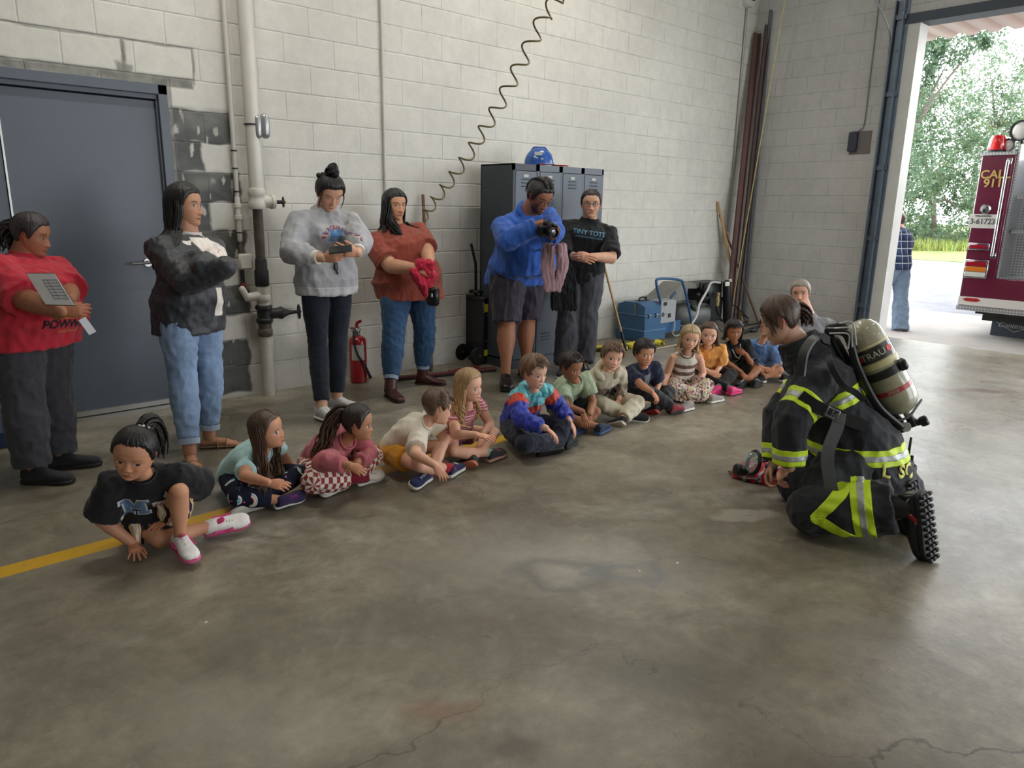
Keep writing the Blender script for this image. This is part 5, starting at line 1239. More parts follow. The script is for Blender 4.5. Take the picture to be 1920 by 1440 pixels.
short_hair(s, (112, 84, 62), .07, 380, .13)
# ---- 7: green tee
s = k7; s.hand('R', s.dv(.3, -.85, .3), s.dv(-.4, -.3, -.7), curl=.25); s.hand('L', s.dv(-.1, -.95, .3), s.dv(-.4, -.3, -.7), curl=.3)
s.body(); SG = cloth('sage_cotton', (164, 180, 152)); s.top('tee', SG, sleeve=.75, hem=-.08, ease=.018, sl_ease=.022, wr=.006); collar(s, SG, .052)
DKP = cloth('print_charcoal', (50, 58, 54)); pr(s, DKP, poly=[[(-.03+.026*k, 0), (-.02+.026*k, .0), (-.022+.026*k, .018), (-.03+.026*k, .018)] for k in range(4)]+blobs(2, 5, .045, .006, .004, .007), dy=.17, dx=.01)
DS = cloth('charcoal_shorts', (42, 42, 48)); s.bottom('shorts', DS, length=.8, ease=.022, wr=.005)
for sd, a, b in (('R', (1124, 801), (1158, 782)), ('L', (1090, 798), (1060, 806))): s.shoe(sd, cloth('navy_knit', (30, 44, 66)), mat('blue_rubber', (52, 84, 130), .6), d=pd(a, b), up=s.dv(-.3, .7, .5))
short_hair(s, (44, 30, 24), .035, 200, .07)
# ---- 8: hooded boy
s = k8; s.hand('R', s.dv(.3, -.6, -.3), s.dv(0, -.9, 0), curl=.3); s.hand('L', s.dv(-.1, -.8, .4), s.dv(-.4, -.3, -.7), curl=.3)
s.body(); HO = cloth('oat_fleece', (196, 186, 166)); j = s.top('hoodie', HO, sleeve=1.85, hem=-.08, ease=.022, sl_ease=.020, wr=.007)
BRN = cloth('taupe_fleece', (128, 112, 96)); c = s.J['N']
band(s, 'chest_band', j, [(c-s.up*.115, -s.up), (c-s.up*.205, s.up)], BRN, .002, flt=lambda p: abs((p-c).dot(s.lat)) < .115)
pr(s, BLK, 'AB', dx=.03, dy=.155, size=.07, thick=.002, off=.0045)
g = G(); g.tube(bez([c+s.lat*.05+s.f*.055-s.up*.025, c+s.lat*.08+s.f*.0+s.up*.01, c-s.f*.07+s.up*.015, c-s.lat*.08+s.f*.0+s.up*.01, c-s.lat*.05+s.f*.055-s.up*.025]), [.018]+[.027]*39+[.018], 10)
hd = remesh(g, .006, 2); wrinkle(hd, .005); link('hood', hd, HO, j)
s.bottom('sweatpants', cloth('cream_fleece', (204, 196, 174)), length=1.85, ease=.018, wr=.006)
s.shoe('R', BLK, RUB, d=pd((1180, 778), (1216, 780)), up=s.dv(-.1, .75, .6)); s.shoe('L', BLK, mat('worn_white_sole', (188, 178, 164), .7), d=s.dv(-.3, -.2, -.3), up=s.dv(0, .4, -.9))
short_hair(s, (104, 80, 60), .065, 360, .13)
# ---- 9: navy and grey tee
s = k9; s.hand('R', s.dv(.6, -.7, .2), s.dv(-.3, -.7, -.3), curl=.6); s.hand('L', s.dv(-.5, -.8, .2), s.dv(-.3, -.5, -.7), curl=.6)
s.body(); NV = cloth('navy_cotton', (32, 38, 62)); j = s.top('tee', NV, sleeve=.72, hem=-.10, ease=.018, sl_ease=.024, wr=.006); GR = cloth('heather_grey', (120, 120, 122)); c = s.J['N']
band(s, 'chest_panel', j, [(c, s.f)], GR, .0018, flt=lambda p: abs((p-c).dot(s.lat)) < .045+.12*max(0, (c-p).dot(s.up)-.16) and (c-p).dot(s.up) > .03)
g = G(); g.tube([c+s.f*.075-s.up*.05+s.lat*.02, c+s.f*.098-s.up*.12+s.lat*.015, c+s.f*.10-s.up*.2], .003, 6); link('piping', g, WHT, j)
TP = cloth('black_track', (30, 31, 35), rough=.7); s.bottom('track_trousers', TP, length=1.9, ease=.018, wr=.006)
s.shoe('R', cloth('red_black_canvas', (120, 34, 44)), BRB, d=pd((1262, 764), (1292, 756)), up=s.dv(-.2, .7, .6)); s.shoe('L', cloth('black_canvas', (30, 28, 30)), mat('red_rubber', (150, 34, 40), .6), d=s.dv(-.3, -.2, -.3), up=s.dv(-.1, .45, -.9))
short_hair(s, (38, 28, 24), .065, 340, .12)
# ---- 10: striped dress
s = k10; s.hand('R', s.dv(-.1, -.9, .2), s.dv(.2, -.2, -.9), curl=.3); s.hand('L', s.dv(-.5, -.7, .3), s.dv(-.3, -.3, -.9), curl=.4)
s.body(); DW = cloth('ivory_jersey', (226, 220, 208)); DB = cloth('brown_stripe', (122, 98, 84)); c = s.J['N']
j = s.top('dress', DW, sleeve=0, hem=.05, ease=.012, wr=.004, neck=.985)
for a in (.075, .145, .215): band(s, 'stripe', j, [(c-s.up*a, -s.up), (c-s.up*(a+.033), s.up)], DB, .0016)
collar(s, DB, .058, dip=.4, th=.007)
def skirt_mesh(s, m, name, spread, drop, P0, frill=None):
    rnd = random.Random(4); g = G(); R = []
    for k, (t, ex) in enumerate(((.18, 0), (.05, .02), (-.02, .08), (-.06, .6), (-.07, .85), (-.085, 1.0), (-.10, 1.0))):
        ring = []
        for q in range(48):
            a = 2*math.pi*q/48; d = s.hl*math.cos(a)*spread[1]+s.hf*math.sin(a)*(spread[0] if math.sin(a) > 0 else spread[2])
            base = s.J['P']+s.hl*math.cos(a)*.098+s.hf*math.sin(a)*.09
            p = base.lerp(s.J['P']+d, ex); p.z = s.J['P'].z+t*s.h+(.008*math.sin(a*9+k)+.006*rnd.uniform(-1, 1))*ex
            kn = max(0, math.sin(a))*abs(math.cos(a))*2; p.z += .055*kn*math.sin(math.pi*min(1, ex*.9)); p.z = max(p.z, .006+.004*(math.sin(a*14)+1)); ring.append(p)
        R.append(ring)
    g.rings(R[::-1])
    for sd in 'RL': g.tube([s.J['H'+sd], s.J['K'+sd], s.J['K'+sd].lerp(s.J['A'+sd], .8)], [.07, .062, .055], 14)
    me = remesh(g, .006, 3); wrinkle(me, .008, (22, 22, 10)); return link(name, me, m, s.root)
skirt_mesh(s, FLR, 'skirt', (.29, .25, .12), 0, 0)
s.shoe('R', cloth('silver_grey_canvas', (150, 142, 138)), RUB, d=pd((1340, 750), (1370, 742)), up=ZV, pos=atz(1336, 745, .045)); s.shoe('L', cloth('silver_grey_canvas', (150, 142, 138)), RUB, d=pd((1300, 758), (1270, 764)), up=ZV, pos=atz(1292, 758, .045))
cap(s, 'hair', (170, 146, 110), .055, amp=.010, streak=40, part=.06)
link('hair_lock', long_hair(s.fr, s.hh, .28, (168, 144, 108), 90, 1, 1, 12, r=.022, spread=1.0, tip=(200, 178, 140)), hair_mat(), s.hairo)
# ---- 11: orange tee
s = k11; s.hand('R', s.dv(.8, -.2, .4), s.dv(.2, -.3, -.8), curl=.7); s.hand('L', s.dv(-.8, -.2, .4), s.dv(-.2, -.3, -.8), curl=.7)
s.body(); OR = cloth('peach_orange_cotton', (234, 166, 92)); s.top('tee', OR, sleeve=.85, hem=-.06, ease=.022, sl_ease=.026, wr=.008); collar(s, OR, .054)
s.bottom('leggings', BLK, length=1.85, ease=.010, wr=.003)
MG = mat('magenta_foam', (206, 54, 116), .55); HM = mat('clog_hole', (90, 20, 50), .8)
for sd, a, b in (('R', (1372, 730), (1404, 720)), ('L', (1345, 728), (1322, 732))):
    g = G(); g.tube([s.J['K'+sd].lerp(s.J['A'+sd], .82), s.J['A'+sd]], [.027, .027], 12); link('sock', g, cloth('grey_sock', (110, 108, 112)), s.root)
    o = s.shoe(sd, MG, MG, name='clog', d=pd(a, b), up=s.dv(-.2, .8, .5), w=.037); base, d_, up_, lt, L, w, so, hi = s.sb; g = G()
    for i in range(3):
        for q in (-1, 0, 1): c = base+d_*L*(.62+.1*i)+lt*w*.5*q+up_*(so+hi*(.58-.05*i-.05*abs(q))); g.cyl(c-up_*.01, c+up_*.0012, .0045, n=8)
    link('hole', g, HM, o)
cap(s, 'hair', (78, 56, 44), .05, amp=.008, streak=50)
link('hair_lock', long_hair(s.fr, s.hh, .15, (84, 60, 46), 60, 1, 1, 14, r=.018, spread=1.05), hair_mat(), s.hairo)
# ---- 12: black tee with lanyard
s = k12; s.hand('R', s.dv(.6, -.7, .3), s.dv(-.3, -.3, -.8), curl=.3); s.hand('L', s.dv(-.8, .3, .3), s.dv(.0, .1, -1), curl=.5)
s.body(); s.top('tee', BLK, sleeve=.8, hem=-.08, ease=.020, sl_ease=.024, wr=.006); collar(s, BLK, .054)
for col, sd_, n_ in (((200, 80, 60), 1, 4), ((90, 150, 90), 2, 4), ((190, 190, 200), 3, 4)): pr(s, cloth('print_%d' % sd_, col), poly=blobs(sd_+20, n_, .05, .03, .006, .011), dy=.17)
pr(s, cloth('print_slate', (70, 96, 120)), poly=[[(-.05+.025*k, 0), (-.032+.025*k, 0), (-.032+.025*k, .016), (-.05+.025*k, .016)] for k in range(4)], dy=.12)
c = s.J['N']; g = G(); g.tube([c+s.lat*.04+s.f*.03, c+s.lat*.02+s.f*.088-s.up*.07, c+s.f*.098-s.up*.11-s.lat*.01], .0035, 6); g.tube([c-s.lat*.04+s.f*.03, c-s.lat*.03+s.f*.088-s.up*.06, c+s.f*.098-s.up*.11-s.lat*.01], .0035, 6); link('lanyard', g, WHT, s.root)
s.bottom('shorts', DS, length=.8, ease=.02)
for sd, a, b in (('R', (1415, 716), (1438, 708)), ('L', (1398, 714), (1375, 720))): s.shoe(sd, BLK, BRB, d=pd(a, b), up=s.dv(-.2, .8, .5), laces=WHT)
cap(s, 'hair', HB, .07, amp=.010); link('hair_lock', long_hair(s.fr, s.hh, .05, HB, 80, 1, 1, 16, r=.024, spread=1.0), hair_mat(), s.hairo); fringe(s, HB, 26, z1=.17)
# ---- 13: blue tee
s = k13; s.hand('R', s.dv(.7, -.2, .4), s.dv(.0, -.3, -.8), curl=.6); s.hand('L', s.dv(-.7, -.3, .3), s.dv(.0, .1, -1), curl=.6)
s.body(); LB = cloth('light_blue_cotton', (110, 146, 200)); s.top('tee', LB, sleeve=.8, hem=-.08, ease=.020, sl_ease=.024, wr=.006); collar(s, LB, .054); pr(s, PWH, poly=blobs(33, 10, .05, .03, .005, .012), dy=.15)
s.bottom('shorts', cloth('washed_denim', (96, 116, 144)), length=.8, ease=.02)
for sd, a, b in (('R', (1468, 706), (1488, 700)), ('L', (1430, 708), (1410, 712))): s.shoe(sd, BLK, RUB, d=pd(a, b), up=s.dv(-.2, .8, .5))
short_hair(s, (60, 44, 34), .06, 160)
# ---------------------------------------------------------------- dressing the grown-ups
def shaft(s, name, sd, m, f0, r, f1=1.0, r1=None, **k):
    g = G(); g.tube([s.J['K'+sd].lerp(s.J['A'+sd], f0), s.J['K'+sd].lerp(s.J['A'+sd], f1)], [r, r1 or r], 14, round_=False); return link(name, g, m, s.root, **k)
def clear_of(s, rr=.0):
    """keeps hair outside the torso"""
    def f(p):
        q = p-s.J['P']; L = (s.J['N']-s.J['P']).length; t = q.dot(s.up)/L
        if t > 1.02 or t < .3: return p
        R = s.tring(min(t, 1), .03+rr); c = sum(R, Vector())/len(R); v = p-c; v -= s.up*v.dot(s.up)
        if v.length < 1e-4: return p
        a = max((x-c).dot(v.normalized()) for x in R); return p if v.length > a else p+v.normalized()*(a-v.length)
    return f
# ---- woman in red
s = a1; s.hand('R', s.dv(.95, .05, .1), s.dv(0, -.3, -1), curl=.7); s.hand('L', s.dv(-.3, -.9, .2), s.dv(-.9, 0, -.2), curl=.8)
s.body(); RT = cloth('red_cotton', (176, 38, 54)); s.top('tee', RT, sleeve=.95, hem=-.20, ease=.022, sl_ease=.035, flare=.02, wr=.007); collar(s, RT, .056)
BK = cloth('print_black', (40, 22, 26)); GD = cloth('print_gold', (214, 150, 70))
fo = dict(fx=(-s.lat*.9+s.f*.1), fy=ZV)
pr(s, GD, '73RD ANNUAL CHEROKEE', dx=.02, dy=.315, size=.021, **fo); pr(s, BK, 'POWWOW', dx=.02, dy=.35, size=.062, thick=.002, **fo); pr(s, GD, 'AUGUST 29-31 2025', dx=.02, dy=.388, size=.016, **fo)
s.bottom('trousers', cloth('charcoal_twill', (58, 58, 64)), length=1.93, ease=.022, wr=.007, flare=.35)
for sd, t in (('R', 60), ('L', 78)): s.shoe(sd, cloth('black_suede', (38, 38, 42)), BRB, d=s.dirv(t), L=.255, w=.044)
cap(s, 'hair', (44, 36, 38), .055, amp=.010, streak=44, lift=.01)
link('ponytail', tuft_bundle([hloc(s, 0, -.42, .12), hloc(s, 0, -.56, .0), hloc(s, 0, -.6, -.3), hloc(s, 0, -.56, -.62)], .035, .05, (40, 34, 36), n=40, hh=s.hh, seed=2, strand=.028, wave=.01), hair_mat(), s.hairo)
# clipboard and papers
def quad(a, b, c, d, y):
    """points on the plane through the depth y for four picture points"""
    return [atd(*p, y) for p in (a, b, c, d)]
dd = dep(s.J['P'])-.36
Q = [atd(50, 513, dd+.03), atd(102, 513, dd-.03), atd(131, 571, dd-.08), atd(86, 571, dd-.02)]
Q[2] = Q[1]+Q[3]-Q[0]; nn = (Q[1]-Q[0]).cross(Q[3]-Q[0]).normalized()
cb = thing('clipboard', 'brown clipboard with a white form, held against the red tee', 'clipboard', tuple(Q[3]))
g = G(); g.prism([p+(p-(Q[0]+Q[2])/2)*.05 for p in Q], nn*.003); link('board', g.mesh(), mat('hardboard', (110, 84, 64), .7), cb)
g = G(); g.prism([p-nn*.0 for p in Q], -nn*.0022); link('paper', g.mesh(), mat('white_paper', (232, 232, 236), .8), cb)
g = G(); X, Y = Q[1]-Q[0], Q[3]-Q[0]
for k in range(7): g.prism([Q[0]+X*a+Y*b for a, b in ((.45, .2+k*.1), (.95, .2+k*.1), (.95, .216+k*.1), (.45, .216+k*.1))], -nn*.0034)
for a in (.45, .62, .95): g.prism([Q[0]+X*(a+da)+Y*b for da, b in ((0, .2), (.008, .2), (.008, .8), (0, .8))], -nn*.0034)
link('form_lines', g.mesh(), mat('ink', (90, 92, 110), .8), cb)
c = (s.J['WR']+s.J['WL'])/2; 
g = G(); u = s.dv(.45, -.9, 0); w = s.dv(.9, .45, 0); o = s.J['WR']+s.dv(.6, -.35, .7)*.10
g.prism([o, o+w*.035, o+w*.035+u*.085, o+u*.085], s.dv(0, 0, 1)*.004); one('badge_card', g.mesh(), mat('card_white', (215, 215, 222), .5), 'small white badge card with a barcode dangling from the hands of the woman in red', 'badge')
# ---- woman in the black jacket
s = a2; s.hand('R', s.dv(.25, -.2, -1), s.dv(-.3, 0, -1), curl=.3, scale=.7); s.hand('L', s.dv(-.1, -.2, -1), s.dv(.3, 0, -1), curl=.3, scale=.7)
s.body(); TD = cloth('white_tie_dye', (226, 218, 212), var=.12); s.top('tee', TD, sleeve=0, hem=-.10, ease=.010, wr=.004); tee = s.topo
pr(s, cloth('print_coral', (214, 120, 124)), poly=blobs(41, 14, .10, .16, .008, .02), dy=.22)
collar(s, TD, .054)
JK = cloth('black_shell', (40, 43, 50), rough=.5, bump=.12, spec=.5, folds=.3)
s.top('jacket', JK, extra=lambda g: [g.ell(s.J['W'+q], (.055,)*3) for q in 'RL'], sleeve=1.97, hem=-.30, ease=.026, sl_ease=.026, flare=.0, wr=.007, wsc=(16, 16, 10), neck=.985)
c0 = s.J['N']; jk_ = s.topo; X_ = -s.lat
for nm, pl in (('shirt_front', [(c0-s.up*.02, -s.up), (c0-s.up*.21, s.up), (c0-X_*.055, X_+s.up*-.02), (c0+X_*.105-s.up*.0, -X_-s.up*.30), (c0-X_*.09+s.up*.0, X_-s.up*-.32)]), ('shirt_front', [(c0-s.up*.30, -s.up), (c0-s.up*.465, s.up), (c0+X_*.03-s.up*.30, X_+s.up*.05), (c0+X_*.075-s.up*.3, -X_-s.up*.16)])):
    sp_ = band(s, nm, jk_, pl, TD, .0022, flt=lambda p: (p-c0).dot(s.f) > .02)
    pr(s, cloth('print_coral', (214, 120, 124)), poly=blobs(41, 12, .03, .05, .006, .014), dx=.04, dy=.13 if nm else .4, src=sp_)
g = G(); g.tube([c0+X_*.03+s.f*.3-s.up*.3, c0+X_*.03+s.f*.3-s.up*.3], .001, 4)
g = G(); g.tube(bez([s.J['N']+s.lat*.07+s.f*.05-s.up*.06, s.J['N']+s.lat*.07-s.f*.0+s.up*.01, s.J['N']-s.f*.06+s.up*.03, s.J['N']-s.lat*.07+s.up*.01, s.J['N']-s.lat*.07+s.f*.05-s.up*.06]), .014, 10); link('jacket_collar', g, JK, s.topo)
LJ = cloth('light_denim', (128, 152, 184), var=.16, vscale=6); s.bottom('jeans', LJ, length=1.80, ease=.006, wr=.006)
SD = mat('taupe_leather', (150, 124, 100), .6); 
for sd, t in (('R', 8), ('L', 82)):
    shaft(s, 'cuff', sd, cloth('denim_inside', (164, 180, 202)), .80, .062, .885, .060)
    A = s.J['A'+sd]; d = s.dirv(t); lt = V(0, 0, 1).cross(d); base = A-ZV*s.h*.045-d*.055; L = .25
    g = G(); g.rings([[base+d*L*u+lt*(math.cos(q)*w)+ZV*(z+.011*math.sin(q)*1.0) for q in [2*math.pi*j/16 for j in range(16)]] for u, w, z in ((-.02, .018, .012), (.05, .034, .012), (.3, .035, .012), (.6, .044, .012), (.85, .046, .012), (.97, .03, .012), (1.02, .008, .012))]); o = link('sandal', g, SD, s.root)
    g = G(); g.tube([A-d*.03+ZV*-.035, A+d*.02-ZV*.03, A+d*.10-ZV*.045], [.030, .032, .030], 14, flat=.8)
    for k in range(5): y = (k-2)*.015; g.tube([A+d*.10+lt*y-ZV*.048, A+d*(.165-.006*abs(k-.5))+lt*y*1.2-ZV*.055], [.011, .0095 if k else .012], 8)
    f_ = remesh(g, .004, 2); setcol(f_, np.array(lin(s.skin))); link('foot', f_, skin_mat(), s.root)
    for u in (.42, .62):
        g = G(); g.tube([base+d*L*u+lt*(math.cos(q)*(.043))+ZV*(.012+.040*math.sin(q)*(1.2-u*.6)) for q in [math.pi*j/10 for j in range(11)]], .012, 8, flat=.25, up=d); st = link('strap', g, SD, o)
        g = G(); g.box(base+d*L*u+lt*.040*(1 if sd == 'L' else -1)+ZV*.035, (.02, .02, .02), bev=.003); link('buckle', g, mat('dark_buckle', (70, 56, 46), .4), st)
cap(s, 'hair', HB, .06, amp=.006, streak=60, part=-.05)
link('hair_lock', long_hair(s.fr, s.hh, 1.15, HB, 130, 0, 1, 21, r=.024, spread=1.0, clear=clear_of(s, .01), cvar=.25), hair_mat(), s.hairo)
# ---- woman with the phone
s = a3; 
s.hand('R', s.dv(.9, .1, .45), s.dv(.2, .3, -.9), curl=.55, thumb=.2); s.hand('L', s.dv(-.75, .15, .5), s.dv(-.2, .2, -.9), curl=.6, thumb=.2)
s.body(); HG = cloth('heather_sweatshirt', (172, 173, 178), bump=.4)
s.top('sweatshirt', HG, sleeve=1.72, hem=-.08, ease=.040, sl_ease=.040, wr=.010, wsc=(11, 11, 8), cuff=1)
c = s.J['P']; band(s, 'waistband', s.topo, [(c-s.up*.01*s.h+s.up*.03, -s.up)], cloth('rib_grey', (190, 191, 194)), .003)
for sd in 'RL':
    g = G(); E, Wr = s.J['E'+sd], s.J['W'+sd]; g.tube([E.lerp(Wr, .62), E.lerp(Wr, .86)], [.043, .046], 14, round_=False); link('turned_cuff', g, WHT, s.topo)
collar(s, HG, .058, th=.010)
RD = cloth('letter_red', (170, 70, 84)); BL = cloth('letter_sky', (92, 140, 196))
for k, ch in enumerate('MARQUETTE'[:9]):
    t = (k-4)*.016*1.5; pr(s, RD, ch, dx=t, dy=.118+t*t*3.2, size=.034, thick=.0005, fx=(-s.lat-s.up*t*5.0).normalized(), name='letter')
pr(s, BL, poly=blockM(.078, .085, .020), dx=0, dy=.172, name='letter')
for q in (-1, 1):
    for k, m_ in enumerate((BL, RD, WHT)): pr(s, m_, poly=[[(-.016, 0), (.016, 0), (.016, .006), (-.016, .006)]], dx=q*.075, dy=.158+k*.010)
g = G(); n0 = s.J['N']; g.tube(bez([n0+s.lat*.05, n0+s.lat*.045+s.f*.13-s.up*.12, n0+s.lat*.01+s.f*.155-s.up*.26, n0-s.lat*.0+s.f*.17-s.up*.36]), .0022, 6); g.tube(bez([n0-s.lat*.05, n0-s.lat*.04+s.f*.13-s.up*.12, n0-s.lat*.0+s.f*.16-s.up*.26, n0-s.lat*.0+s.f*.17-s.up*.36]), .0022, 6)
o = link('lanyard', g, BLK, s.root); g = G(); e = n0+s.f*.175-s.up*.385; g.box(e, (.03, .02, .05), bev=.005); g.tube([e-ZV*.02, e-ZV*.05+V(.01, 0, 0)], .006, 8); link('key_fob', g, mat('black_plastic', (24, 24, 26), .4), o)
g = G(); c = (s.J['WR']+s.J['WL'])/2+s.dm(0, .045, .085); xa = s.dv(1, .12, .1); ya = s.dv(0, .55, -.8); za = xa.cross(ya)
g.box(c, (.15, .072, .009), Matrix((xa, ya, za)).transposed(), bev=.003); pho = thing('phone', 'dark phone held sideways in both hands of the woman in grey', 'phone', tuple(c)); link('phone_body', g, mat('phone_case', (36, 46, 50), .4), pho)
g = G(); g.box(c+za*.0052, (.138, .062, .0012), Matrix((xa, ya, za)).transposed()); link('screen', g.mesh(), mat('dark_glass', (20, 24, 30), .08), pho)
s.bottom('leggings', cloth('dark_navy_jersey', (28, 33, 44)), length=1.86, ease=.006, wr=.003)
for sd, t in (('R', 35), ('L', 60)): s.shoe(sd, cloth('light_grey_mesh', (196, 196, 194)), RUB, d=s.dirv(t), L=.27, laces=WHT, toe=1.1)
cap(s, 'hair', HB, .06, amp=.010, streak=50)
g = G(); rr = random.Random(3); P = []
for i in range(60):
    a = rr.uniform(0, 6.28); b_ = rr.uniform(.2, 1.2); rad = .15*math.sqrt(rr.random())+.05
    P.append((bez([hloc(s, rad*math.cos(a)*1.1, -.12+rad*math.sin(a), .42), hloc(s, rad*math.cos(a+b_), -.12+rad*math.sin(a+b_), .62), hloc(s, rad*.7*math.cos(a+2*b_), -.14+rad*.7*math.sin(a+2*b_), .74), hloc(s, rad*.15*math.cos(a+3*b_)-.03, -.14+rad*.15*math.sin(a), .86)], 4), [.022*s.hh]*13))
link('bun', strands([(p, r[:len(p)]) for p, r in P], HB, .3, 6, 2), hair_mat(), s.hairo)
g = G(); g.ell(hloc(s, .30, -.28, .36), (.018,)*3); g.tube([hloc(s, .26, -.25, .30), hloc(s, .20, -.28, .42)], .012, 8); link('hair_clip', g, BRB, s.hairo)
for q in (-1, 1): link('hair_wisp', tuft_bundle([hloc(s, q*.3, .18, .2), hloc(s, q*.36, .22, -.1), hloc(s, q*.34, .2, -.45)], .006, .012, HB, n=5, hh=s.hh, strand=.008), hair_mat(), s.hairo)
# ---- woman in rust
s = a4; s.hand('R', s.dv(.8, -.25, .4), s.dv(0, -.4, -.9), curl=.7); s.hand('L', s.dv(-.6, -.3, .5), s.dv(0, -.4, -.9), curl=.6)
s.body(); RU = cloth('rust_knit', (150, 74, 60), bump=.6, bscale=160); s.top('knit_top', RU, sleeve=.80, hem=-.24, ease=.028, sl_ease=.030, flare=.03, wr=.006); collar(s, RU, .058, dip=.35)
s.bottom('jeans', cloth('blue_denim', (48, 78, 112), var=.14, vscale=7), length=1.76, ease=.010, wr=.006)
BT = mat('oxblood_leather', (72, 34, 32), .4, bump=.15, bscale=60)
for sd, t in (('R', 25), ('L', 72)):
    shaft(s, 'cuff', sd, cloth('denim_inside_pale', (150, 172, 196)), .745, .058, .83, .057)
    o = s.shoe(sd, BT, mat('stacked_heel', (44, 26, 24), .5), name='ankle_boot', d=s.dirv(t), L=.26, lift=.012); shaft(s, 'boot_shaft', sd, BT, .80, .047, 1.05, .05)
    base, d_, up_, lt, L, w, so, hi = s.sb; g = G(); g.box(base+d_*.035-up_*.006, (.055, .055, .02), bev=.003); link('heel', g, MATS['stacked_heel'], o)
cap(s, 'hair', HB, .065, amp=.006, streak=60, part=.02)
link('hair_lock', long_hair(s.fr, s.hh, .85, HB, 120, 0, 1, 31, r=.024, spread=1.0, clear=clear_of(s, .01), cvar=.25), hair_mat(), s.hairo)
link('shoulder_lock', tuft_bundle([hloc(s, .30, .10, .1), hloc(s, .34, .18, -.4), hloc(s, .26, .42, -.75), hloc(s, .18, .52, -1.1), hloc(s, .16, .54, -1.45)], .03, .05, HB, n=40, hh=s.hh, seed=5, strand=.026, wave=.01, cvar=.25), hair_mat(), s.hairo)
g = G(); c = (s.J['WR']+s.J['WL'])/2+s.dm(.0, -.05, .03); rr = random.Random(5)
for k in range(9):
    a = s.dv(rr.uniform(-.6, .6), rr.uniform(-.5, 1), rr.uniform(-.3, .3)); g.ell(c+s.dv(-.04+.02*k, .05-.015*k, 0)*.05+V(rr.uniform(-.02, .02), 0, rr.uniform(-.05, .05)), (.055, .04, .05), n=12, m=8)
g.tube([c+s.dv(-.4, 0, .2)*.08, c+s.dv(-.15, -1, .2)*.09, c+s.dv(.05, -1, .1)*.15], [.05, .06, .035], 12, flat=.6); g.tube([c+s.dv(.6, .8, 0)*.06, c+s.dv(.8, 1, 0)*.10, c+s.dv(1, -.2, 0)*.07, c+s.dv(.9, -1.6, 0)*.1], [.03, .04, .045, .03], 12, flat=.6)
jm = remesh(g, .007, 2); wrinkle(jm, .016, (26, 26, 22)); one('folded_jacket', jm, cloth('crimson_fleece', (178, 36, 62)), 'bundled crimson jacket held in front of the rust knit top', 'jacket')
g = G(); c = atd(812, 556, dep(s.J['P'])-.16); g.box(c, (.055, .10, .15), Matrix.Rotation(.5, 3, 'Z'), bev=.018); hb = thing('handbag', 'small black leather handbag hanging beside the rust knit top', 'handbag', tuple(c)); LBK = mat('black_leather', (26, 25, 27), .35, bump=.2, bscale=70)
link('bag_body', g, LBK, hb); g = G(); g.tube(bez([c+V(-.02, 0, .07), c+V(0, -.01, .14), c+V(.0, .0, .22), c+V(.03, .02, .3)]), .006, 8); link('strap', g, LBK, hb); g = G(); g.box(c+s.dv(-.3, .35, 1)*.045, (.012, .012, .03), bev=.002); link('clasp', g, mat('steel', (150, 150, 150), .3, .9), hb)
# ---- man with the camera
s = a5; s.hand('R', s.dv(.75, -.15, .1), s.dv(.1, -.6, -.7), curl=.6); s.hand('L', s.dv(-.7, .35, .5), s.dv(0, .9, -.2), curl=.7)
s.body(); BU = cloth('cobalt_jersey', (48, 92, 176), rough=.75); s.top('pullover', BU, sleeve=1.9, hem=-.26, ease=.035, sl_ease=.024, flare=.03, wr=.011, wsc=(12, 12, 5))
g = G(); n0 = s.J['N']; g.tube(bez([n0+s.lat*.07+s.f*.05-s.up*.02, n0+s.lat*.085-s.f*.01+s.up*.03, n0-s.f*.075+s.up*.045, n0-s.lat*.085-s.f*.01+s.up*.03, n0-s.lat*.07+s.f*.05-s.up*.02]), [.02]+[.026]*39+[.02], 10); hd = remesh(g, .007, 2); wrinkle(hd, .006); link('hood', hd, BU, s.topo)
SH = cloth('plum_shorts', (48, 42, 54), rough=.7); s.bottom('shorts', SH, length=.98, ease=.036, wr=.009, wsc=(14, 14, 6))
for sd, t in (('R', 5), ('L', 40)):
    shaft(s, 'sock', sd, cloth('black_sock', (20, 20, 22)), .66, .041, 1.0, .040)
    o = s.shoe(sd, mat('black_clog_foam', (24, 24, 26), .28), BRB, name='clog', d=s.dirv(t), L=.30, w=.055, toe=1.3)
cap(s, 'hair', HB, .05, amp=.006, streak=60, part=.0)
for q in (-1, 1): link('braid', tuft_bundle([hloc(s, q*.1, .22, .42), hloc(s, q*.13, -.05, .52), hloc(s, q*.13, -.32, .38), hloc(s, q*.1, -.46, .1), hloc(s, q*.06, -.5, -.2)], .012, .014, HB, n=12, hh=s.hh, seed=2, strand=.05, wave=.012), hair_mat(), s.hairo)
glasses(s)
c = atd(1027, 432, dep(s.J['WR'])-.05); xa = s.dv(.55, -.25, .8); ya = s.dv(-.05, 1, .25); ya = (ya-xa*ya.dot(xa)).normalized(); za = xa.cross(ya); Mx = Matrix((za, xa, ya)).transposed(); BP = mat('camera_black', (18, 18, 20), .35)
cm = thing('camera_body', 'black camera with a round lens, held by the man in blue', 'camera', tuple(c)); cm.name = 'photo_camera'
g = G(); g.box(c-xa*.02, (.135, .06, .09), Mx, bev=.012); g.box(c-xa*.015+ya*.055, (.05, .05, .035), Mx, bev=.01); g.box(c-za*.055+xa*.01, (.03, .07, .085), Mx, bev=.01); link('camera_case', g, BP, cm)
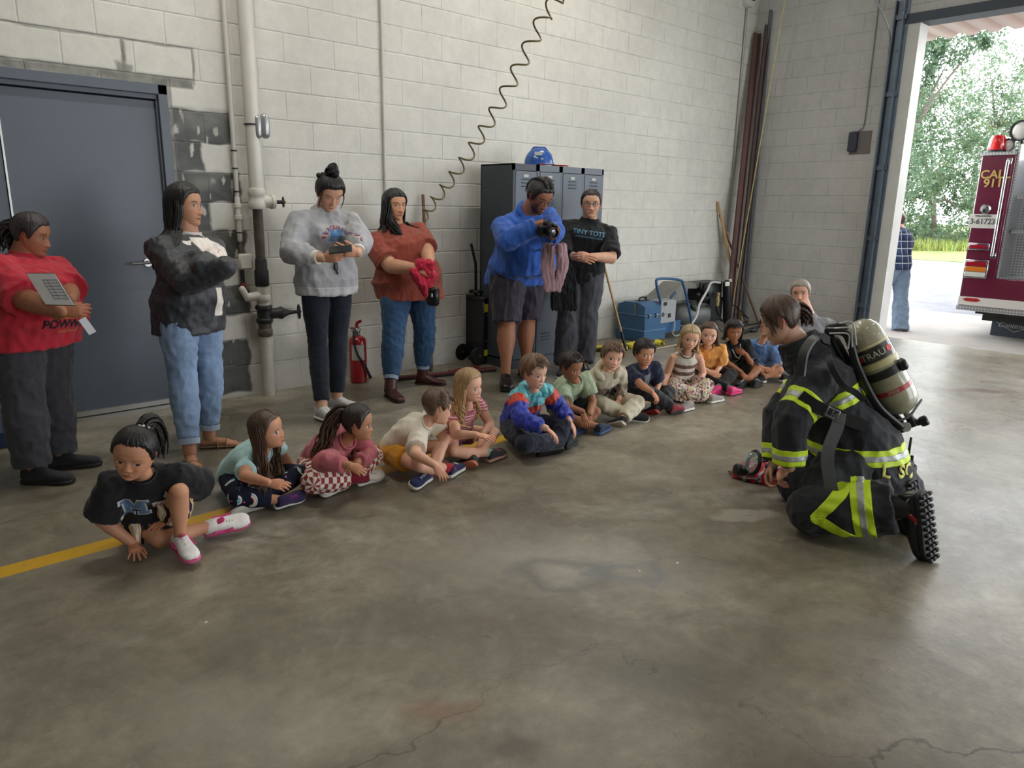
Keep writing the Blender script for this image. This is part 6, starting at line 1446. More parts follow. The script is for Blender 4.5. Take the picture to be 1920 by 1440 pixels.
g = G(); g.lathe(c+xa*.0, xa, [(.030, 0), (.036, .01), (.036, .05), (.040, .055), (.040, .085), (.034, .085), (.032, .07)], 28); ln = link('lens_barrel', g, BP, cm); g = G(); g.lathe(c+xa*.072, xa, [(.001, .008), (.02, .005), (.032, .0)][::-1], 24); link('front_glass', g, mat('coated_glass', (14, 16, 30), .05, spec=1, coat=1), ln)
g = G(); g.tube(bez([c+za*.06, c+za*.05-ya*.12, s.J['N']+s.f*.15-s.up*.28, c-za*.05-ya*.14, c-za*.06]), .004, 6); link('strap', g, BLK, cm)
# coat hanging over his arm
g = G(); c = atd(1040, 462, dep(s.J['WL'])-.0); 
for k in range(6): g.tube(bez([c+s.dv(-.5+.2*k, 0, .2)*.07, c+s.dv(-.5+.22*k, -.3, .2)*.10-ZV*.1, atd(1024+5*k, 545, dep(c))]), [.030, .032, .032, .028, .028, .028, .028, .028, .027, .026, .025, .024, .022, .021, .02, .019, .018, .017, .016, .015, .014], 10, flat=.7)
jm = remesh(g, .007, 2); wrinkle(jm, .012, (30, 30, 6)); one('mauve_jacket', jm, cloth('mauve_nylon', (166, 134, 142)), 'mauve jacket hanging from the arm of the man in blue', 'jacket')
# ---- woman with glasses
s = a6; s.hand('R', s.dv(.8, -.1, .5), s.dv(.1, -.2, -.9), curl=.55); s.hand('L', s.dv(-.85, .0, .5), s.dv(-.1, -.2, -.9), curl=.6)
s.body(); s.top('tee', BLK, sleeve=.88, hem=-.17, ease=.030, sl_ease=.028, wr=.007); collar(s, BLK, .054)
LBL = cloth('print_sky', (110, 160, 190)); pr(s, LBL, 'TINY TOTS', dx=.005, dy=.115, size=.058); pr(s, LBL, 'CHILD DEVELOPMENT CENTER', dx=.01, dy=.155, size=.018)
s.bottom('trousers', cloth('charcoal_canvas', (62, 63, 70), rough=.75), length=1.95, ease=.026, wr=.008, flare=.35, wsc=(12, 12, 5))
for sd, t in (('R', -10), ('L', 15)): s.shoe(sd, BLK, RUB, d=s.dirv(t), L=.25, laces=WHT)
cap(s, 'hair', (34, 26, 26), .035, amp=.005, streak=60, lift=.02); g = G(); link('ponytail', tuft_bundle([hloc(s, 0, -.42, .1), hloc(s, 0, -.54, -.1), hloc(s, .0, -.54, -.5)], .03, .03, HB, n=20, hh=s.hh, strand=.03), hair_mat(), s.hairo)
glasses(s, (120, 80, 80))
g = G(); c = s.J['ER'].lerp(s.J['WR'], .45)
for k in range(7): g.tube(bez([c+s.dv(-.6+.15*k, .5, 0)*.05+s.dv(0, 0, .05)*.05, c+s.dv(-.8+.15*k, -.5, .8)*.07, atd(1040+6*k, 530, dep(c)-.06), atd(1036+7*k, 578, dep(c)-.04)]), [.02]*4+[.026]*20, 10, flat=.7)
jm = remesh(g, .007, 2); wrinkle(jm, .012, (28, 28, 7)); one('black_jacket', jm, BLK, 'black jacket draped over the forearm beside the tiny tots tee', 'jacket')
# ---- grey-haired woman on the floor
f0 = atz(1504, 640, 0)
s = Person('person', 'grey-haired woman in a grey tee sitting behind the firefighter', 1.62, (f0.x, f0.y, 0), 'f', skin=(214, 160, 138), q=.7, fat=1.15, facekw=dict(smile=.2, look=-.3)); ADU['a7'] = s
n0 = atd(1512, 588, 6.45); s.torso(V(n0.x+.05, n0.y+.05, .14), n0, -10); s.bend = 0; s.headat(1501, 549, -6, 2, -6)
s.arm('R', s.at(s.J['SR'], (1475, 632, 1), s.uarm), (1485, 660, -1)); s.arm('L', s.at(s.J['SL'], (1542, 632, 1), s.uarm), (1530, 660, -1))
for sd, q in (('R', -1), ('L', 1)): s.J['K'+sd] = s.J['H'+sd]+s.dm(.36, 0, .02+.08*q); s.J['K'+sd].z = .12; s.J['A'+sd] = s.J['K'+sd]+s.dm(-.05, 0, -.36); s.J['A'+sd].z = .07; s.J['T'+sd] = s.dv(-q, 0, .2)
s.check(); s.hand('R', s.dv(.5, -.2, .6), V(0, 0, -1), curl=.4); s.hand('L', s.dv(-.5, -.2, .6), V(0, 0, -1), curl=.4); s.body(); s.top('tee', cloth('mid_grey_cotton', (132, 134, 140)), sleeve=.8, hem=-.06, ease=.022, sl_ease=.03, wr=.007); s.bottom('jeans', DN, length=1.85, ease=.012)
for sd in 'RL': s.shoe(sd, BLK, RUB, L=.25)
cap(s, 'hair', (150, 140, 130), .05, amp=.010, streak=44, cvar=.25); link('hair_lock', tuft_bundle([hloc(s, .1, -.4, .2), hloc(s, .25, -.38, -.2), hloc(s, .34, -.1, -.5), hloc(s, .34, .0, -.8)], .02, .03, (140, 124, 108), n=24, hh=s.hh, seed=5, strand=.02), hair_mat(), s.hairo)
# ---- man walking outside
g0 = V(10.05, 3.62, -.04); s = Person('person', 'person in a plaid shirt and jeans walking on the driveway outside', 1.60, tuple(g0), 'm', skin=(196, 140, 116), q=.6, fat=1.1); ADU['a8'] = s
pz = atd(1680, 512, dep(g0)); s.torso(V(pz.x, pz.y, g0.z+.85), atd(1690, 432, dep(g0)+.02), -120); s.bend = 0; s.headat(1681, 414, -125, 4)
s.arm('R', (1697, 470, -1), (1672, 505, -1)); s.arm('L', (1668, 470, 1), (1650, 490, 1))
s.leg('R', atd(1688, 622, dep(g0)-.02), pole=s.dirv(-110)); s.leg('L', atd(1640, 600, dep(g0)+.25), pole=s.dirv(-110))
s.check(); s.hand('R', s.dv(-.6, -.6, 0), s.dv(-.4, 0, -.5)); s.hand('L', s.dv(-.6, -.6, 0), s.dv(-.4, 0, -.5)); s.body()
def plaid(n, l, u, o):
    sp = n.new('ShaderNodeSeparateXYZ'); l.new(o, sp.inputs[0]); 
    def st(ax, f, w): return step_(n, l, math_(n, l, 'ABSOLUTE', math_(n, l, 'SUBTRACT', math_(n, l, 'FRACT', math_(n, l, 'MULTIPLY', ax, f)), .5)), w, w-.02)
    h_ = math_(n, l, 'ADD', sp.outputs[0], math_(n, l, 'MULTIPLY', sp.outputs[1], -.9))
    c = mix_(n, l, .0, lin((52, 66, 96)), lin((52, 66, 96))); c = mix_(n, l, math_(n, l, 'MULTIPLY', st(sp.outputs[2], 11, .24), .5), c, lin((26, 32, 52))); c = mix_(n, l, math_(n, l, 'MULTIPLY', st(h_, 8, .24), .5), c, lin((26, 32, 52)))
    c = mix_(n, l, math_(n, l, 'MULTIPLY', st(math_(n, l, 'ADD', sp.outputs[2], .02), 11, .06), .7), c, lin((200, 206, 216))); return mix_(n, l, math_(n, l, 'MULTIPLY', st(math_(n, l, 'ADD', h_, .03), 8, .05), .6), c, lin((200, 206, 216)))
s.top('plaid_shirt', pattern_mat('navy_plaid', plaid), sleeve=1.9, hem=-.12, ease=.026, sl_ease=.024, wr=.007)
s.bottom('jeans', cloth('faded_denim', (112, 130, 150), var=.15), length=1.95, ease=.018, flare=.9, wr=.006)
for sd in 'RL': s.shoe(sd, cloth('navy_slip_on', (40, 48, 70)), BRB, d=s.dirv(75 if sd == 'R' else -110), L=.26)
short_hair(s, (84, 60, 44), .07, 160, .12)
# ---------------------------------------------------------------- the firefighter
d0 = dep(atz(1545, 1005, 0))+.10
s = Person('person', 'firefighter in black turnout gear kneeling before the children, smiling down at them', 1.70, tuple(atz(1570, 960, 0)), 'f', skin=(222, 176, 152), q=1.1, facekw=dict(smile=.9, eyes='half', mouth_open=0), fat=1.05, vox=.008, brow=(90, 64, 48)); FF = s; ADU['ff'] = s
P = atd(1606, 842, d0+.13); N = atd(1510, 652, d0+.13); s.torso(P, P+(N-P).normalized()*.30*s.h, -86); s.bend = -.01
s.headat(1462, 600, -82, 24, 0)
s.J['N'] = s.J['N']
dS = dep(s.J['SL']); s.arm('L', atd(1484, 785, dS-.05), atd(1480, 874, dS-.02)); dR = dep(s.J['SR']); s.arm('R', atd(1462, 780, dR+.02), atd(1452, 866, dR-.0))
s.J['KL'] = atd(1524, 955, d0-.12); s.J['AL'] = atd(1706, 950, 3.19); s.J['KR'] = atd(1500, 905, d0+.28); s.J['AR'] = atd(1686, 926, 3.46)
for q in ('KL', 'KR'): s.J[q].z = max(s.J[q].z, .095)
s.J['TL'] = s.J['TR'] = s.dv(.15, -1, 0); s.check(); print('FF z', [(k, round(v.z, 2)) for k, v in s.J.items() if isinstance(v, Vector)])
s.hand('L', s.dv(-.5, -.8, -.2), s.dv(.6, -.4, -.2), curl=.8, scale=.9); s.hand('R', s.dv(-.3, -.9, .0), s.dv(.6, -.2, .2), curl=.8, scale=.9); s.body()
TO = cloth('black_turnout', (40, 42, 48), rough=.75, bump=.5, bscale=240, folds=.25)
j = s.top('turnout_coat', TO, sleeve=1.97, hem=-.34, ease=.062, sl_ease=.034, flare=.05, wr=.009, wsc=(11, 11, 8), neck=1.03, neck_e=1.7)
tr = s.bottom('turnout_trousers', TO, length=1.84, ease=.046, wr=.010, wsc=(11, 11, 11), flare=.25)
LM = mat('lime_reflective', (206, 236, 40), .55, emit=0, bump=.1); SV = mat('silver_reflective', (168, 172, 172), .38, .25, bump=.15, bscale=300)
def triband(src, p, ax, w, near=None, rad=.14, nm='reflective_band', flt=None):
    ax = Vector(ax).normalized(); p = Vector(p)
    fl = flt or (lambda q: (near is None) or (q-near).length < rad)
    for a, b, m, o in ((0, w, LM, .0022), (w*.34, w*.66, SV, .0040)):
        link(nm if m is LM else 'silver_stripe', slice_part(src.data, [(p+ax*a, ax), (p+ax*b, -ax)], o, fl), m, src)
for sd in 'LR':
    S_, E, Wr, K, A = (s.J[q+sd] for q in 'SEWKA')
    p = S_.lerp(E, .46); triband(j, p, E-S_, .085, S_.lerp(E, .62), .115)
    p = E.lerp(Wr, .62); triband(j, p, (Wr-E), .075, E.lerp(Wr, .78), .12)
    p = K.lerp(A, .43); triband(tr, p, A-K, .085, K.lerp(A, .52), .15)
c = s.J['P']
sup = s.up
def torso_only(q): return all((q-s.J[a].lerp(s.J[b], min(1, max(0, (q-s.J[a]).dot(s.J[b]-s.J[a])/(s.J[b]-s.J[a]).length_squared)))).length > .10 for a, b in (('SL', 'EL'), ('EL', 'WL'), ('SR', 'ER'), ('ER', 'WR')))
hz_ = atd(1590, 845, dep(c)); triband(j, V(c.x, c.y, hz_.z), (ZV+s.f*.06), .078, flt=torso_only); triband(j, c+sup*.255, sup-s.f*.05, .075, flt=torso_only)
# knee chevron
K, A = s.J['KL'], s.J['AL']; ax = (A-K).normalized(); vx = ax.cross(s.dv(0, 0, 1)).normalized()
if vx.z < 0: vx = -vx
tw = s.dv(0, 0, 1)
for sg in (1, -1):
    n1 = (vx*sg+ax*-.9).normalized(); p = K+ax*.06
    link('reflective_band', slice_part(tr.data, [(p, n1), (p+n1*.05, -n1), (K+ax*.0, ax), (K.lerp(A, .44), -ax), (K, vx*sg), (K, tw)], .002, lambda q: (q-K).dot(vx) > -.12), LM, tr)
# coat tail name letters
YL_ = mat('yellow_letters', (226, 224, 120), .6)
o = atd(1684, 880, dep(P)-.2); xx = s.dv(.95, -.12, -.35)
for k, ch in enumerate(('L', '', 'S', 'C')):
    if ch: link('letter', on_mesh([j.data], ch, None, o+xx*(.042*(k-1.9)), xx, s.dv(.12, 1, 0), .075, off=.004, thick=.003, sub=.02), YL_, j)
# standing collar
g = G(); n0 = s.J['N']; lat, f_ = s.lat, s.f
ca_ = (s.J['C']-n0).normalized(); ca_ = (ca_+sup*.25).normalized(); lf = ca_.cross(lat).normalized()
for zz, r, th in ((-.01, .108, .026), (.022, .102, .026), (.052, .096, .024), (.080, .090, .020), (.105, .088, .015)): g.tube([n0+ca_*(zz-.012*math.cos(a+math.pi/2))+lat*math.cos(a)*r*.92+lf*math.sin(a)*r for a in [2*math.pi*k/24 for k in range(25)]], th, 10)
cm_ = remesh(g, .006, 2); wrinkle(cm_, .006); link('collar', cm_, TO, j)
# webbing, buckle, belt
WB = cloth('grey_webbing', (92, 94, 96), bump=.4); HP_ = mat('harness_black', (28, 29, 32), .45, bump=.1, bscale=50)
def strap(pts, w, th, m, nm, par, up):
    g = G(); P_ = bez(pts, 6); R = []
    for i, p in enumerate(P_):
        t = (P_[min(i+1, len(P_)-1)]-P_[max(i-1, 0)]).normalized(); u = Vector(up); u = (u-t*u.dot(t)).normalized(); v = t.cross(u); R.append([p+v*a*w/2+u*b*th/2 for a, b in ((-1, -1), (1, -1), (1, 1), (-1, 1))])
    g.rings(R); return link(nm, g, m, par)
pk = thing('breathing_apparatus', 'black backpack frame with straps carrying a yellowish composite air cylinder', 'breathing apparatus', tuple(N))
dC = d0+.02
tn = s.dv(0, 0, 1)
strap([atd(1575, 775, dC-.18), atd(1570, 800, dC-.22), atd(1552, 850, dC-.24), atd(1556, 900, dC-.25), atd(1563, 940, dC-.24), atd(1556, 968, dC-.22)], .055, .004, WB, 'waist_strap', pk, tn)
strap([atd(1500, 742, dC-.17), atd(1530, 762, dC-.19), atd(1570, 778, dC-.17), atd(1625, 800, dC-.13)], .06, .008, HP_, 'waist_belt', pk, tn)
strap([atd(1555, 640, dC-.13), atd(1530, 632, dC-.14), atd(1508, 660, dC-.16), atd(1500, 705, dC-.16)], .05, .012, HP_, 'shoulder_strap', pk, s.dv(-.5, .6, .6))
strap([atd(1553, 665, dC-.17), atd(1560, 690, dC-.2), atd(1580, 722, dC-.2), atd(1602, 735, dC-.16), atd(1620, 750, dC-.14)], .028, .010, HP_, 'pull_strap', pk, tn)
g = G(); bc = atd(1561, 775, dC-.215); bx, by = s.dv(.9, -.3, .1), s.dv(.3, .9, .1); bn = bx.cross(by)
for a, b, sx, sy in ((0, .021, .055, .007), (0, -.021, .055, .007), (.025, 0, .007, .045), (-.025, 0, .007, .045), (0, 0, .005, .045)): g.box(bc+bx*a+by*b, (sx, sy, .008), Matrix((bx, by, bn)).transposed(), bev=.002)
link('buckle', g, mat('brushed_steel', (150, 152, 155), .35, .9), pk)
# back frame
ct, cbp = atd(1622, 632, dC), atd(1694, 762, dC); ax = (cbp-ct).normalized(); side = s.dv(0, 0, 1); side = (side-ax*side.dot(ax)).normalized(); bk_ = ax.cross(side).normalized()
if bk_.dot(s.dv(1, 0, 0)) < 0: bk_ = -bk_
g = G(); pl = [(-.10, .05), (-.02, .085), (.10, .075), (.2, .06), (.30, .085), (.42, .10), (.47, .06)]
R = []
for t, w in pl:
    c_ = ct+ax*t-bk_*(.125); R.append([c_+side*(w*math.cos(a))+bk_*(.022*math.sin(a)) for a in [2*math.pi*k/16 for k in range(16)]])
if ((R[0][1]-R[0][0]).cross(R[1][0]-R[0][0])).dot(R[0][0]-(ct+ax*pl[0][0]-bk_*.125)) < 0: R = [r[::-1] for r in R]
g.rings(R); link('back_frame', g, HP_, pk)
for q in (-1, 1):
    g = G(); g.tube(bez([ct-ax*.11-bk_*.13+side*.04*q, ct-ax*.06-bk_*.06+side*.075*q, ct+ax*.10-bk_*.085+side*.09*q, ct+ax*.30-bk_*.09+side*.10*q, ct+ax*.46-bk_*.05+side*.05*q]), .014, 8, flat=1.4); link('frame_rail', g, HP_, pk)
g = G()
for k in range(3): g.tube(bez([ct-ax*(.10+.012*k)-bk_*(.12-.03*k)+side*.085, ct-ax*(.06+.02*k)-bk_*(.05-.02*k)+side*.095, ct+ax*.0-bk_*(.08-.02*k)+side*.10]), .004, 6)
link('air_hose', g, mat('hose_white', (190, 192, 190), .4), pk)
# cylinder
CY = mat('fibre_wrap', (168, 164, 138), .22, coat=.8, bump=.25, bscale=40, var=.18, vscale=9, aniso=(3, 3, 12)); r = .088
cy = link('air_cylinder', (lambda g: (g.lathe(ct, ax, [(.012, -.088), (.035, -.083), (.06, -.066), (.078, -.040), (r-.003, -.012), (r, .01), (r, .315), (r-.003, .34), (.078, .368), (.06, .392), (.035, .408), (.018, .414), (.018, .45)], 40), g)[1])(G()), CY, pk)
def ringb(t0, t1, m, nm, rr=.0012):
    g = G(); g.rings([[ct+ax*t+side*(q*math.cos(a))+bk_*(q*math.sin(a)) for a in ([2*math.pi*k/40 for k in range(40)] if side.cross(bk_).dot(ax) > 0 else [-2*math.pi*k/40 for k in range(40)])] for t, q in ((t0, r-.002), (t0+.0005, r+rr), (t1-.0005, r+rr), (t1, r-.002))]); return link(nm, g, m, cy)
ringb(.045, .115, mat('cylinder_label', (52, 50, 46), .3, coat=.6, var=.3, vscale=30), 'label'); ringb(.030, .042, mat('cream_line', (206, 200, 150), .4), 'stripe'); ringb(.120, .150, MATS['cream_line'], 'stripe'); ringb(.268, .292, mat('red_label', (176, 60, 58), .35, coat=.5, var=.2, vscale=40), 'red_label')
RDOT = mat('red_dot', (220, 64, 54), .4); cyw = mat('label_print', (190, 188, 176), .5)
for a_ in (-.75, .95):
    q = side*math.cos(a_)+bk_*math.sin(a_); g = G(); g.lathe(ct+ax*.082+q*(r+.0005), q, [(.016, 0), (.016, .002), (.001, .002)], 16); link('dot', g, RDOT, cy)
for txt, t_, m_, sz in (('TRAU', .082, cyw, .045), ('29500', .280, cyw, .022)):
    y_ = -ax; x_ = y_.cross(side); q0 = ct+ax*t_+side*.12
    link('label_text', on_mesh([cy.data], txt, None, ct+ax*t_+side*.1+bk_*.0, (-ax).cross(side) if ((-ax).cross(side)).dot(s.dv(1, 0, 0)) > 0 else ax.cross(side), -ax, sz, off=.003), m_, cy)
ringb(.165, .205, HP_, 'cylinder_strap', .006)
g = G(); g.box(ct+ax*.185+side*.04+bk_*(r+.0), (.06, .04, .05), Matrix((side, bk_, ax)).transposed(), bev=.008); link('strap_latch', g, HP_, pk); g = G(); g.box(ct+ax*.185-bk_*(r+.01), (.13, .05, .055), Matrix((side, bk_, ax)).transposed(), bev=.01); link('strap_latch', g, HP_, pk)
# valve below the cylinder
vb = ct+ax*.455; g = G(); g.cyl(vb-ax*.02, vb+ax*.035, .02); g.tube([vb+ax*.02, vb+ax*.03+bk_*.035], .016, 12); g.lathe(vb+ax*.03+bk_*.03, bk_, [(.022, 0), (.026, .01), (.026, .03), (.02, .036)], 10); g.tube(bez([vb+ax*.02, vb+ax*.035-bk_*.06, vb-bk_*.13]), .012, 8); g.ell(vb+ax*.02-side*.02, (.03, .024, .026)); link('valve', g, mat('valve_black', (26, 26, 28), .4), pk)
g = G(); g.tube(bez([vb-ax*.035-bk_*.07+side*.04, vb-ax*.03+bk_*.0+side*.05, vb-ax*.075+bk_*.085+side*.02]), .006, 8); g.tube([vb-bk_*.12, vb-bk_*.05+ax*.01], .009, 8); link('valve_guard', g, MATS['brushed_steel'], pk)
g = G(); g.cyl(vb+ax*.015-bk_*.03+side*.03, vb+ax*.015-bk_*.03+side*.048, .022); link('gauge', g, mat('gauge_face', (190, 195, 190), .3), pk)
# boots
BB = mat('black_boot', (24, 24, 26), .38, bump=.15, bscale=60)
for sd in 'LR':
    A = s.J['A'+sd]; up_ = s.dv(-1, .1, -.42); d_ = s.dv(.24, -1, .05)
    shaft(s, 'boot_shaft', sd, BB, .55, .060, 1.0, .054)
    o = s.shoe(sd, BB, BRB, name='boot', d=d_, up=up_, L=.30, w=.056, sole=.026, toe=1.25)
    base, dd_, uu, lt, L, w, so, hi = s.sb; g = G()
    for k in range(11):
        for q in (-1, 0, 1): g.box(base+dd_*L*(.03+k*.094)+lt*w*.62*q-uu*.006, (L*.055, w*.42, .016), Matrix((dd_, lt, uu)).transposed(), bev=.003)
    link('tread', g.mesh(), BRB, o)
    nz_ = s.dv(0, 0, 1); g = G(); zs = uu; q_ = nz_*(w*.86)
    g.tube(bez([A+uu*.15+nz_*w*.74-dd_*.0, A+uu*.06+nz_*w*.80, A+uu*.0+dd_*.03+nz_*w*.86, base+dd_*L*.42+uu*.035+nz_*w*.86]), .012, 8, flat=.35, up=nz_); link('red_stripe', g, mat('boot_red', (160, 30, 38), .4), o)
    g = G(); g.tube(bez([A+uu*.15+nz_*w*.77-dd_*.012, A+uu*.06+nz_*w*.83-dd_*.014, A+uu*.0+dd_*.018+nz_*w*.885, base+dd_*L*.42+uu*.05+nz_*w*.885]), .0022, 6); g.tube(bez([A+uu*.05-dd_*.04+nz_*w*.7, A+uu*.02-dd_*.03+nz_*w*.82, A-dd_*.05+uu*.0+nz_*w*.78]), .0022, 6); link('piping', g, mat('piping_white', (210, 210, 205), .5), o)
# hair tied back
cap(s, 'hair', (78, 58, 46), .05, amp=.010, streak=50)
link('ponytail', tuft_bundle([hloc(s, 0, -.36, .14), hloc(s, 0, -.50, .06), hloc(s, 0, -.54, -.12), hloc(s, .0, -.48, -.36)], .03, .03, (78, 58, 46), n=30, hh=s.hh, seed=6, strand=.03), hair_mat(), s.hairo)
for q in (-1, 1): link('hair_wisp', tuft_bundle([hloc(s, q*.2, .28, .28), hloc(s, q*.34, .24, .0), hloc(s, q*.335, .22, -.3)], .012, .02, (86, 64, 50), n=12, hh=s.hh, strand=.012), hair_mat(), s.hairo)
# radio with gloves, clipped at the far hip
rc = atd(1698, 885, d0+.22); rd = thing('radio', 'black handheld radio with a keypad standing behind the kneeling firefighter', 'radio', (rc.x, rc.y, 0)); g = G(); Mz = Matrix.Rotation(math.atan2(s.dv(0, 0, 1).y, s.dv(0, 0, 1).x)+math.pi/2, 3, 'Z')
rz = rc.z; g.box(rc, (.06, .038, .145), Mz, bev=.008); link('case', g, HP_, rd); g = G(); g.tube([rc+V(0, 0, .07), rc+V(.004, 0, .18)], [.008, .006], 8); link('antenna', g, BRB, rd)
g = G(); [g.box(rc+Mz@V((i-1)*.015, -.020, -.035+.012*k), (.010, .004, .008), Mz) for i in range(3) for k in range(3)]; link('keypad', g.mesh(), mat('key_grey', (120, 124, 128), .5), rd)
g = G(); g.cyl(rc+V(.0, 0, .07)+s.dv(.6, 0, 0)*.018, rc+V(0, 0, .092)+s.dv(.6, 0, 0)*.018, .008); g.box(rc+s.dv(1, 0, 0)*.034+V(0, 0, .01), (.012, .02, .03), Mz, bev=.003); link('knob', g, BRB, rd)
g = G(); gc = atd(1690, 892, d0+.30); gc.z = .06; gl = thing('work_gloves', 'bundle of black work gloves on the floor beside the radio', 'gloves', (gc.x, gc.y, 0))
rr = random.Random(2)
for k in range(10): a = 6.28*k/10; g.tube([gc+V(.03*math.cos(a), .03*math.sin(a), -.02), gc+V(.04*math.cos(a), .04*math.sin(a), .08), gc+V(.05*math.cos(a), .05*math.sin(a), .12+.03*rr.random())], [.03, .026, .017], 10)
g.tube([gc+V(0, 0, -.045), gc+V(0, 0, .05)], [.06, .055], 12); gm = remesh(g, .006, 2); wrinkle(gm, .006); link('glove_fabric', gm, HP_, gl)
# mask and red bag in front
mc = atz(1426, 897, 0); bgx, bgy = s.dv(1, 0, 0), s.dv(0, 0, 1)
g = G(); R = []; rr = random.Random(4); na = 40
for k, (z, sc) in enumerate(((.002, .92), (.025, 1.0), (.055, .86), (.072, .6), (.076, .3), (.070, .04))):
    R.append([mc+bgx*(.165*sc*math.cos(a)*(1+.16*math.sin(3*a+1)))+bgy*(.125*sc*math.sin(a)*(1+.18*math.cos(2*a)))+V(0, 0, z+.008*math.sin(5*a+k)*(z > .01)) for a in ([2*math.pi*j/na for j in range(na)] if bgx.cross(bgy).z > 0 else [-2*math.pi*j/na for j in range(na)])])
g.rings(R); bgm = remesh(g, .006, 1); wrinkle(bgm, .012, (22, 22, 22)); RB = cloth('red_bag_nylon', (190, 32, 50), rough=.6)
bag = one('red_bag', bgm, RB, 'crumpled red bag with silver stripes lying on the floor under the face mask', 'bag')
for a_ in (-.055, .025):
    q = mc+bgx*a_; nx_ = (bgx+bgy*.3).normalized(); link('reflective_stripe', slice_part(bag.data, [(q, nx_), (q+nx_*.018, -nx_)], .0015), SV, bag)
mm = atz(1413, 868, .15); mk_ = thing('face_mask', 'black breathing mask with a clear round visor on top of the red bag', 'face mask', (mm.x, mm.y, .05)); fw = (s.dv(-.7, .25, .6)).normalized(); sd_ = fw.cross(V(0, 0, 1)).normalized(); uq = sd_.cross(fw)
g = G()
for k in range(26): a = 2*math.pi*k/26; g.ell(mm+sd_*(.052*math.cos(a))+uq*(.064*math.sin(a)), (.013,)*3, n=8, m=6)
g.ell(mm+fw*.05-uq*.055, (.032, .032, .03)); g.lathe(mm+fw*.06-uq*.055, fw, [(.03, 0), (.034, .012), (.034, .03), (.025, .036)], 16); fr_ = remesh(g, .005, 2); link('mask_frame', fr_, HP_, mk_)
g = G(); g.rings([[mm+fw*h_+sd_*(.051*q*math.cos(a))+uq*(.062*q*math.sin(a)) for a in [2*math.pi*k/28 for k in range(28)]] for h_, q in ((.0, 1), (.028, .92), (.05, .7), (.062, .35), (.064, .05))]); link('visor', g, mat('clear_visor', (200, 206, 206), .08, alpha=.38, spec=.8, coat=1), mk_)
g = G()
for q, e in ((1, .06), (-1, .06), (.4, .11), (-.4, .11)): g.tube(bez([mm+sd_*.06*q+uq*.03, mm-fw*.07+sd_*e*q*1.2+uq*.05, mm-fw*.13+sd_*.02*q, mm-fw*.12-uq*.05+sd_*.04*q]), .009, 8, flat=.5)
g.ell(mm-fw*.12, (.04, .04, .02)); link('head_harness', g, HP_, mk_)
g = G(); q = atz(1385, 905, .012); g.tube(bez([atz(1420, 898, .03), atz(1390, 895, .02), atz(1368, 884, .012)]), [.016, .014, .01], 8, flat=.5); link('mask_strap', g, HP_, mk_)
# ---------------------------------------------------------------- things along the walls
STL = mat('steel', (150, 150, 150), .3, .9); LOCK = mat('locker_blue_grey', (74, 84, 96), .42, bump=.05, bscale=60, var=.06, vscale=5); LOCKD = mat('locker_side', (52, 58, 66), .5, var=.06, vscale=4)
X0, W_, YF, YB, HT = 4.40, .296, 4.86, 5.30, 1.83
for i in range(4):
    x0 = X0+i*W_; nm = ('leftmost', 'second from the left', 'third from the left', 'rightmost')[i]
    t = thing('locker', 'blue-grey steel locker, %s of the four behind the man in blue' % nm, 'locker', (x0+W_/2, (YF+YB)/2, 0), 'row of four steel lockers')
    g = G(); a, b = x0+.001, x0+W_-.001
    for lo, hi in (((a, YF+.02, 0), (a+.012, YB, HT)), ((b-.012, YF+.02, 0), (b, YB, HT)), ((a, YB-.01, 0), (b, YB, HT)), ((a, YF+.02, HT-.012), (b, YB, HT)), ((a, YF+.02, .08), (b, YB, .095)), ((a, YF, 0), (a+.022, YF+.02, HT)), ((b-.022, YF, 0), (b, YF+.02, HT)), ((a, YF, HT-.055), (b, YF+.02, HT)), ((a, YF, 0), (b, YF+.02, .085))): g.box(*span(lo, hi))
    link('locker_body', g.mesh(), LOCKD if i == 0 else LOCK, t)
    g = G(); g.box(*span((a+.024, YF-.006, .09), (b-.024, YF+.012, HT-.06)), bev=.003); dr = link('locker_door', g, LOCK, t)
    g = G(); [g.box(((a+b)/2, YF-.008, HT-.13-.03*k), (.11, .006, .007), Matrix.Rotation(.5, 3, 'X')) for k in range(3)]; [g.box(((a+b)/2, YF-.008, .30-.03*k), (.11, .006, .007), Matrix.Rotation(.5, 3, 'X')) for k in range(3)]
    link('vent', g.mesh(), LOCK, dr)
    g = G(); g.box((b-.045, YF-.012, .98), (.03, .014, .12), bev=.003); g.box((b-.045, YF-.020, .98), (.012, .012, .05), bev=.003); link('handle', g, mat('dark_latch', (40, 42, 46), .4, .5), dr)
    g = G(); g.box(((a+b)/2, YF-.008, HT-.10+.0), (.055, .003, .022)); link('tag', g.mesh(), mat('tag_white', (190, 190, 184), .6), dr)
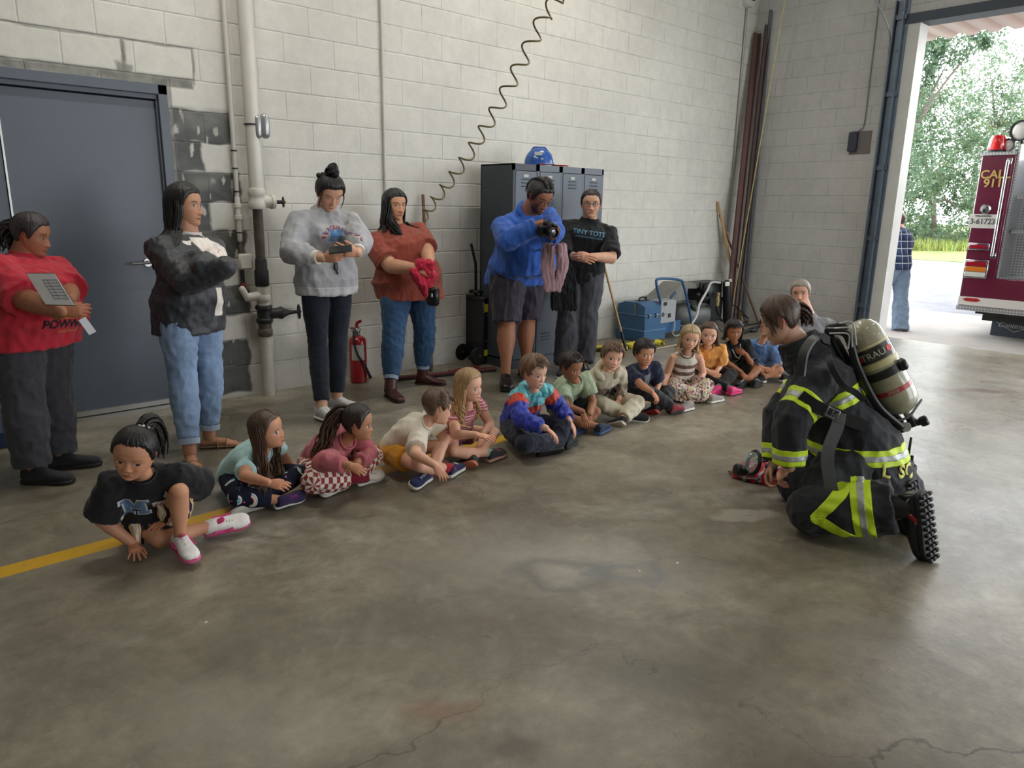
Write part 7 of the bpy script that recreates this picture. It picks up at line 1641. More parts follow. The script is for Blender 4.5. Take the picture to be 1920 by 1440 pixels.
# hard hat on the lockers
hc = V(4.86, 5.02, HT); hf = (atd(985, 300, 7)-atd(1030, 300, 7)).normalized(); hf.z = 0; hf.normalize(); hs_ = hf.cross(V(0, 0, 1))
hh_ = thing('hard_hat', 'blue hard hat with stickers resting on top of the lockers', 'hard hat', tuple(hc)); HB_ = mat('blue_hat_shell', (34, 82, 158), .28, coat=.4)
g = G(); R = []
for k in range(13):
    a = k/12*math.pi/2; R.append([hc+hf*(.135*math.cos(a)*math.cos(q)+.0)+hs_*(.105*math.cos(a)*math.sin(q))*-1+V(0, 0, .02+.145*math.sin(a)) for q in [2*math.pi*j/32 for j in range(32)]])
R = [[p*1 for p in r] for r in R]; g.rings(R); link('shell', smooth(g.mesh(), 60), HB_, hh_)
g = G(); g.rings([[hc+hf*((.145+(.075*max(0, math.cos(q))**2))*math.cos(q)*s_)-hs_*(.115*math.sin(q)*s_)+V(0, 0, z-.02*max(0, math.cos(q))) for q in [2*math.pi*j/32 for j in range(32)]] for s_, z in ((.9, .018), (1, .016), (1, .024), (.9, .03))]); link('brim', g, HB_, hh_)
g = G(); g.tube([hc+hf*.11+V(0, 0, .09), hc+hf*.05+V(0, 0, .166), hc-hf*.05+V(0, 0, .168), hc-hf*.11+V(0, 0, .10)], .012, 8, flat=.6); link('ridge', g, HB_, hh_)
fr_o = hc+V(0, 0, .105)
g = G(); tn_ = (CAM-hc); tn_.z = 0; tn_.normalize(); r_ = V(0, 0, 1).cross(tn_); 
for a, b, w, h in ((-.005, .0, .07, .03), (-.02, -.035, .02, .012), (.03, -.045, .018, .014)):
    c = hc+r_*a+V(0, 0, .105+b)+tn_*.098; g.box(c, (w, .004, h), Matrix((r_, tn_, V(0, 0, 1))).transposed())
link('sticker', g.mesh(), mat('sticker_white', (196, 200, 200), .5), hh_)
g = G(); c = V(4.78, 4.92, HT+.012); g.tube(bez([c, c+V(.12, .0, .006), c+V(.2, .03, .0), c+V(.3, -.02, 0), c+V(.36, 0, 0)]), .010, 8, flat=.6); one('red_strap', g, cloth('red_strap', (150, 40, 44)), 'red strap lying under the hard hat on the locker top', 'strap')
# charger on wheels
c0 = atz(906, 684, 0); BX = mat('black_enamel', (24, 25, 28), .4, bump=.1, bscale=80); yel = mat('charger_yellow', (214, 206, 60), .5)
t = thing('battery_charger', 'black and yellow wheeled battery charger standing left of the lockers', 'charger', (c0.x+.12, c0.y+.15, 0))
x0, y0 = c0.x, c0.y; g = G(); g.box(*span((x0, y0, .05), (x0+.20, y0+.30, .60)), bev=.008); link('case', g, BX, t)
g = G(); g.box(*span((x0-.004, y0-.006, .60), (x0+.208, y0+.306, .64)), bev=.006); link('top_cap', g, BX, t)
g = G(); g.box(*span((x0+.012, y0-.005, .50), (x0+.19, y0+.002, .575))); g.box(*span((x0+.012, y0-.005, .085), (x0+.19, y0+.002, .14))); link('yellow_label', g.mesh(), yel, t)
g = G(); [g.box((x0+.10, y0-.004, .43-.055*k), (.07, .004, .028)) for k in range(4)]; [g.box((x0+.10, y0-.003, z), (.15, .003, .003)) for z in (.47, .225)]; link('panel_print', g.mesh(), mat('grey_print', (170, 172, 160), .6), t)
g = G(); [g.box((x0-.002, y0+.15, .12+.016*k), (.004, .16, .006)) for k in range(6)]; link('vent', g.mesh(), BRB, t)
for yy in (y0+.02, y0+.28): g = G(); g.lathe((x0-.045, yy-.02, .088), (0, 1, 0), [(.02, 0), (.082, .004), (.087, .012), (.087, .034), (.082, .042), (.02, .046)], 24); w_ = link('wheel', g, BRB, t); g = G(); g.cyl((x0-.045, yy-.03, .088), (x0-.045, yy+.03, .088), .016); link('axle', g, STL, w_)
g = G(); g.box((x0+.15, y0+.03, .03), (.05, .04, .06), bev=.004); g.box((x0+.15, y0+.27, .03), (.05, .04, .06), bev=.004); link('foot', g, BRB, t)
g = G(); hb_ = V(x0+.02, y0+.14, .64); g.tube([hb_, hb_+V(-.005, 0, .30), hb_+V(-.06, 0, .48)], .013, 10); link('handle', g, BX, t)
g = G(); g.tube(bez([V(x0+.06, y0+.1, .64), V(x0+.07, y0+.1, .74), V(x0+.14, y0+.1, .80), V(x0+.2, y0+.1, .74), V(x0+.19, y0+.1, .64)]), .006, 8); g.tube(bez([V(x0-.02, y0+.12, .68), V(x0+.05, y0+.08, .69), V(x0+.17, y0+.12, .66), V(x0+.1, y0+.2, .67), V(x0, y0+.2, .68)]), .016, 8); link('cable', g, BRB, t)
g = G(); c = atz(870, 692, .012); g.box(c, (.34, .04, .02), bev=.003); one('red_bar', g, mat('worn_red', (120, 44, 40), .6, var=.2), 'short worn red bar on the floor in front of the charger', 'bar')
# extinguisher
e0 = atz(673, 716, 0); e0.y = min(e0.y, 5.36); RE = mat('extinguisher_red', (150, 22, 30), .25, coat=.5)
t = thing('fire_extinguisher', 'red fire extinguisher with a black hose on the floor against the wall', 'fire extinguisher', (e0.x, e0.y, 0))
g = G(); g.lathe(e0, (0, 0, 1), [(.06, 0), (.070, .008), (.072, .02), (.072, .345), (.066, .372), (.045, .392), (.022, .40), (.02, .42)], 32); link('cylinder', g, RE, t)
g = G(); g.cyl(e0+V(0, 0, .40), e0+V(0, 0, .44), .022); g.box(e0+V(0, 0, .45), (.05, .04, .03), bev=.004); g.cyl(e0+V(-.03, -.01, .44), e0+V(-.055, -.015, .45), .014); link('valve', g, STL, t)
g = G(); rr_, tt_ = s.basis(e0); g.tube(bez([e0+V(0, 0, .455), e0+V(0, 0, .50)+rr_*.00, e0+V(0, 0, .52)+rr_*.03]), .010, 8, flat=1.6); g.tube([e0+V(0, 0, .45), e0+V(0, 0, .45)-rr_*.05+V(0, 0, .01)], .008, 8); link('lever', g, RE, t)
g = G(); g.tube(bez([e0+V(0, 0, .43)+tt_*.03-rr_*.03, e0+V(0, 0, .36)+tt_*.078-rr_*.03, e0+V(0, 0, .25)+tt_*.085+rr_*.0, e0+V(0, 0, .17)+tt_*.078+rr_*.05, e0+V(0, 0, .08)+tt_*.06+rr_*.085]), .008, 8); h_ = link('hose', g, BRB, t); g = G(); g.tube([e0+V(0, 0, .14)+tt_*.07+rr_*.062, e0+V(0, 0, .05)+tt_*.055+rr_*.095], [.010, .014], 10); link('nozzle', g, BRB, h_)
g = G(); g.rings([[e0+V(.0735*math.cos(a), .0735*math.sin(a), z) for a in [math.atan2(tt_.y, tt_.x)-.75+1.5*k/14 for k in range(15)]]+[e0+V(.071*math.cos(a), .071*math.sin(a), z) for a in [math.atan2(tt_.y, tt_.x)+.75-1.5*k/14 for k in range(15)]] for z in (.20, .33)]); lb = link('label', g, mat('label_silver', (176, 176, 170), .5, var=.2, vscale=60), t)
# push squeegee
a0, a1_ = aty(793, 367, 5.40), atz(820, 696, .03); a1_.y = 5.22; t = thing('floor_squeegee', 'wide dark red floor squeegee with a brown wooden handle leaning on the wall', 'squeegee', tuple(a1_))
g = G(); g.tube([a0, a1_+V(0, 0, .03)], .014, 10); link('handle', g, mat('brown_wood', (104, 72, 56), .6, bump=.2, bscale=30, aniso=(8, 8, 1)), t)
g = G(); l_, r2 = atz(724, 710, .03), atz(930, 690, .03); ax_ = (r2-l_).normalized(); g.box((l_+r2)/2, ((r2-l_).length, .05, .022), Matrix((ax_, V(0, 0, 1).cross(ax_), V(0, 0, 1))).transposed(), bev=.004); link('head', g, mat('dark_red_metal', (92, 40, 40), .55, var=.2), t)
g = G(); g.box((l_+r2)/2-V(0, 0, .02), ((r2-l_).length, .008, .028), Matrix((ax_, V(0, 0, 1).cross(ax_), V(0, 0, 1))).transposed()); link('rubber_blade', g, BRB, t); g = G(); g.tube([a1_+V(0, 0, .16), a1_], [.018, .022], 10); link('socket', g, mat('grey_socket', (98, 92, 86), .6), t)
# dust mop
b0, b1_ = aty(1118, 440, 5.05), atz(1172, 650, .06); t = thing('dust_mop', 'yellow dust mop with a wooden handle leaning beside the blue tool chest', 'mop', tuple(atz(1172, 652)))
g = G(); g.tube([b0, b1_], .012, 10); link('handle', g, mat('pale_wood', (176, 142, 92), .5, bump=.1, bscale=30, aniso=(8, 8, 1)), t)
g = G(); g.tube([b1_+(b0-b1_).normalized()*.16, b1_, b1_-V(0, 0, .03)], [.014, .016, .02], 10); link('joint', g, mat('dark_latch', (40, 42, 46), .4, .5), t)
g = G(); l_, r2 = atz(1118, 654, .03), atz(1242, 640, .03); rr = random.Random(9); ax_ = (r2-l_)
for k in range(170):
    p = l_+ax_*rr.random()+V(rr.gauss(0, .03), rr.gauss(0, .04), -.005); g.ell(p, (.013, .024, .014+.010*rr.random()), n=8, m=6)
g.tube([l_, r2], .03, 10); mm_ = remesh(g, .007, 1); wrinkle(mm_, .014, (60, 60, 60)); setcol(mm_, np.where((rnoise(co(mm_), 9) > .08)[:, None], np.array(lin((86, 80, 44))), np.array(lin((206, 190, 58))))); link('mop_head', mm_, cloth('mop_yarn', (255, 255, 255), attr='Col', bump=.6, bscale=120), t)
g = G(); g.tube(bez([atz(1225, 655, .012), atz(1260, 648, .006), atz(1305, 642, .006)]), .006, 6); one('pale_rope', g, cloth('pale_rope', (196, 180, 150)), 'pale rope end lying on the floor beside the yellow mop head', 'rope')
# tool chest
TB = mat('tool_chest_blue', (44, 88, 126), .4, bump=.06, bscale=60, var=.08, vscale=6); cx_, cy_ = 6.53, 4.98; t = thing('tool_chest', 'blue steel tool chest with three latches standing against the wall', 'tool chest', (cx_+.19, cy_+.2, 0))
g = G(); g.box(*span((cx_, cy_, .005), (cx_+.40, cy_+.40, .125)), bev=.006); link('base_drawer', g, TB, t)
g = G(); g.box(*span((cx_+.003, cy_+.003, .128), (cx_+.397, cy_+.397, .30)), bev=.006); link('body', g, TB, t); g = G(); g.box(*span((cx_-.004, cy_-.004, .118), (cx_+.404, cy_+.404, .134)), bev=.003); g.box(*span((cx_-.004, cy_-.004, .292), (cx_+.404, cy_+.404, .302)), bev=.003); link('rim', g, mat('tool_chest_rim', (70, 116, 152), .4), t)
g = G(); g.prism([(cx_, cy_+.006, .302), (cx_, cy_+.394, .302), (cx_, cy_+.394, .40), (cx_, cy_+.30, .44), (cx_, cy_+.10, .44), (cx_, cy_+.006, .40)], (.40, 0, 0)); lid = link('lid', smooth(g.mesh(), 20), TB, t)
g = G(); g.tube(bez([(cx_+.14, cy_+.2, .44), (cx_+.15, cy_+.2, .475), (cx_+.25, cy_+.2, .475), (cx_+.26, cy_+.2, .44)]), .010, 8); g.box((cx_+.2, cy_+.2, .443), (.20, .05, .008)); link('handle', g, BRB, lid)
for k in range(3): g = G(); q = V(cx_+.07+.13*k, cy_-.008, .295); g.box(q, (.026, .012, .05), bev=.003); g.ell(q+V(0, -.01, .01), (.014, .008, .014)); link('latch', g, STL, t)
g = G(); g.tube(bez([(cx_-.004, cy_+.14, .302), (cx_-.006, cy_+.14, .36), (cx_-.002, cy_+.15, .42), (cx_+.05, cy_+.16, .446)]), .006, 6, flat=.4); link('lid_strap', g, cloth('tan_webbing', (160, 148, 110)), lid)
# compressor cart
q3 = lambda x, y, o=0: aty(x, y, 5.0+o); CB = mat('cart_blue', (38, 84, 128), .4); CGY = mat('compressor_grey', (96, 100, 98), .45, var=.1, vscale=7); LG = mat('control_box_grey', (150, 154, 156), .45); BLKM = mat('machine_black', (26, 27, 30), .45, bump=.1, bscale=50)
t = thing('air_compressor', 'air compressor on a blue cart with a grey tank and control box', 'compressor', tuple(atz(1290, 614)))
RX, RT = V(1, 0, 0), V(0, -1, 0); UZ = V(0, 0, 1); Mc = Matrix((RX, -RT, UZ)).transposed()
def qb(g, x0, y0, x1, y1, o, th, bev=.004):
    a, b = q3(x0, y0, o), q3(x1, y1, o); w = abs((b-a).dot(RX)); h = abs((b-a).z); c = (a+b)/2; c.z = (a.z+b.z)/2; g.box(c-RT*th/2, (w, th, h), Mc, bev=bev)
g = G(); g.tube(bez([q3(1240, 612), q3(1240, 575), q3(1231, 534), q3(1236, 523), q3(1273, 525), q3(1282, 536), q3(1294, 590), q3(1300, 622)], 8), .015, 10); link('cart_handle', g, CB, t)
g = G(); qb(g, 1236, 605, 1275, 620, 0, .40); qb(g, 1236, 575, 1243, 612, .02, .4); link('cart_frame', g, CB, t)
g = G(); 
for px_, o in ((1243, .02), (1262, .35), (1300, .02)): g = G(); c = q3(px_, 618, o); c.z = .045; g.lathe(c-RX*.012, RX, [(.015, 0), (.045, .003), (.045, .021), (.015, .024)], 18); link('caster', g, BRB, t)
g = G(); qb(g, 1241, 565, 1266, 603, -.02, .16, .006); cbx = link('control_box', g, LG, t); g = G(); qb(g, 1245, 567, 1251, 573, -.025, .02); qb(g, 1254, 588, 1258, 595, -.03, .02); link('switch', g, BLKM, cbx)
g = G(); a = q3(1262, 590, .28); ax_ = (RX*.9+RT*.35).normalized(); g.lathe(a, ax_, [(.03, -.03), (.10, -.015), (.135, .03), (.135, .44), (.115, .475), (.05, .50), (.01, .505)], 28); link('tank', g, CGY, t)
g = G(); P_ = [q3(1241, 568, .15), q3(1282, 531, .15), q3(1320, 531, .15), q3(1306, 541, .15), q3(1290, 541, .15), q3(1288, 562, .15), q3(1262, 566, .15)]; g.prism(P_, -RT*.32); link('housing', g.mesh(), mat('housing_grey', (122, 122, 116), .5, var=.12, vscale=9), t)
g = G(); g.box(q3(1262, 553, .14), (.11, .01, .03), Mc@Matrix.Rotation(-.66, 3, 'Y')); link('nameplate', g.mesh(), mat('blue_plate', (60, 84, 120), .4), t)
g = G(); rr = random.Random(11)
qb(g, 1318, 531, 1352, 560, .12, .24); qb(g, 1332, 560, 1352, 600, .10, .2); g.lathe(q3(1312, 553, .2), RX, [(.02, -.04), (.07, -.03), (.07, .10), (.03, .12)], 16); g.lathe(q3(1335, 545, .0), RT, [(.02, -.1), (.075, -.08), (.075, .0), (.02, .02)], 18)
for k in range(9): c = q3(rr.uniform(1300, 1350), rr.uniform(538, 598), rr.uniform(-.02, .15)); g.tube([c, c+RX*rr.uniform(-.1, .1)+UZ*rr.uniform(-.08, .1)], rr.uniform(.012, .026), 8)
link('pump', g, BLKM, t)
g = G(); g.lathe(q3(1346, 558, -.06), UZ, [(.01, -.11), (.022, -.10), (.026, -.02), (.018, -.01), (.018, .03), (.024, .035), (.024, .06), (.01, .065)], 14); link('filter', g, mat('brass_filter', (150, 140, 96), .4, .4), t)
g = G(); a, b = q3(1363, 604, .05), q3(1363, 526, .05); g.lathe(a, b-a, [(.045, 0), (.052, .01), (.052, (b-a).length-.02), (.03, (b-a).length)], 20); link('upright_cylinder', g, BLKM, t); g = G(); qb(g, 1362, 529, 1368, 536, -.02, .02); g.box(q3(1369, 526, .02), (.03, .03, .04), Mc, bev=.004); link('tag', g, WHT, t)
g = G(); g.tube(bez([q3(1350, 530, -.02), q3(1334, 530, -.05), q3(1326, 545, -.07), q3(1312, 570, -.09), q3(1306, 592, -.1), q3(1298, 606, -.1)]), .014, 10); link('white_hose', g, mat('hose_light_grey', (184, 184, 186), .45), t)
g = G(); c = [q3(1265, 604, -.03), q3(1264, 616, -.05), q3(1261, 624, -.04), q3(1267, 630, -.06), q3(1280, 624, 0)]; c = [V(p.x, p.y, max(p.z, .01)) for p in c]; g.tube(bez(c), .009, 8); link('cord', g, mat('cord_grey', (150, 150, 146), .5), t)
g = G(); c = [q3(1366, 572, .1), q3(1380, 574, .12), q3(1396, 590, .15), q3(1404, 604, .2), q3(1392, 590, .1), q3(1384, 592, .1), q3(1388, 612, .05), q3(1400, 612, .1), q3(1398, 625, 0)]; c = [V(p.x, p.y, max(p.z, .012)) for p in c]; g.tube(bez(c), .007, 8); link('black_hose', g, BRB, t)
g = G(); c = [q3(1316, 560, .05), q3(1330, 575, -.05), q3(1340, 600, -.1), q3(1352, 620, -.2), q3(1360, 625, -.2)]; c = [V(p.x, p.y, max(p.z, .012)) for p in c]; g.tube(bez(c), .005, 6); link('thin_hose', g, BRB, t)
# black stand rails on the floor in the corner
g = G(); a = atz(1385, 612, .03); g.tube([a, atz(1425, 606, .03)], .014, 8); g.tube([atz(1390, 624, .02), atz(1425, 612, .04)], .02, 8); g.ell(atz(1412, 618, .03), (.09, .05, .03)); one('black_stand', g, BLKM, 'black metal stand lying on the floor behind the firefighter by the corner', 'stand')
# leaning boards and poles
RBW_ = mat('reddish_board', (92, 62, 58), .6, bump=.15, bscale=30, var=.15, vscale=3, aniso=(5, 5, 1))
def board(nm, a, b, w, th, m, lab, cat, face=None, edge=True):
    a, b = Vector(a), Vector(b); d = (b-a).normalized(); n_ = (face or V(0, -1, 0)); n_ = (n_-d*n_.dot(d)).normalized(); u = d.cross(n_); g = G(); R = Matrix((u, n_, d)).transposed(); L = (b-a).length
    g.box((a+b)/2, (w, th, L), R, bev=.003)
    if edge: g.box((a+b)/2+u*(w/2-.004)+n_*.012, (.008, th+.024, L), R); g.box((a+b)/2-u*(w/2-.004)+n_*.012, (.008, th+.024, L), R)
    return one(nm, g.mesh(), m, lab, cat)
board('long_board', (8.56, 5.18, .0), (9.03, 5.40, 3.66), .085, .012, RBW_, 'tall reddish steel channel leaning in the corner, left of two', 'channel', V(-.5, -1, 0))
board('long_board', (8.72, 5.16, .0), (9.055, 5.28, 3.74), .065, .012, mat('brown_board', (78, 60, 58), .6), 'tall brown steel channel leaning in the corner, right of two', 'channel', V(-.5, -1, 0))
g = G(); a = V(8.50, 5.425, 1.56); b = atz(1396, 602, 0.0); b = V(8.90, 5.15, 0); g.tube([a, b], .017, 10); one('wooden_pole', g, mat('pale_wood', (176, 142, 92), .5), 'pale wooden pole leaning across the reddish channels', 'pole')
g = G(); a = atx(1362, 415, 8.6); b = V(9.03, 4.99, 0); g.tube([V(8.55, 5.42, 1.40), b], .013, 10); one('brown_stick', g, mat('brown_wood', (104, 72, 56), .6), 'thin brown stick crossing behind the pale wooden pole', 'stick')
a, b = atx(1400, 70, XB-.03), atx(1394, 590, XB-.05)
g = G(); g.tube([V(XB-.03, 5.26, 3.9), V(XB-.03, 5.26, 0.02)], .022, 10); one('drain_pipe', g, mat('dark_grey_pipe', (82, 88, 96), .5), 'dark grey vertical pipe on the back wall near the corner', 'pipe')
g = G(); a = atx(1482, -60, 8.6); b = atz(1368, 604, .01); g.tube([a, b], .006, 6); one('pull_rope', g, cloth('yellow_rope', (190, 178, 116)), 'thin yellow rope hanging from the ceiling to the corner floor', 'rope')
g = G(); x_ = 8.80; g.tube([V(x_, YL-.02, 4.2), V(x_, YL-.02, 1.2)], .012, 8); one('corner_conduit', g, mat('conduit_grey', (150, 150, 150), .4, .3), 'thin grey conduit on the left wall near the corner', 'conduit')
g = G(); c = aty(1406, -2, YL-.05); g.lathe(c+V(0, .05, 0), (0, -1, 0), [(.10, 0), (.10, .05), (.085, .075), (.03, .085)], 24); t = one('alarm_horn', g, mat('horn_white', (196, 196, 190), .5), 'round white alarm horn high on the left wall near the corner', 'alarm'); g = G(); g.box(c+V(.0, -.045, .0), (.09, .02, .05), bev=.005); link('speaker_grille', g, BLKM, t)
# camera-like box on the back wall
bc_ = V(XB-.03, 4.03, 2.28); t = thing('wall_speaker', 'small black box on a brown plate on the back wall with a cable above', 'speaker', tuple(bc_)); g = G(); g.box(bc_, (.05, .10, .22), bev=.008); link('case', g, mat('dark_blue_box', (38, 46, 62), .4), t)
g = G(); g.box(V(XB-.004, 3.95, 2.27), (.008, .24, .26)); link('back_plate', g.mesh(), mat('brown_plate', (112, 104, 104), .6), t)
g = G(); g.tube(bez([V(XB-.03, 4.0, 2.39), V(XB-.02, 3.96, 2.42), V(XB-.012, 3.93, 2.50), V(XB-.012, 3.93, 3.0), V(XB-.012, 3.94, 4.4)]), .006, 6); link('cable', g, mat('cable_grey', (120, 122, 126), .5), t)
# ---------------------------------------------------------------- pipes left of the door
PV = mat('painted_pipe', (206, 203, 194), .5, bump=.12, bscale=30, var=.06, vscale=5); RUST = mat('weathered_iron', (92, 84, 76), .6, .2, bump=.4, bscale=50, var=.3, vscale=12); IRON = mat('black_iron', (48, 48, 50), .5, .3, bump=.25, bscale=60, var=.15, vscale=14)
px_, py_ = 2.315, YL-.085; t = thing('standpipe', 'thick white painted pipe with valves running down the wall beside the door', 'pipe', (px_, py_, 0))
pv = lambda z: V(px_, py_, z)
Z = lambda q: aty(480, q, py_).z
g = G(); g.tube([pv(5.0), pv(Z(372))], .050, 24, round_=False); link('upper_pipe', g, PV, t)
g = G(); g.lathe(pv(Z(392)), UZ, [(.058, 0), (.062, .01), (.062, .05), (.057, .06), (.057, .09), (.062, .10), (.062, .14), (.056, .15)], 24); g.tube([pv(Z(378)), pv(Z(378))+V(.11, -.01, 0)], [.045, .045], 18, round_=False); g.cyl(pv(Z(378))+V(.10, -.01, 0), pv(Z(378))+V(.125, -.01, 0), .052); link('tee', g, PV, t)
def hand_wheel(c, ax, r, m, par, n=5):
    g = G(); ax = Vector(ax).normalized(); u = V(0, 0, 1); w = ax.cross(u); k = 20; pts = [c+u*r*math.cos(2*math.pi*j/k)+w*r*math.sin(2*math.pi*j/k) for j in range(k)]
    R = []
    for j in range(k): tt = (pts[(j+1) % k]-pts[j-1]).normalized(); uu = (pts[j]-c).normalized(); ww = tt.cross(uu); R.append([pts[j]+uu*r*.14*math.cos(q*1.0472)+ww*r*.14*math.sin(q*1.0472) for q in range(6)])
    g.rings(R, close=True, caps=False)
    for j in range(n): a_ = 2*math.pi*j/n; g.tube([c, c+(u*math.cos(a_)+w*math.sin(a_))*r], r*.09, 6)
    g.ell(c, (r*.22,)*3); return link('hand_wheel', g, m, par)
c = pv(Z(378)); g = G(); g.tube([c+V(.12, -.01, 0), c+V(.20, -.02, 0)], .014, 10); st = link('valve_stem', g, IRON, t); hand_wheel(c+V(.195, -.02, 0), (1, -.3, 0), .036, mat('dark_red_wheel', (84, 44, 42), .5), st)
g = G(); g.tube([pv(Z(388)), pv(Z(440))], .036, 18, round_=False); g.tube([pv(Z(440)), pv(Z(495))], [.037, .034], 18, round_=False); link('iron_pipe', g, RUST, t)
g = G(); g.lathe(pv(Z(538)), UZ, [(.045, 0), (.052, .01), (.052, .12), (.045, .13), (.043, .20), (.038, .21)], 20); link('coupling', g, IRON, t)
g = G(); g.tube([pv(Z(580)), pv(Z(536))], .047, 20, round_=False); g.lathe(pv(Z(566)), UZ, [(.05, 0), (.055, .01), (.055, .04), (.05, .05)], 20); g.tube([pv(Z(555)), pv(Z(556))+V(-.13, -.01, .0), pv(Z(548))+V(-.16, -.01, .03)], [.04, .032, .025], 12); link('lower_joint', g, PV, t)
zc = Z(590); g = G(); g.lathe(pv(zc-.07), UZ, [(.055, 0), (.062, .01), (.062, .03), (.05, .04), (.052, .10), (.062, .11), (.062, .13), (.055, .14)], 20); g.tube([pv(zc), pv(zc)+V(.09, -.01, 0), pv(zc)+V(.13, -.015, 0), pv(zc)+V(.17, -.02, 0)], [.045, .04, .05, .028], 14); g.tube([pv(zc)+V(.16, -.02, 0), pv(zc)+V(.28, -.03, 0)], [.022, .012], 10); vb_ = link('gate_valve', g, IRON, t); hand_wheel(pv(zc)+V(.27, -.03, 0), (1, -.3, 0), .052, IRON, vb_)
g = G(); g.lathe(pv(Z(632)), UZ, [(.05, 0), (.056, .01), (.056, .05), (.048, .06), (.05, .10)], 20); link('union', g, RUST, t); g = G(); g.tube([pv(Z(628)), pv(0.0)], .046, 22, round_=False); link('lower_pipe', g, mat('scuffed_white_pipe', (192, 188, 178), .6, bump=.3, bscale=25, var=.12, vscale=9), t)
g = G(); c = aty(478, 236, YL-.12); g.tube([c+V(.02, 0, .05), c+V(.02, 0, -.06)], .028, 12); g.tube([c+V(.075, .0, .06), c+V(.075, 0, -.05)], .034, 12); g.box(c+V(.05, 0, 0), (.10, .02, .03), bev=.004); link('bracket', g, mat('galvanised_bracket', (170, 172, 172), .35, .6), t)
g = G(); c = pv(Z(236)); g.rings([[c+V(.054*r*math.cos(a), .054*r*math.sin(a), z) for a in [2*math.pi*k/24 for k in range(24)]] for r, z in ((.95, 0), (1.05, .002), (1.05, .01), (.95, .012))]); link('strap', g, IRON, t)
cx2 = 2.19; t = thing('conduit', 'thin white conduit with a junction box running beside the thick wall pipe', 'conduit', (cx2, YL-.03, 0)); cz = lambda z: V(cx2, YL-.032, z); Z2 = lambda py: aty(457, py, YL-.032).z
g = G(); g.tube([cz(5), cz(Z2(372))], .017, 12); link('upper_tube', g, PV, t)
g = G(); [g.lathe(cz(Z2(p)), UZ, [(.02, 0), (.027, .004), (.027, .03), (.02, .034)], 14) for p in (390, 412)]; g.tube([cz(Z2(372)), cz(Z2(450))], .020, 12); link('fittings', g, PV, t)
for p in (285, 318, 361, 437): g = G(); g.rings([[cz(Z2(p))+V(.020*r*math.cos(a), .020*r*math.sin(a), z) for a in [2*math.pi*k/16 for k in range(16)]] for r, z in ((.9, 0), (1.15, .002), (1.15, .008), (.9, .01))]); link('cable_tie', g, IRON, t)
g = G(); g.tube([cz(Z2(450)), cz(Z2(478))], .014, 10); g.box(cz(Z2(466)), (.03, .03, .05), bev=.004); link('connector', g, RUST, t); g = G(); g.box(cz(Z2(490))+V(.02, -.02, 0), (.105, .05, .115), bev=.012); link('junction_box', g, PV, t)
g = G(); g.tube(bez([cz(Z2(506)), cz(Z2(530)), cz(Z2(545))+V(.01, -.01, 0), cz(Z2(556))+V(.05, -.03, -.02), pv(Z(552))+V(-.08, 0, 0)]), .016, 10); link('elbow_pipe', g, IRON, t); g = G(); g.cyl(cz(Z2(530)), cz(Z2(541)), .021); link('red_collar', g, mat('worn_red', (120, 44, 40), .6), t)
g = G(); g.tube([V(3.47, YL-.014, 5.0), V(3.47, YL-.014, 1.15)], .011, 10); one('white_wall_conduit', g, PV, 'slim white conduit running down the middle of the block wall', 'conduit')
# hanging coiled hose
t = None; cps = [(1062, -22, 4.55), (1045, 0, 4.55), (1022, 28, 4.56), (1000, 72, 4.6), (978, 116, 4.64), (957, 156, 4.68), (936, 196, 4.72), (915, 231, 4.77), (896, 262, 4.82), (877, 292, 4.88), (858, 318, 4.94), (840, 344, 5.0), (822, 366, 5.06), (806, 388, 5.12), (792, 408, 5.18), (784, 418, 5.2)]
C_ = [atd(*p) for p in cps]; PTS = []; n_ = len(C_)-3
for k in range((n_)*20+1):
    u = k/20; i = min(int(u), n_-1); f = u-i; p = C_[i+1].lerp(C_[i+2], f); ax_ = (C_[i+2]-C_[i+1]).normalized(); r_ = (CAM-p).cross(ax_).normalized(); w_ = ax_.cross(r_); a = 2*math.pi*(u+.1); rad = .048*(1-.25*u/n_)
    PTS.append(p+r_*rad*math.cos(a)+w_*rad*math.sin(a)+ax_*0)
g = G(); g.tube([C_[0]]+PTS, .0062, 8); one('coiled_air_hose', smooth(g.mesh(), 0), mat('olive_hose', (104, 92, 52), .4), 'thin coiled air hose hanging diagonally across the block wall', 'hose')
# mat at the far left edge
c = atz(6, 838, 0); g = G(); g.box((c.x-.20, c.y+.1, .06), (.5, .3, .12), bev=.02); one('navy_mat', g, cloth('navy_vinyl', (38, 52, 88), rough=.5), 'folded navy mat on the floor behind the woman in red, at the left edge', 'mat')
# ceiling strip lamps (out of the picture)
for _x, _y in LAMPS: g = G(); g.box((_x, _y, 4.94), (1.3, .2, .1), bev=.01); t = thing('strip_lamp', 'ceiling strip lamp %s' % dict(zip(LAMPS, ('over the double door side', 'over the lockers side', 'above the camera', 'in the middle above the firefighter', 'at the rear corner', 'on the far side, left one', 'on the far side, right one')))[(_x, _y)], 'lamp', (_x, _y, 4.94), 'ceiling strip lamps'); link('housing', g, mat('horn_white', (196, 196, 190), .5), t)
# litter on the floor
for px_, py_, r_ in ((1270, 1056, .008), (1199, 1071, .006), (386, 1167, .006)):
    c = atz(px_, py_, .001); g = G(); g.prism([c+V(r_*math.cos(a), r_*.6*math.sin(a), 0) for a in (0, 1.2, 2.6, 3.9, 5.2)], (0, 0, .002)); one('paper_scrap', g.mesh(), mat('white_paper', (232, 232, 236), .8), 'tiny white scrap on the concrete floor' if px_ == 386 else 'tiny white scrap near the grey floor stain, %s one' % ('right' if px_ == 1270 else 'left'), 'scrap')
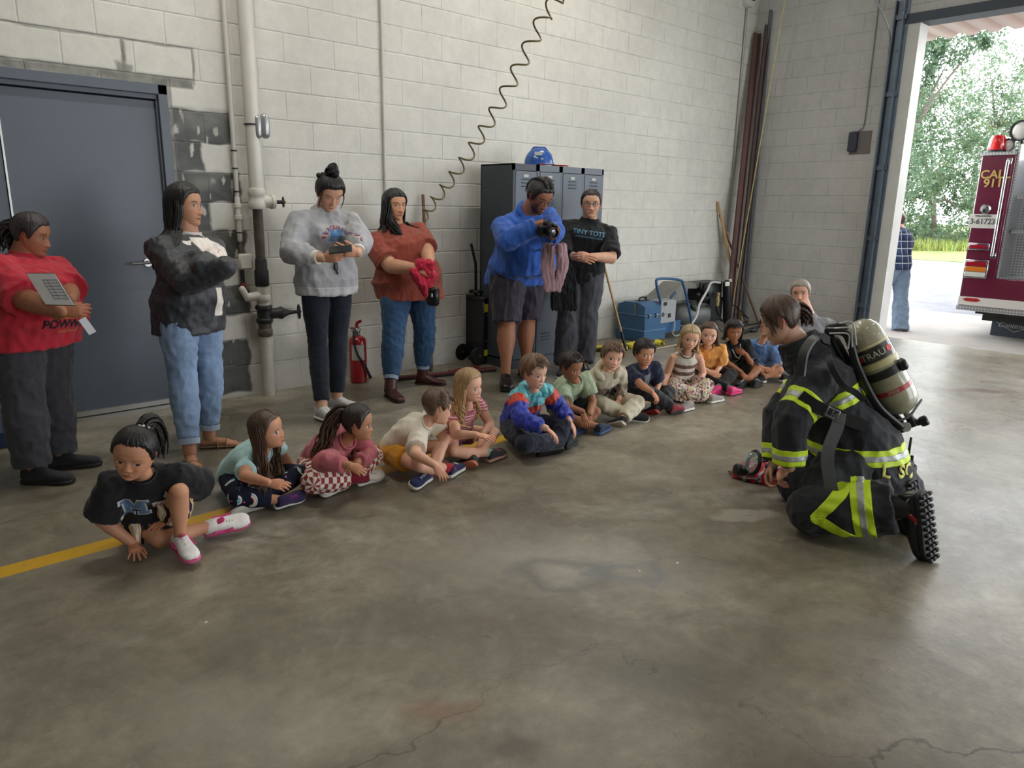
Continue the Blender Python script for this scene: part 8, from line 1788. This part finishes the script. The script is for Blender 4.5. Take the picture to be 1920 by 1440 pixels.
# ---------------------------------------------------------------- outside
def ground_mat(name, c1, c2, sc, sp=.3, r=.85):
    m, n, l, b = nodes(name); tc = n.new('ShaderNodeTexCoord'); o = tc.outputs['Object']
    c = mix_(n, l, step_(n, l, ns_(n, l, o, sc, 8, .65), .35, .65), lin(c1), lin(c2)); l.new(c, b.inputs['Base Color']); b.inputs['Roughness'].default_value = r
    bp = n.new('ShaderNodeBump'); bp.inputs['Strength'].default_value = .4; bp.inputs['Distance'].default_value = .01; l.new(ns_(n, l, o, 60, 6), bp.inputs['Height']); l.new(bp.outputs[0], b.inputs['Normal']); return m
boxs('ground_apron', [span((XO, -20, -.25), (12.6, 40, -.02))], ground_mat('apron_concrete', (128, 123, 117), (146, 140, 133), 1.2), kind='structure')
boxs('ground_road', [span((12.6, -20, -.3), (27.2, 60, -.07))], ground_mat('asphalt', (78, 79, 83), (100, 101, 105), 1.5), kind='structure')
boxs('ground_verge', [span((27.2, -60, -.4), (120, 120, -.05))], ground_mat('meadow', (90, 102, 48), (120, 126, 66), .8), kind='structure')
rr = random.Random(21); g = G()
for k in range(9000):
    d_ = rr.uniform(30.5, 40); px_ = rr.uniform(1640, 1990); p = atd(px_, 480, d_); p.z = -.05; h_ = rr.uniform(.15, .55)*(1+.5*noise.noise(p*.4)); a = rr.uniform(0, 3.14); w = V(math.cos(a), math.sin(a), 0)*.03
    tp = p+V(rr.gauss(0, .1), rr.gauss(0, .1), h_); g.add([p-w, p+w, tp], [(0, 1, 2)])
me = g.mesh(); cc = np.repeat(np.array([[.13+.1*rr.random(), .17+.09*rr.random(), .045] for _ in range(9000)]), 3, 0); setcol(me, cc)
o = link('tall_grass', me, mat('grass_blades', (255, 255, 255), .8, attr='Col'), kind='stuff'); o['label'] = 'bright yellow-green tall grass along the far side of the road'; o['category'] = 'grass'
LEAF = mat('tree_leaves', (255, 255, 255), .6, attr='Col'); LEAF.node_tree.nodes['Principled BSDF'].inputs['Subsurface Weight'].default_value = 0
_n = LEAF.node_tree; _t = _n.nodes.new('ShaderNodeBsdfTranslucent'); _m = _n.nodes.new('ShaderNodeMixShader'); _a = _n.nodes.new('ShaderNodeAttribute'); _a.attribute_name = 'Col'; _n.links.new(_a.outputs['Color'], _t.inputs['Color']); _m.inputs[0].default_value = .45
_n.links.new(_n.nodes['Principled BSDF'].outputs[0], _m.inputs[1]); _n.links.new(_t.outputs[0], _m.inputs[2]); _n.links.new(_m.outputs[0], _n.nodes['Material Output'].inputs['Surface'])
BARK = mat('bark', (84, 74, 66), .9, bump=.5, bscale=12)
def tree(px, py0, d, blobs_, n, label, seed, base=(.10, .155, .088), tw=.22, leaf=.085):
    """blobs_: crown lobes as (px, py, radius, depth offset)"""
    rr = random.Random(seed); b0 = atd(px, py0, d); b0.z = -.05; t = thing('tree', label, 'tree', tuple(b0), 'trees across the road')
    vs, fs, cs = [], [], []; g = G(); cen = [(atd(x, y, d+o), r) for x, y, r, o in blobs_]; tot = sum(r**2 for _, r in cen)
    top = cen[0][0]; mid = b0.lerp(top, .45); g.tube(bez([b0, mid, top]), [tw*.8]*4+[tw*.5]*8+[tw*.2]*20, 8)
    for c, r in cen[1:]: st = b0.lerp(top, rr.uniform(.3, .7)); g.tube(bez([st, st.lerp(c, .5)+V(0, 0, .3), c]), [tw*.35]*6+[tw*.22]*8+[tw*.1]*20, 6)
    link('trunk', g, BARK, t)
    for c, r in cen:
        for k in range(int(n*r*r/tot)):
            u = V(rr.gauss(0, 1), rr.gauss(0, 1), rr.gauss(0, 1)).normalized()*(r*rr.uniform(.35, 1)**.5); p = c+u*V(1, 1, .85).length/1.65
            p += V(*[noise.noise(p*1.3+V(q*9, 0, 0))*.55 for q in range(3)])
            if noise.noise(p*.8+V(seed, 0, 0)) < -.13: continue
            a = V(rr.gauss(0, 1), rr.gauss(0, 1), rr.gauss(0, 1)).normalized(); b = a.cross(V(rr.gauss(0, 1), rr.gauss(0, 1), rr.gauss(0, 1))).normalized(); s1 = leaf*rr.uniform(.6, 1.2)
            i = len(vs); vs += [p-a*s1, p-b*s1*.5, p+a*s1, p+b*s1*.5]; fs.append((i, i+1, i+2, i+3)); q = rr.uniform(.7, 1.4); y = 1.6 if rr.random() < .06 else 1
            cs += [(base[0]*q*y, base[1]*q*(1+.15*(y-1)), base[2]*q*rr.uniform(.8, 1.2))]*4
    me = bpy.data.meshes.new('foliage'); me.from_pydata([tuple(v) for v in vs], [], fs); me.update(); setcol(me, np.array(cs)); link('foliage', me, LEAF, t)
tree(1755, 455, 33, [(1745, 250, 2.3, 0), (1700, 330, 2.0, -1), (1790, 320, 2.0, 1), (1730, 390, 1.8, -.5), (1800, 400, 1.5, 0), (1700, 215, 1.5, 1)], 30000, 'broad green tree across the road, filling the left half of the bay door view', 1)
tree(1880, 460, 36, [(1860, 150, 1.9, 0), (1895, 190, 1.7, 1), (1840, 220, 2.0, -1), (1875, 270, 1.6, 0), (1830, 330, 1.8, 0), (1925, 230, 1.6, 0), (1870, 400, 1.9, 1), (1960, 330, 2.4, 0)], 26000, 'tall green tree behind the fire truck, with sky gaps between its lobes', 2, (.11, .165, .097))
tree(1660, 470, 30, [(1720, 110, 1.2, 0), (1690, 60, 1.5, .5), (1760, 90, 1.0, 0), (1800, 75, 1.0, .5), (1665, 170, 1.7, 0), (1850, 62, .7, .5), (1655, 320, 2.0, 0)], 20000, 'tree behind the door jamb whose upper branches reach across under the soffit', 3, (.08, .132, .078))
tree(1770, 470, 37, [(1690, 445, 1.4, 0), (1740, 450, 1.3, 0), (1790, 450, 1.3, 0), (1840, 452, 1.3, 0), (1890, 455, 1.4, 0), (1945, 450, 1.6, 0)], 20000, 'low dark green undergrowth along the edge of the grass', 4, (.062, .11, .05), .075)
# fire truck
XT = 10.35; MRN_ = mat('maroon_truck_paint', (98, 22, 50), .25, coat=.6); CH = mat('chrome', (200, 202, 205), .12, 1); GOLD = mat('gold_leaf', (214, 180, 110), .35, .5); TBK = mat('truck_black', (26, 26, 28), .5)
def dplate():
    m, n, l, b = nodes('diamond_plate'); tc = n.new('ShaderNodeTexCoord'); mp = n.new('ShaderNodeMapping'); mp.inputs['Rotation'].default_value = (.785, 0, 0); l.new(tc.outputs['Object'], mp.inputs['Vector'])
    q = n.new('ShaderNodeTexChecker'); q.inputs['Scale'].default_value = 42; l.new(mp.outputs[0], q.inputs['Vector']); b.inputs['Base Color'].default_value = (.62, .63, .65, 1); b.inputs['Metallic'].default_value = .85; b.inputs['Roughness'].default_value = .3
    bp = n.new('ShaderNodeBump'); bp.inputs['Strength'].default_value = .8; bp.inputs['Distance'].default_value = .01; l.new(q.outputs['Fac'], bp.inputs['Height']); l.new(bp.outputs[0], b.inputs['Normal']); l.new(mix_(n, l, q.outputs['Fac'], (.42, .43, .46), (.75, .76, .78)), b.inputs['Base Color']); return m
DP = dplate(); A_ = lambda x, y: atx(x, y, XT)
yl, yr = A_(1797, 565).y, A_(1797, 565).y-2.35; zb, zt = A_(1796, 580).z, A_(1845, 292).z; yp = A_(1866, 520).y; zr = A_(1866, 522).z
t = thing('fire_truck', 'maroon fire truck seen from behind, lettered CALL 911, parked outside the bay door', 'fire truck', (XT+2.5, (yl+yr)/2, -.02))
g = G(); g.box(*span((XT, yp, zb+.05), (XT+5.5, yl, zt)), bev=.01); g.box(*span((XT, yr, zb+.05), (XT+5.5, yr+.32, zt)), bev=.01); g.box(*span((XT, yr+.3, zb+.05), (XT+5.5, yp+.02, zr)), bev=.01); g.box(*span((XT+.5, yr+.3, zr), (XT+5.5, yp+.02, zt-.1)), bev=.01); link('body', g, MRN_, t)
g = G(); g.box(*span((XT+.03, yr+.33, zr), (XT+.5, yp+.0, zr+.02))); g.box(*span((XT+.47, yr+.33, zr), (XT+.5, yp-.005, zt-.02))); g.box(*span((XT+.02, yp-.03, zr), (XT+.5, yp-.003, zt+.12))); g.box(*span((XT-.02, yr, zb), (XT+.1, yl+.01, zb+.06))); g.box(*span((XT-.01, yp, zt), (XT+.4, yl+.02, zt+.04))); link('diamond_plate_trim', g.mesh(), DP, t)
g = G(); g.box(*span((XT-.006, yr, zb+.065), (XT+.02, yl+.003, zb+.17))); st = link('white_stripe', g.mesh(), mat('truck_white', (214, 210, 204), .35), t); c = A_(1822, 562); g = G(); g.prism([c+V(-.010, a, b) for a, b in ((.10, 0), (.06, .022), (-.06, .022), (-.10, 0), (-.06, -.022), (.06, -.022))], (.008, 0, 0)); link('reflector', g.mesh(), mat('red_reflector', (170, 36, 40), .3), st)
for z_ in (A_(1910, 438).z, A_(1910, 372).z): g = G(); g.box(*span((XT+.10, yr+.5, z_), (XT+.40, yp-.06, z_+.035))); link('step', g.mesh(), DP, t)
g = G(); a, b = A_(1893, 302)+V(-.06, 0, 0), A_(1870, 480)+V(-.06, 0, 0); b.y = a.y; g.cyl(a, b, .019); [g.tube([q, q+V(.06, 0, 0)], .014, 8) for q in (a, b)]; [g.box(q+V(.055, 0, 0), (.012, .06, .07), bev=.004) for q in (a, b)]; link('grab_rail', g, CH, t)
for txt, x_, y_, sz, of in (('CALL', 1867, 327.5, .135, .0), ('911', 1862, 344, .135, 0)):
    c = A_(x_, y_); cv = bpy.data.curves.new('t', 'FONT'); cv.body = txt; cv.size = sz; cv.align_x = 'CENTER'; cv.align_y = 'CENTER'; cv.extrude = .003; cv.offset = .003; ob = bpy.data.objects.new('t', cv); me = bpy.data.meshes.new_from_object(ob); bpy.data.objects.remove(ob)
    me.transform(Matrix.Translation(c+V(-.006, 0, 0))@Matrix(((0, 0, -1, 0), (-1, 0, 0, 0), (0, 1, 0, 0), (0, 0, 0, 1)))); link('lettering', me, GOLD, t)
def ttext(txt, c, sz, m, par, nm='lettering', sh=0, sx=1):
    cv = bpy.data.curves.new('t', 'FONT'); cv.body = txt; cv.size = sz; cv.align_x = 'CENTER'; cv.align_y = 'CENTER'; cv.extrude = .002; cv.shear = sh; ob = bpy.data.objects.new('t', cv); me = bpy.data.meshes.new_from_object(ob); bpy.data.objects.remove(ob)
    me.transform(Matrix.Translation(c)@Matrix(((0, 0, -1, 0), (-1, 0, 0, 0), (0, 1, 0, 0), (0, 0, 0, 1)))@Matrix.Scale(sx, 4, (1, 0, 0))); return link(nm, me, m, par)
c = (A_(1820, 402)+A_(1866, 428))/2; g = G(); g.box(c+V(-.012, 0, 0), (.006, abs(A_(1820, 402).y-A_(1867, 428).y)*1.0, .165), bev=.002); pl_ = link('licence_plate', g, mat('plate_white', (206, 204, 196), .5), t); ttext('3-61723', c+V(-.018, 0, -.005), .095, mat('plate_ink', (40, 50, 70), .5), pl_, sx=.86); ttext('OKLAHOMA', c+V(-.018, 0, .062), .03, MATS['plate_ink'], pl_)
g = G(); c = A_(1848, 392); g.lathe(c+V(.0, 0, 0), (-1, 0, 0), [(.055, 0), (.06, .01), (.045, .03), (.01, .034)], 24); link('chrome_badge', g, CH, t)
def lamp(nm, p0, p1, cols, par=t):
    a, b = A_(*p0), A_(*p1); c = (a+b)/2; w, h = abs(a.y-b.y), abs(a.z-b.z); g = G(); g.box(c+V(-.015, 0, 0), (.03, w, h), bev=.008); o = link(nm, g, CH, par)
    for k, (nm2, m) in enumerate(cols): g = G(); hh2 = (h-.03)/len(cols); g.box(c+V(-.036, 0, h/2-.015-hh2*(k+.5)), (.014, w-.035, hh2-.006), bev=.005); link(nm2, g, m, o)
RL, AL_, CL = mat('red_lens', (150, 24, 40), .15, coat=1), mat('amber_lens', (206, 120, 40), .15, coat=1), mat('clear_lens_white', (206, 206, 200), .12, coat=1)
lamp('marker_light', (1818, 455), (1855, 470), [('lens', RL)]); lamp('tail_light', (1811, 486), (1850, 523), [('lens', RL), ('amber_section', AL_), ('white_section', CL)])
bc = A_(1860, 290)+V(.14, 0, .03); g = G(); g.cyl(bc, bc+V(0, 0, .03), .10); b_ = link('beacon_base', g, TBK, t); g = G(); g.lathe(bc+V(0, 0, .03), UZ, [(.095, 0), (.10, .01), (.085, .13), (.07, .165), (.02, .17)], 24); link('beacon_dome', g, mat('red_dome', (214, 30, 34), .15, coat=1, trans=.3), b_)
for p, r_ in (((1908, 243), .12), ((1882, 272), .085)):
    c = A_(*p)+V(.16, 0, 0); g = G(); g.lathe(c, (-1, .15, 0), [(r_*.5, -.10), (r_, -.02), (r_, .03), (r_*.86, .03), (r_*.84, .01)], 28); q = link('work_lamp', g, TBK, t); g = G(); g.lathe(c, (-1, .15, 0), [(r_*.84, .012), (r_*.6, .03), (.01, .035)], 28); link('lens', g, CL, q); g = G(); g.tube([c+V(.03, 0, -r_*.6), c+V(.03, -.05, -r_-.12)], .016, 8); link('lamp_bracket', g, TBK, q)
g = G(); g.box(*span((XT+.15, yr+.2, zb-.12), (XT+5.3, yl-.25, zb+.06))); g.box(*span((XT+.02, yr+.15, zb-.03), (XT+.25, yl-.2, zb+.0))); link('chassis', g.mesh(), TBK, t)
fa, fb = A_(1858, 588), A_(1862, 633); fx = XT+.35; g = G(); yy0 = atx(1860, 600, fx).y; yy1 = yy0-.52; g.box(*span((fx, yy1, atx(1880, 634, fx).z), (fx+.02, yy0, zb+.02)), bev=.008); fl_ = link('mud_flap', g, mat('flap_rubber', (64, 74, 84), .5), t)
ttext('Contender', V(fx-.004, yy0-.26, atx(1890, 612, fx).z+.01), .085, mat('flap_print', (206, 208, 206), .5), fl_, sh=.3)
zz_ = atx(1890, 612, fx).z; g = G(); g.tube([V(fx-.003, yy0-.06, zz_+.04), V(fx-.003, yy0-.12, zz_+.005), V(fx-.003, yy0-.26, zz_-.06), V(fx-.003, yy0-.40, zz_+.005), V(fx-.003, yy0-.46, zz_+.04)], .0035, 6); link('flap_emblem', g, MATS['flap_print'], fl_)
for y_, x_ in ((yl-.42, XT+1.2), (yr+.42, XT+1.2), (yl-.42, XT+4.6), (yr+.42, XT+4.6)): g = G(); g.lathe((x_, y_-.14, .43), (0, 1, 0), [(.2, 0), (.42, .02), (.45, .06), (.45, .22), (.42, .26), (.2, .28)], 32); link('wheel', g, TBK, t)
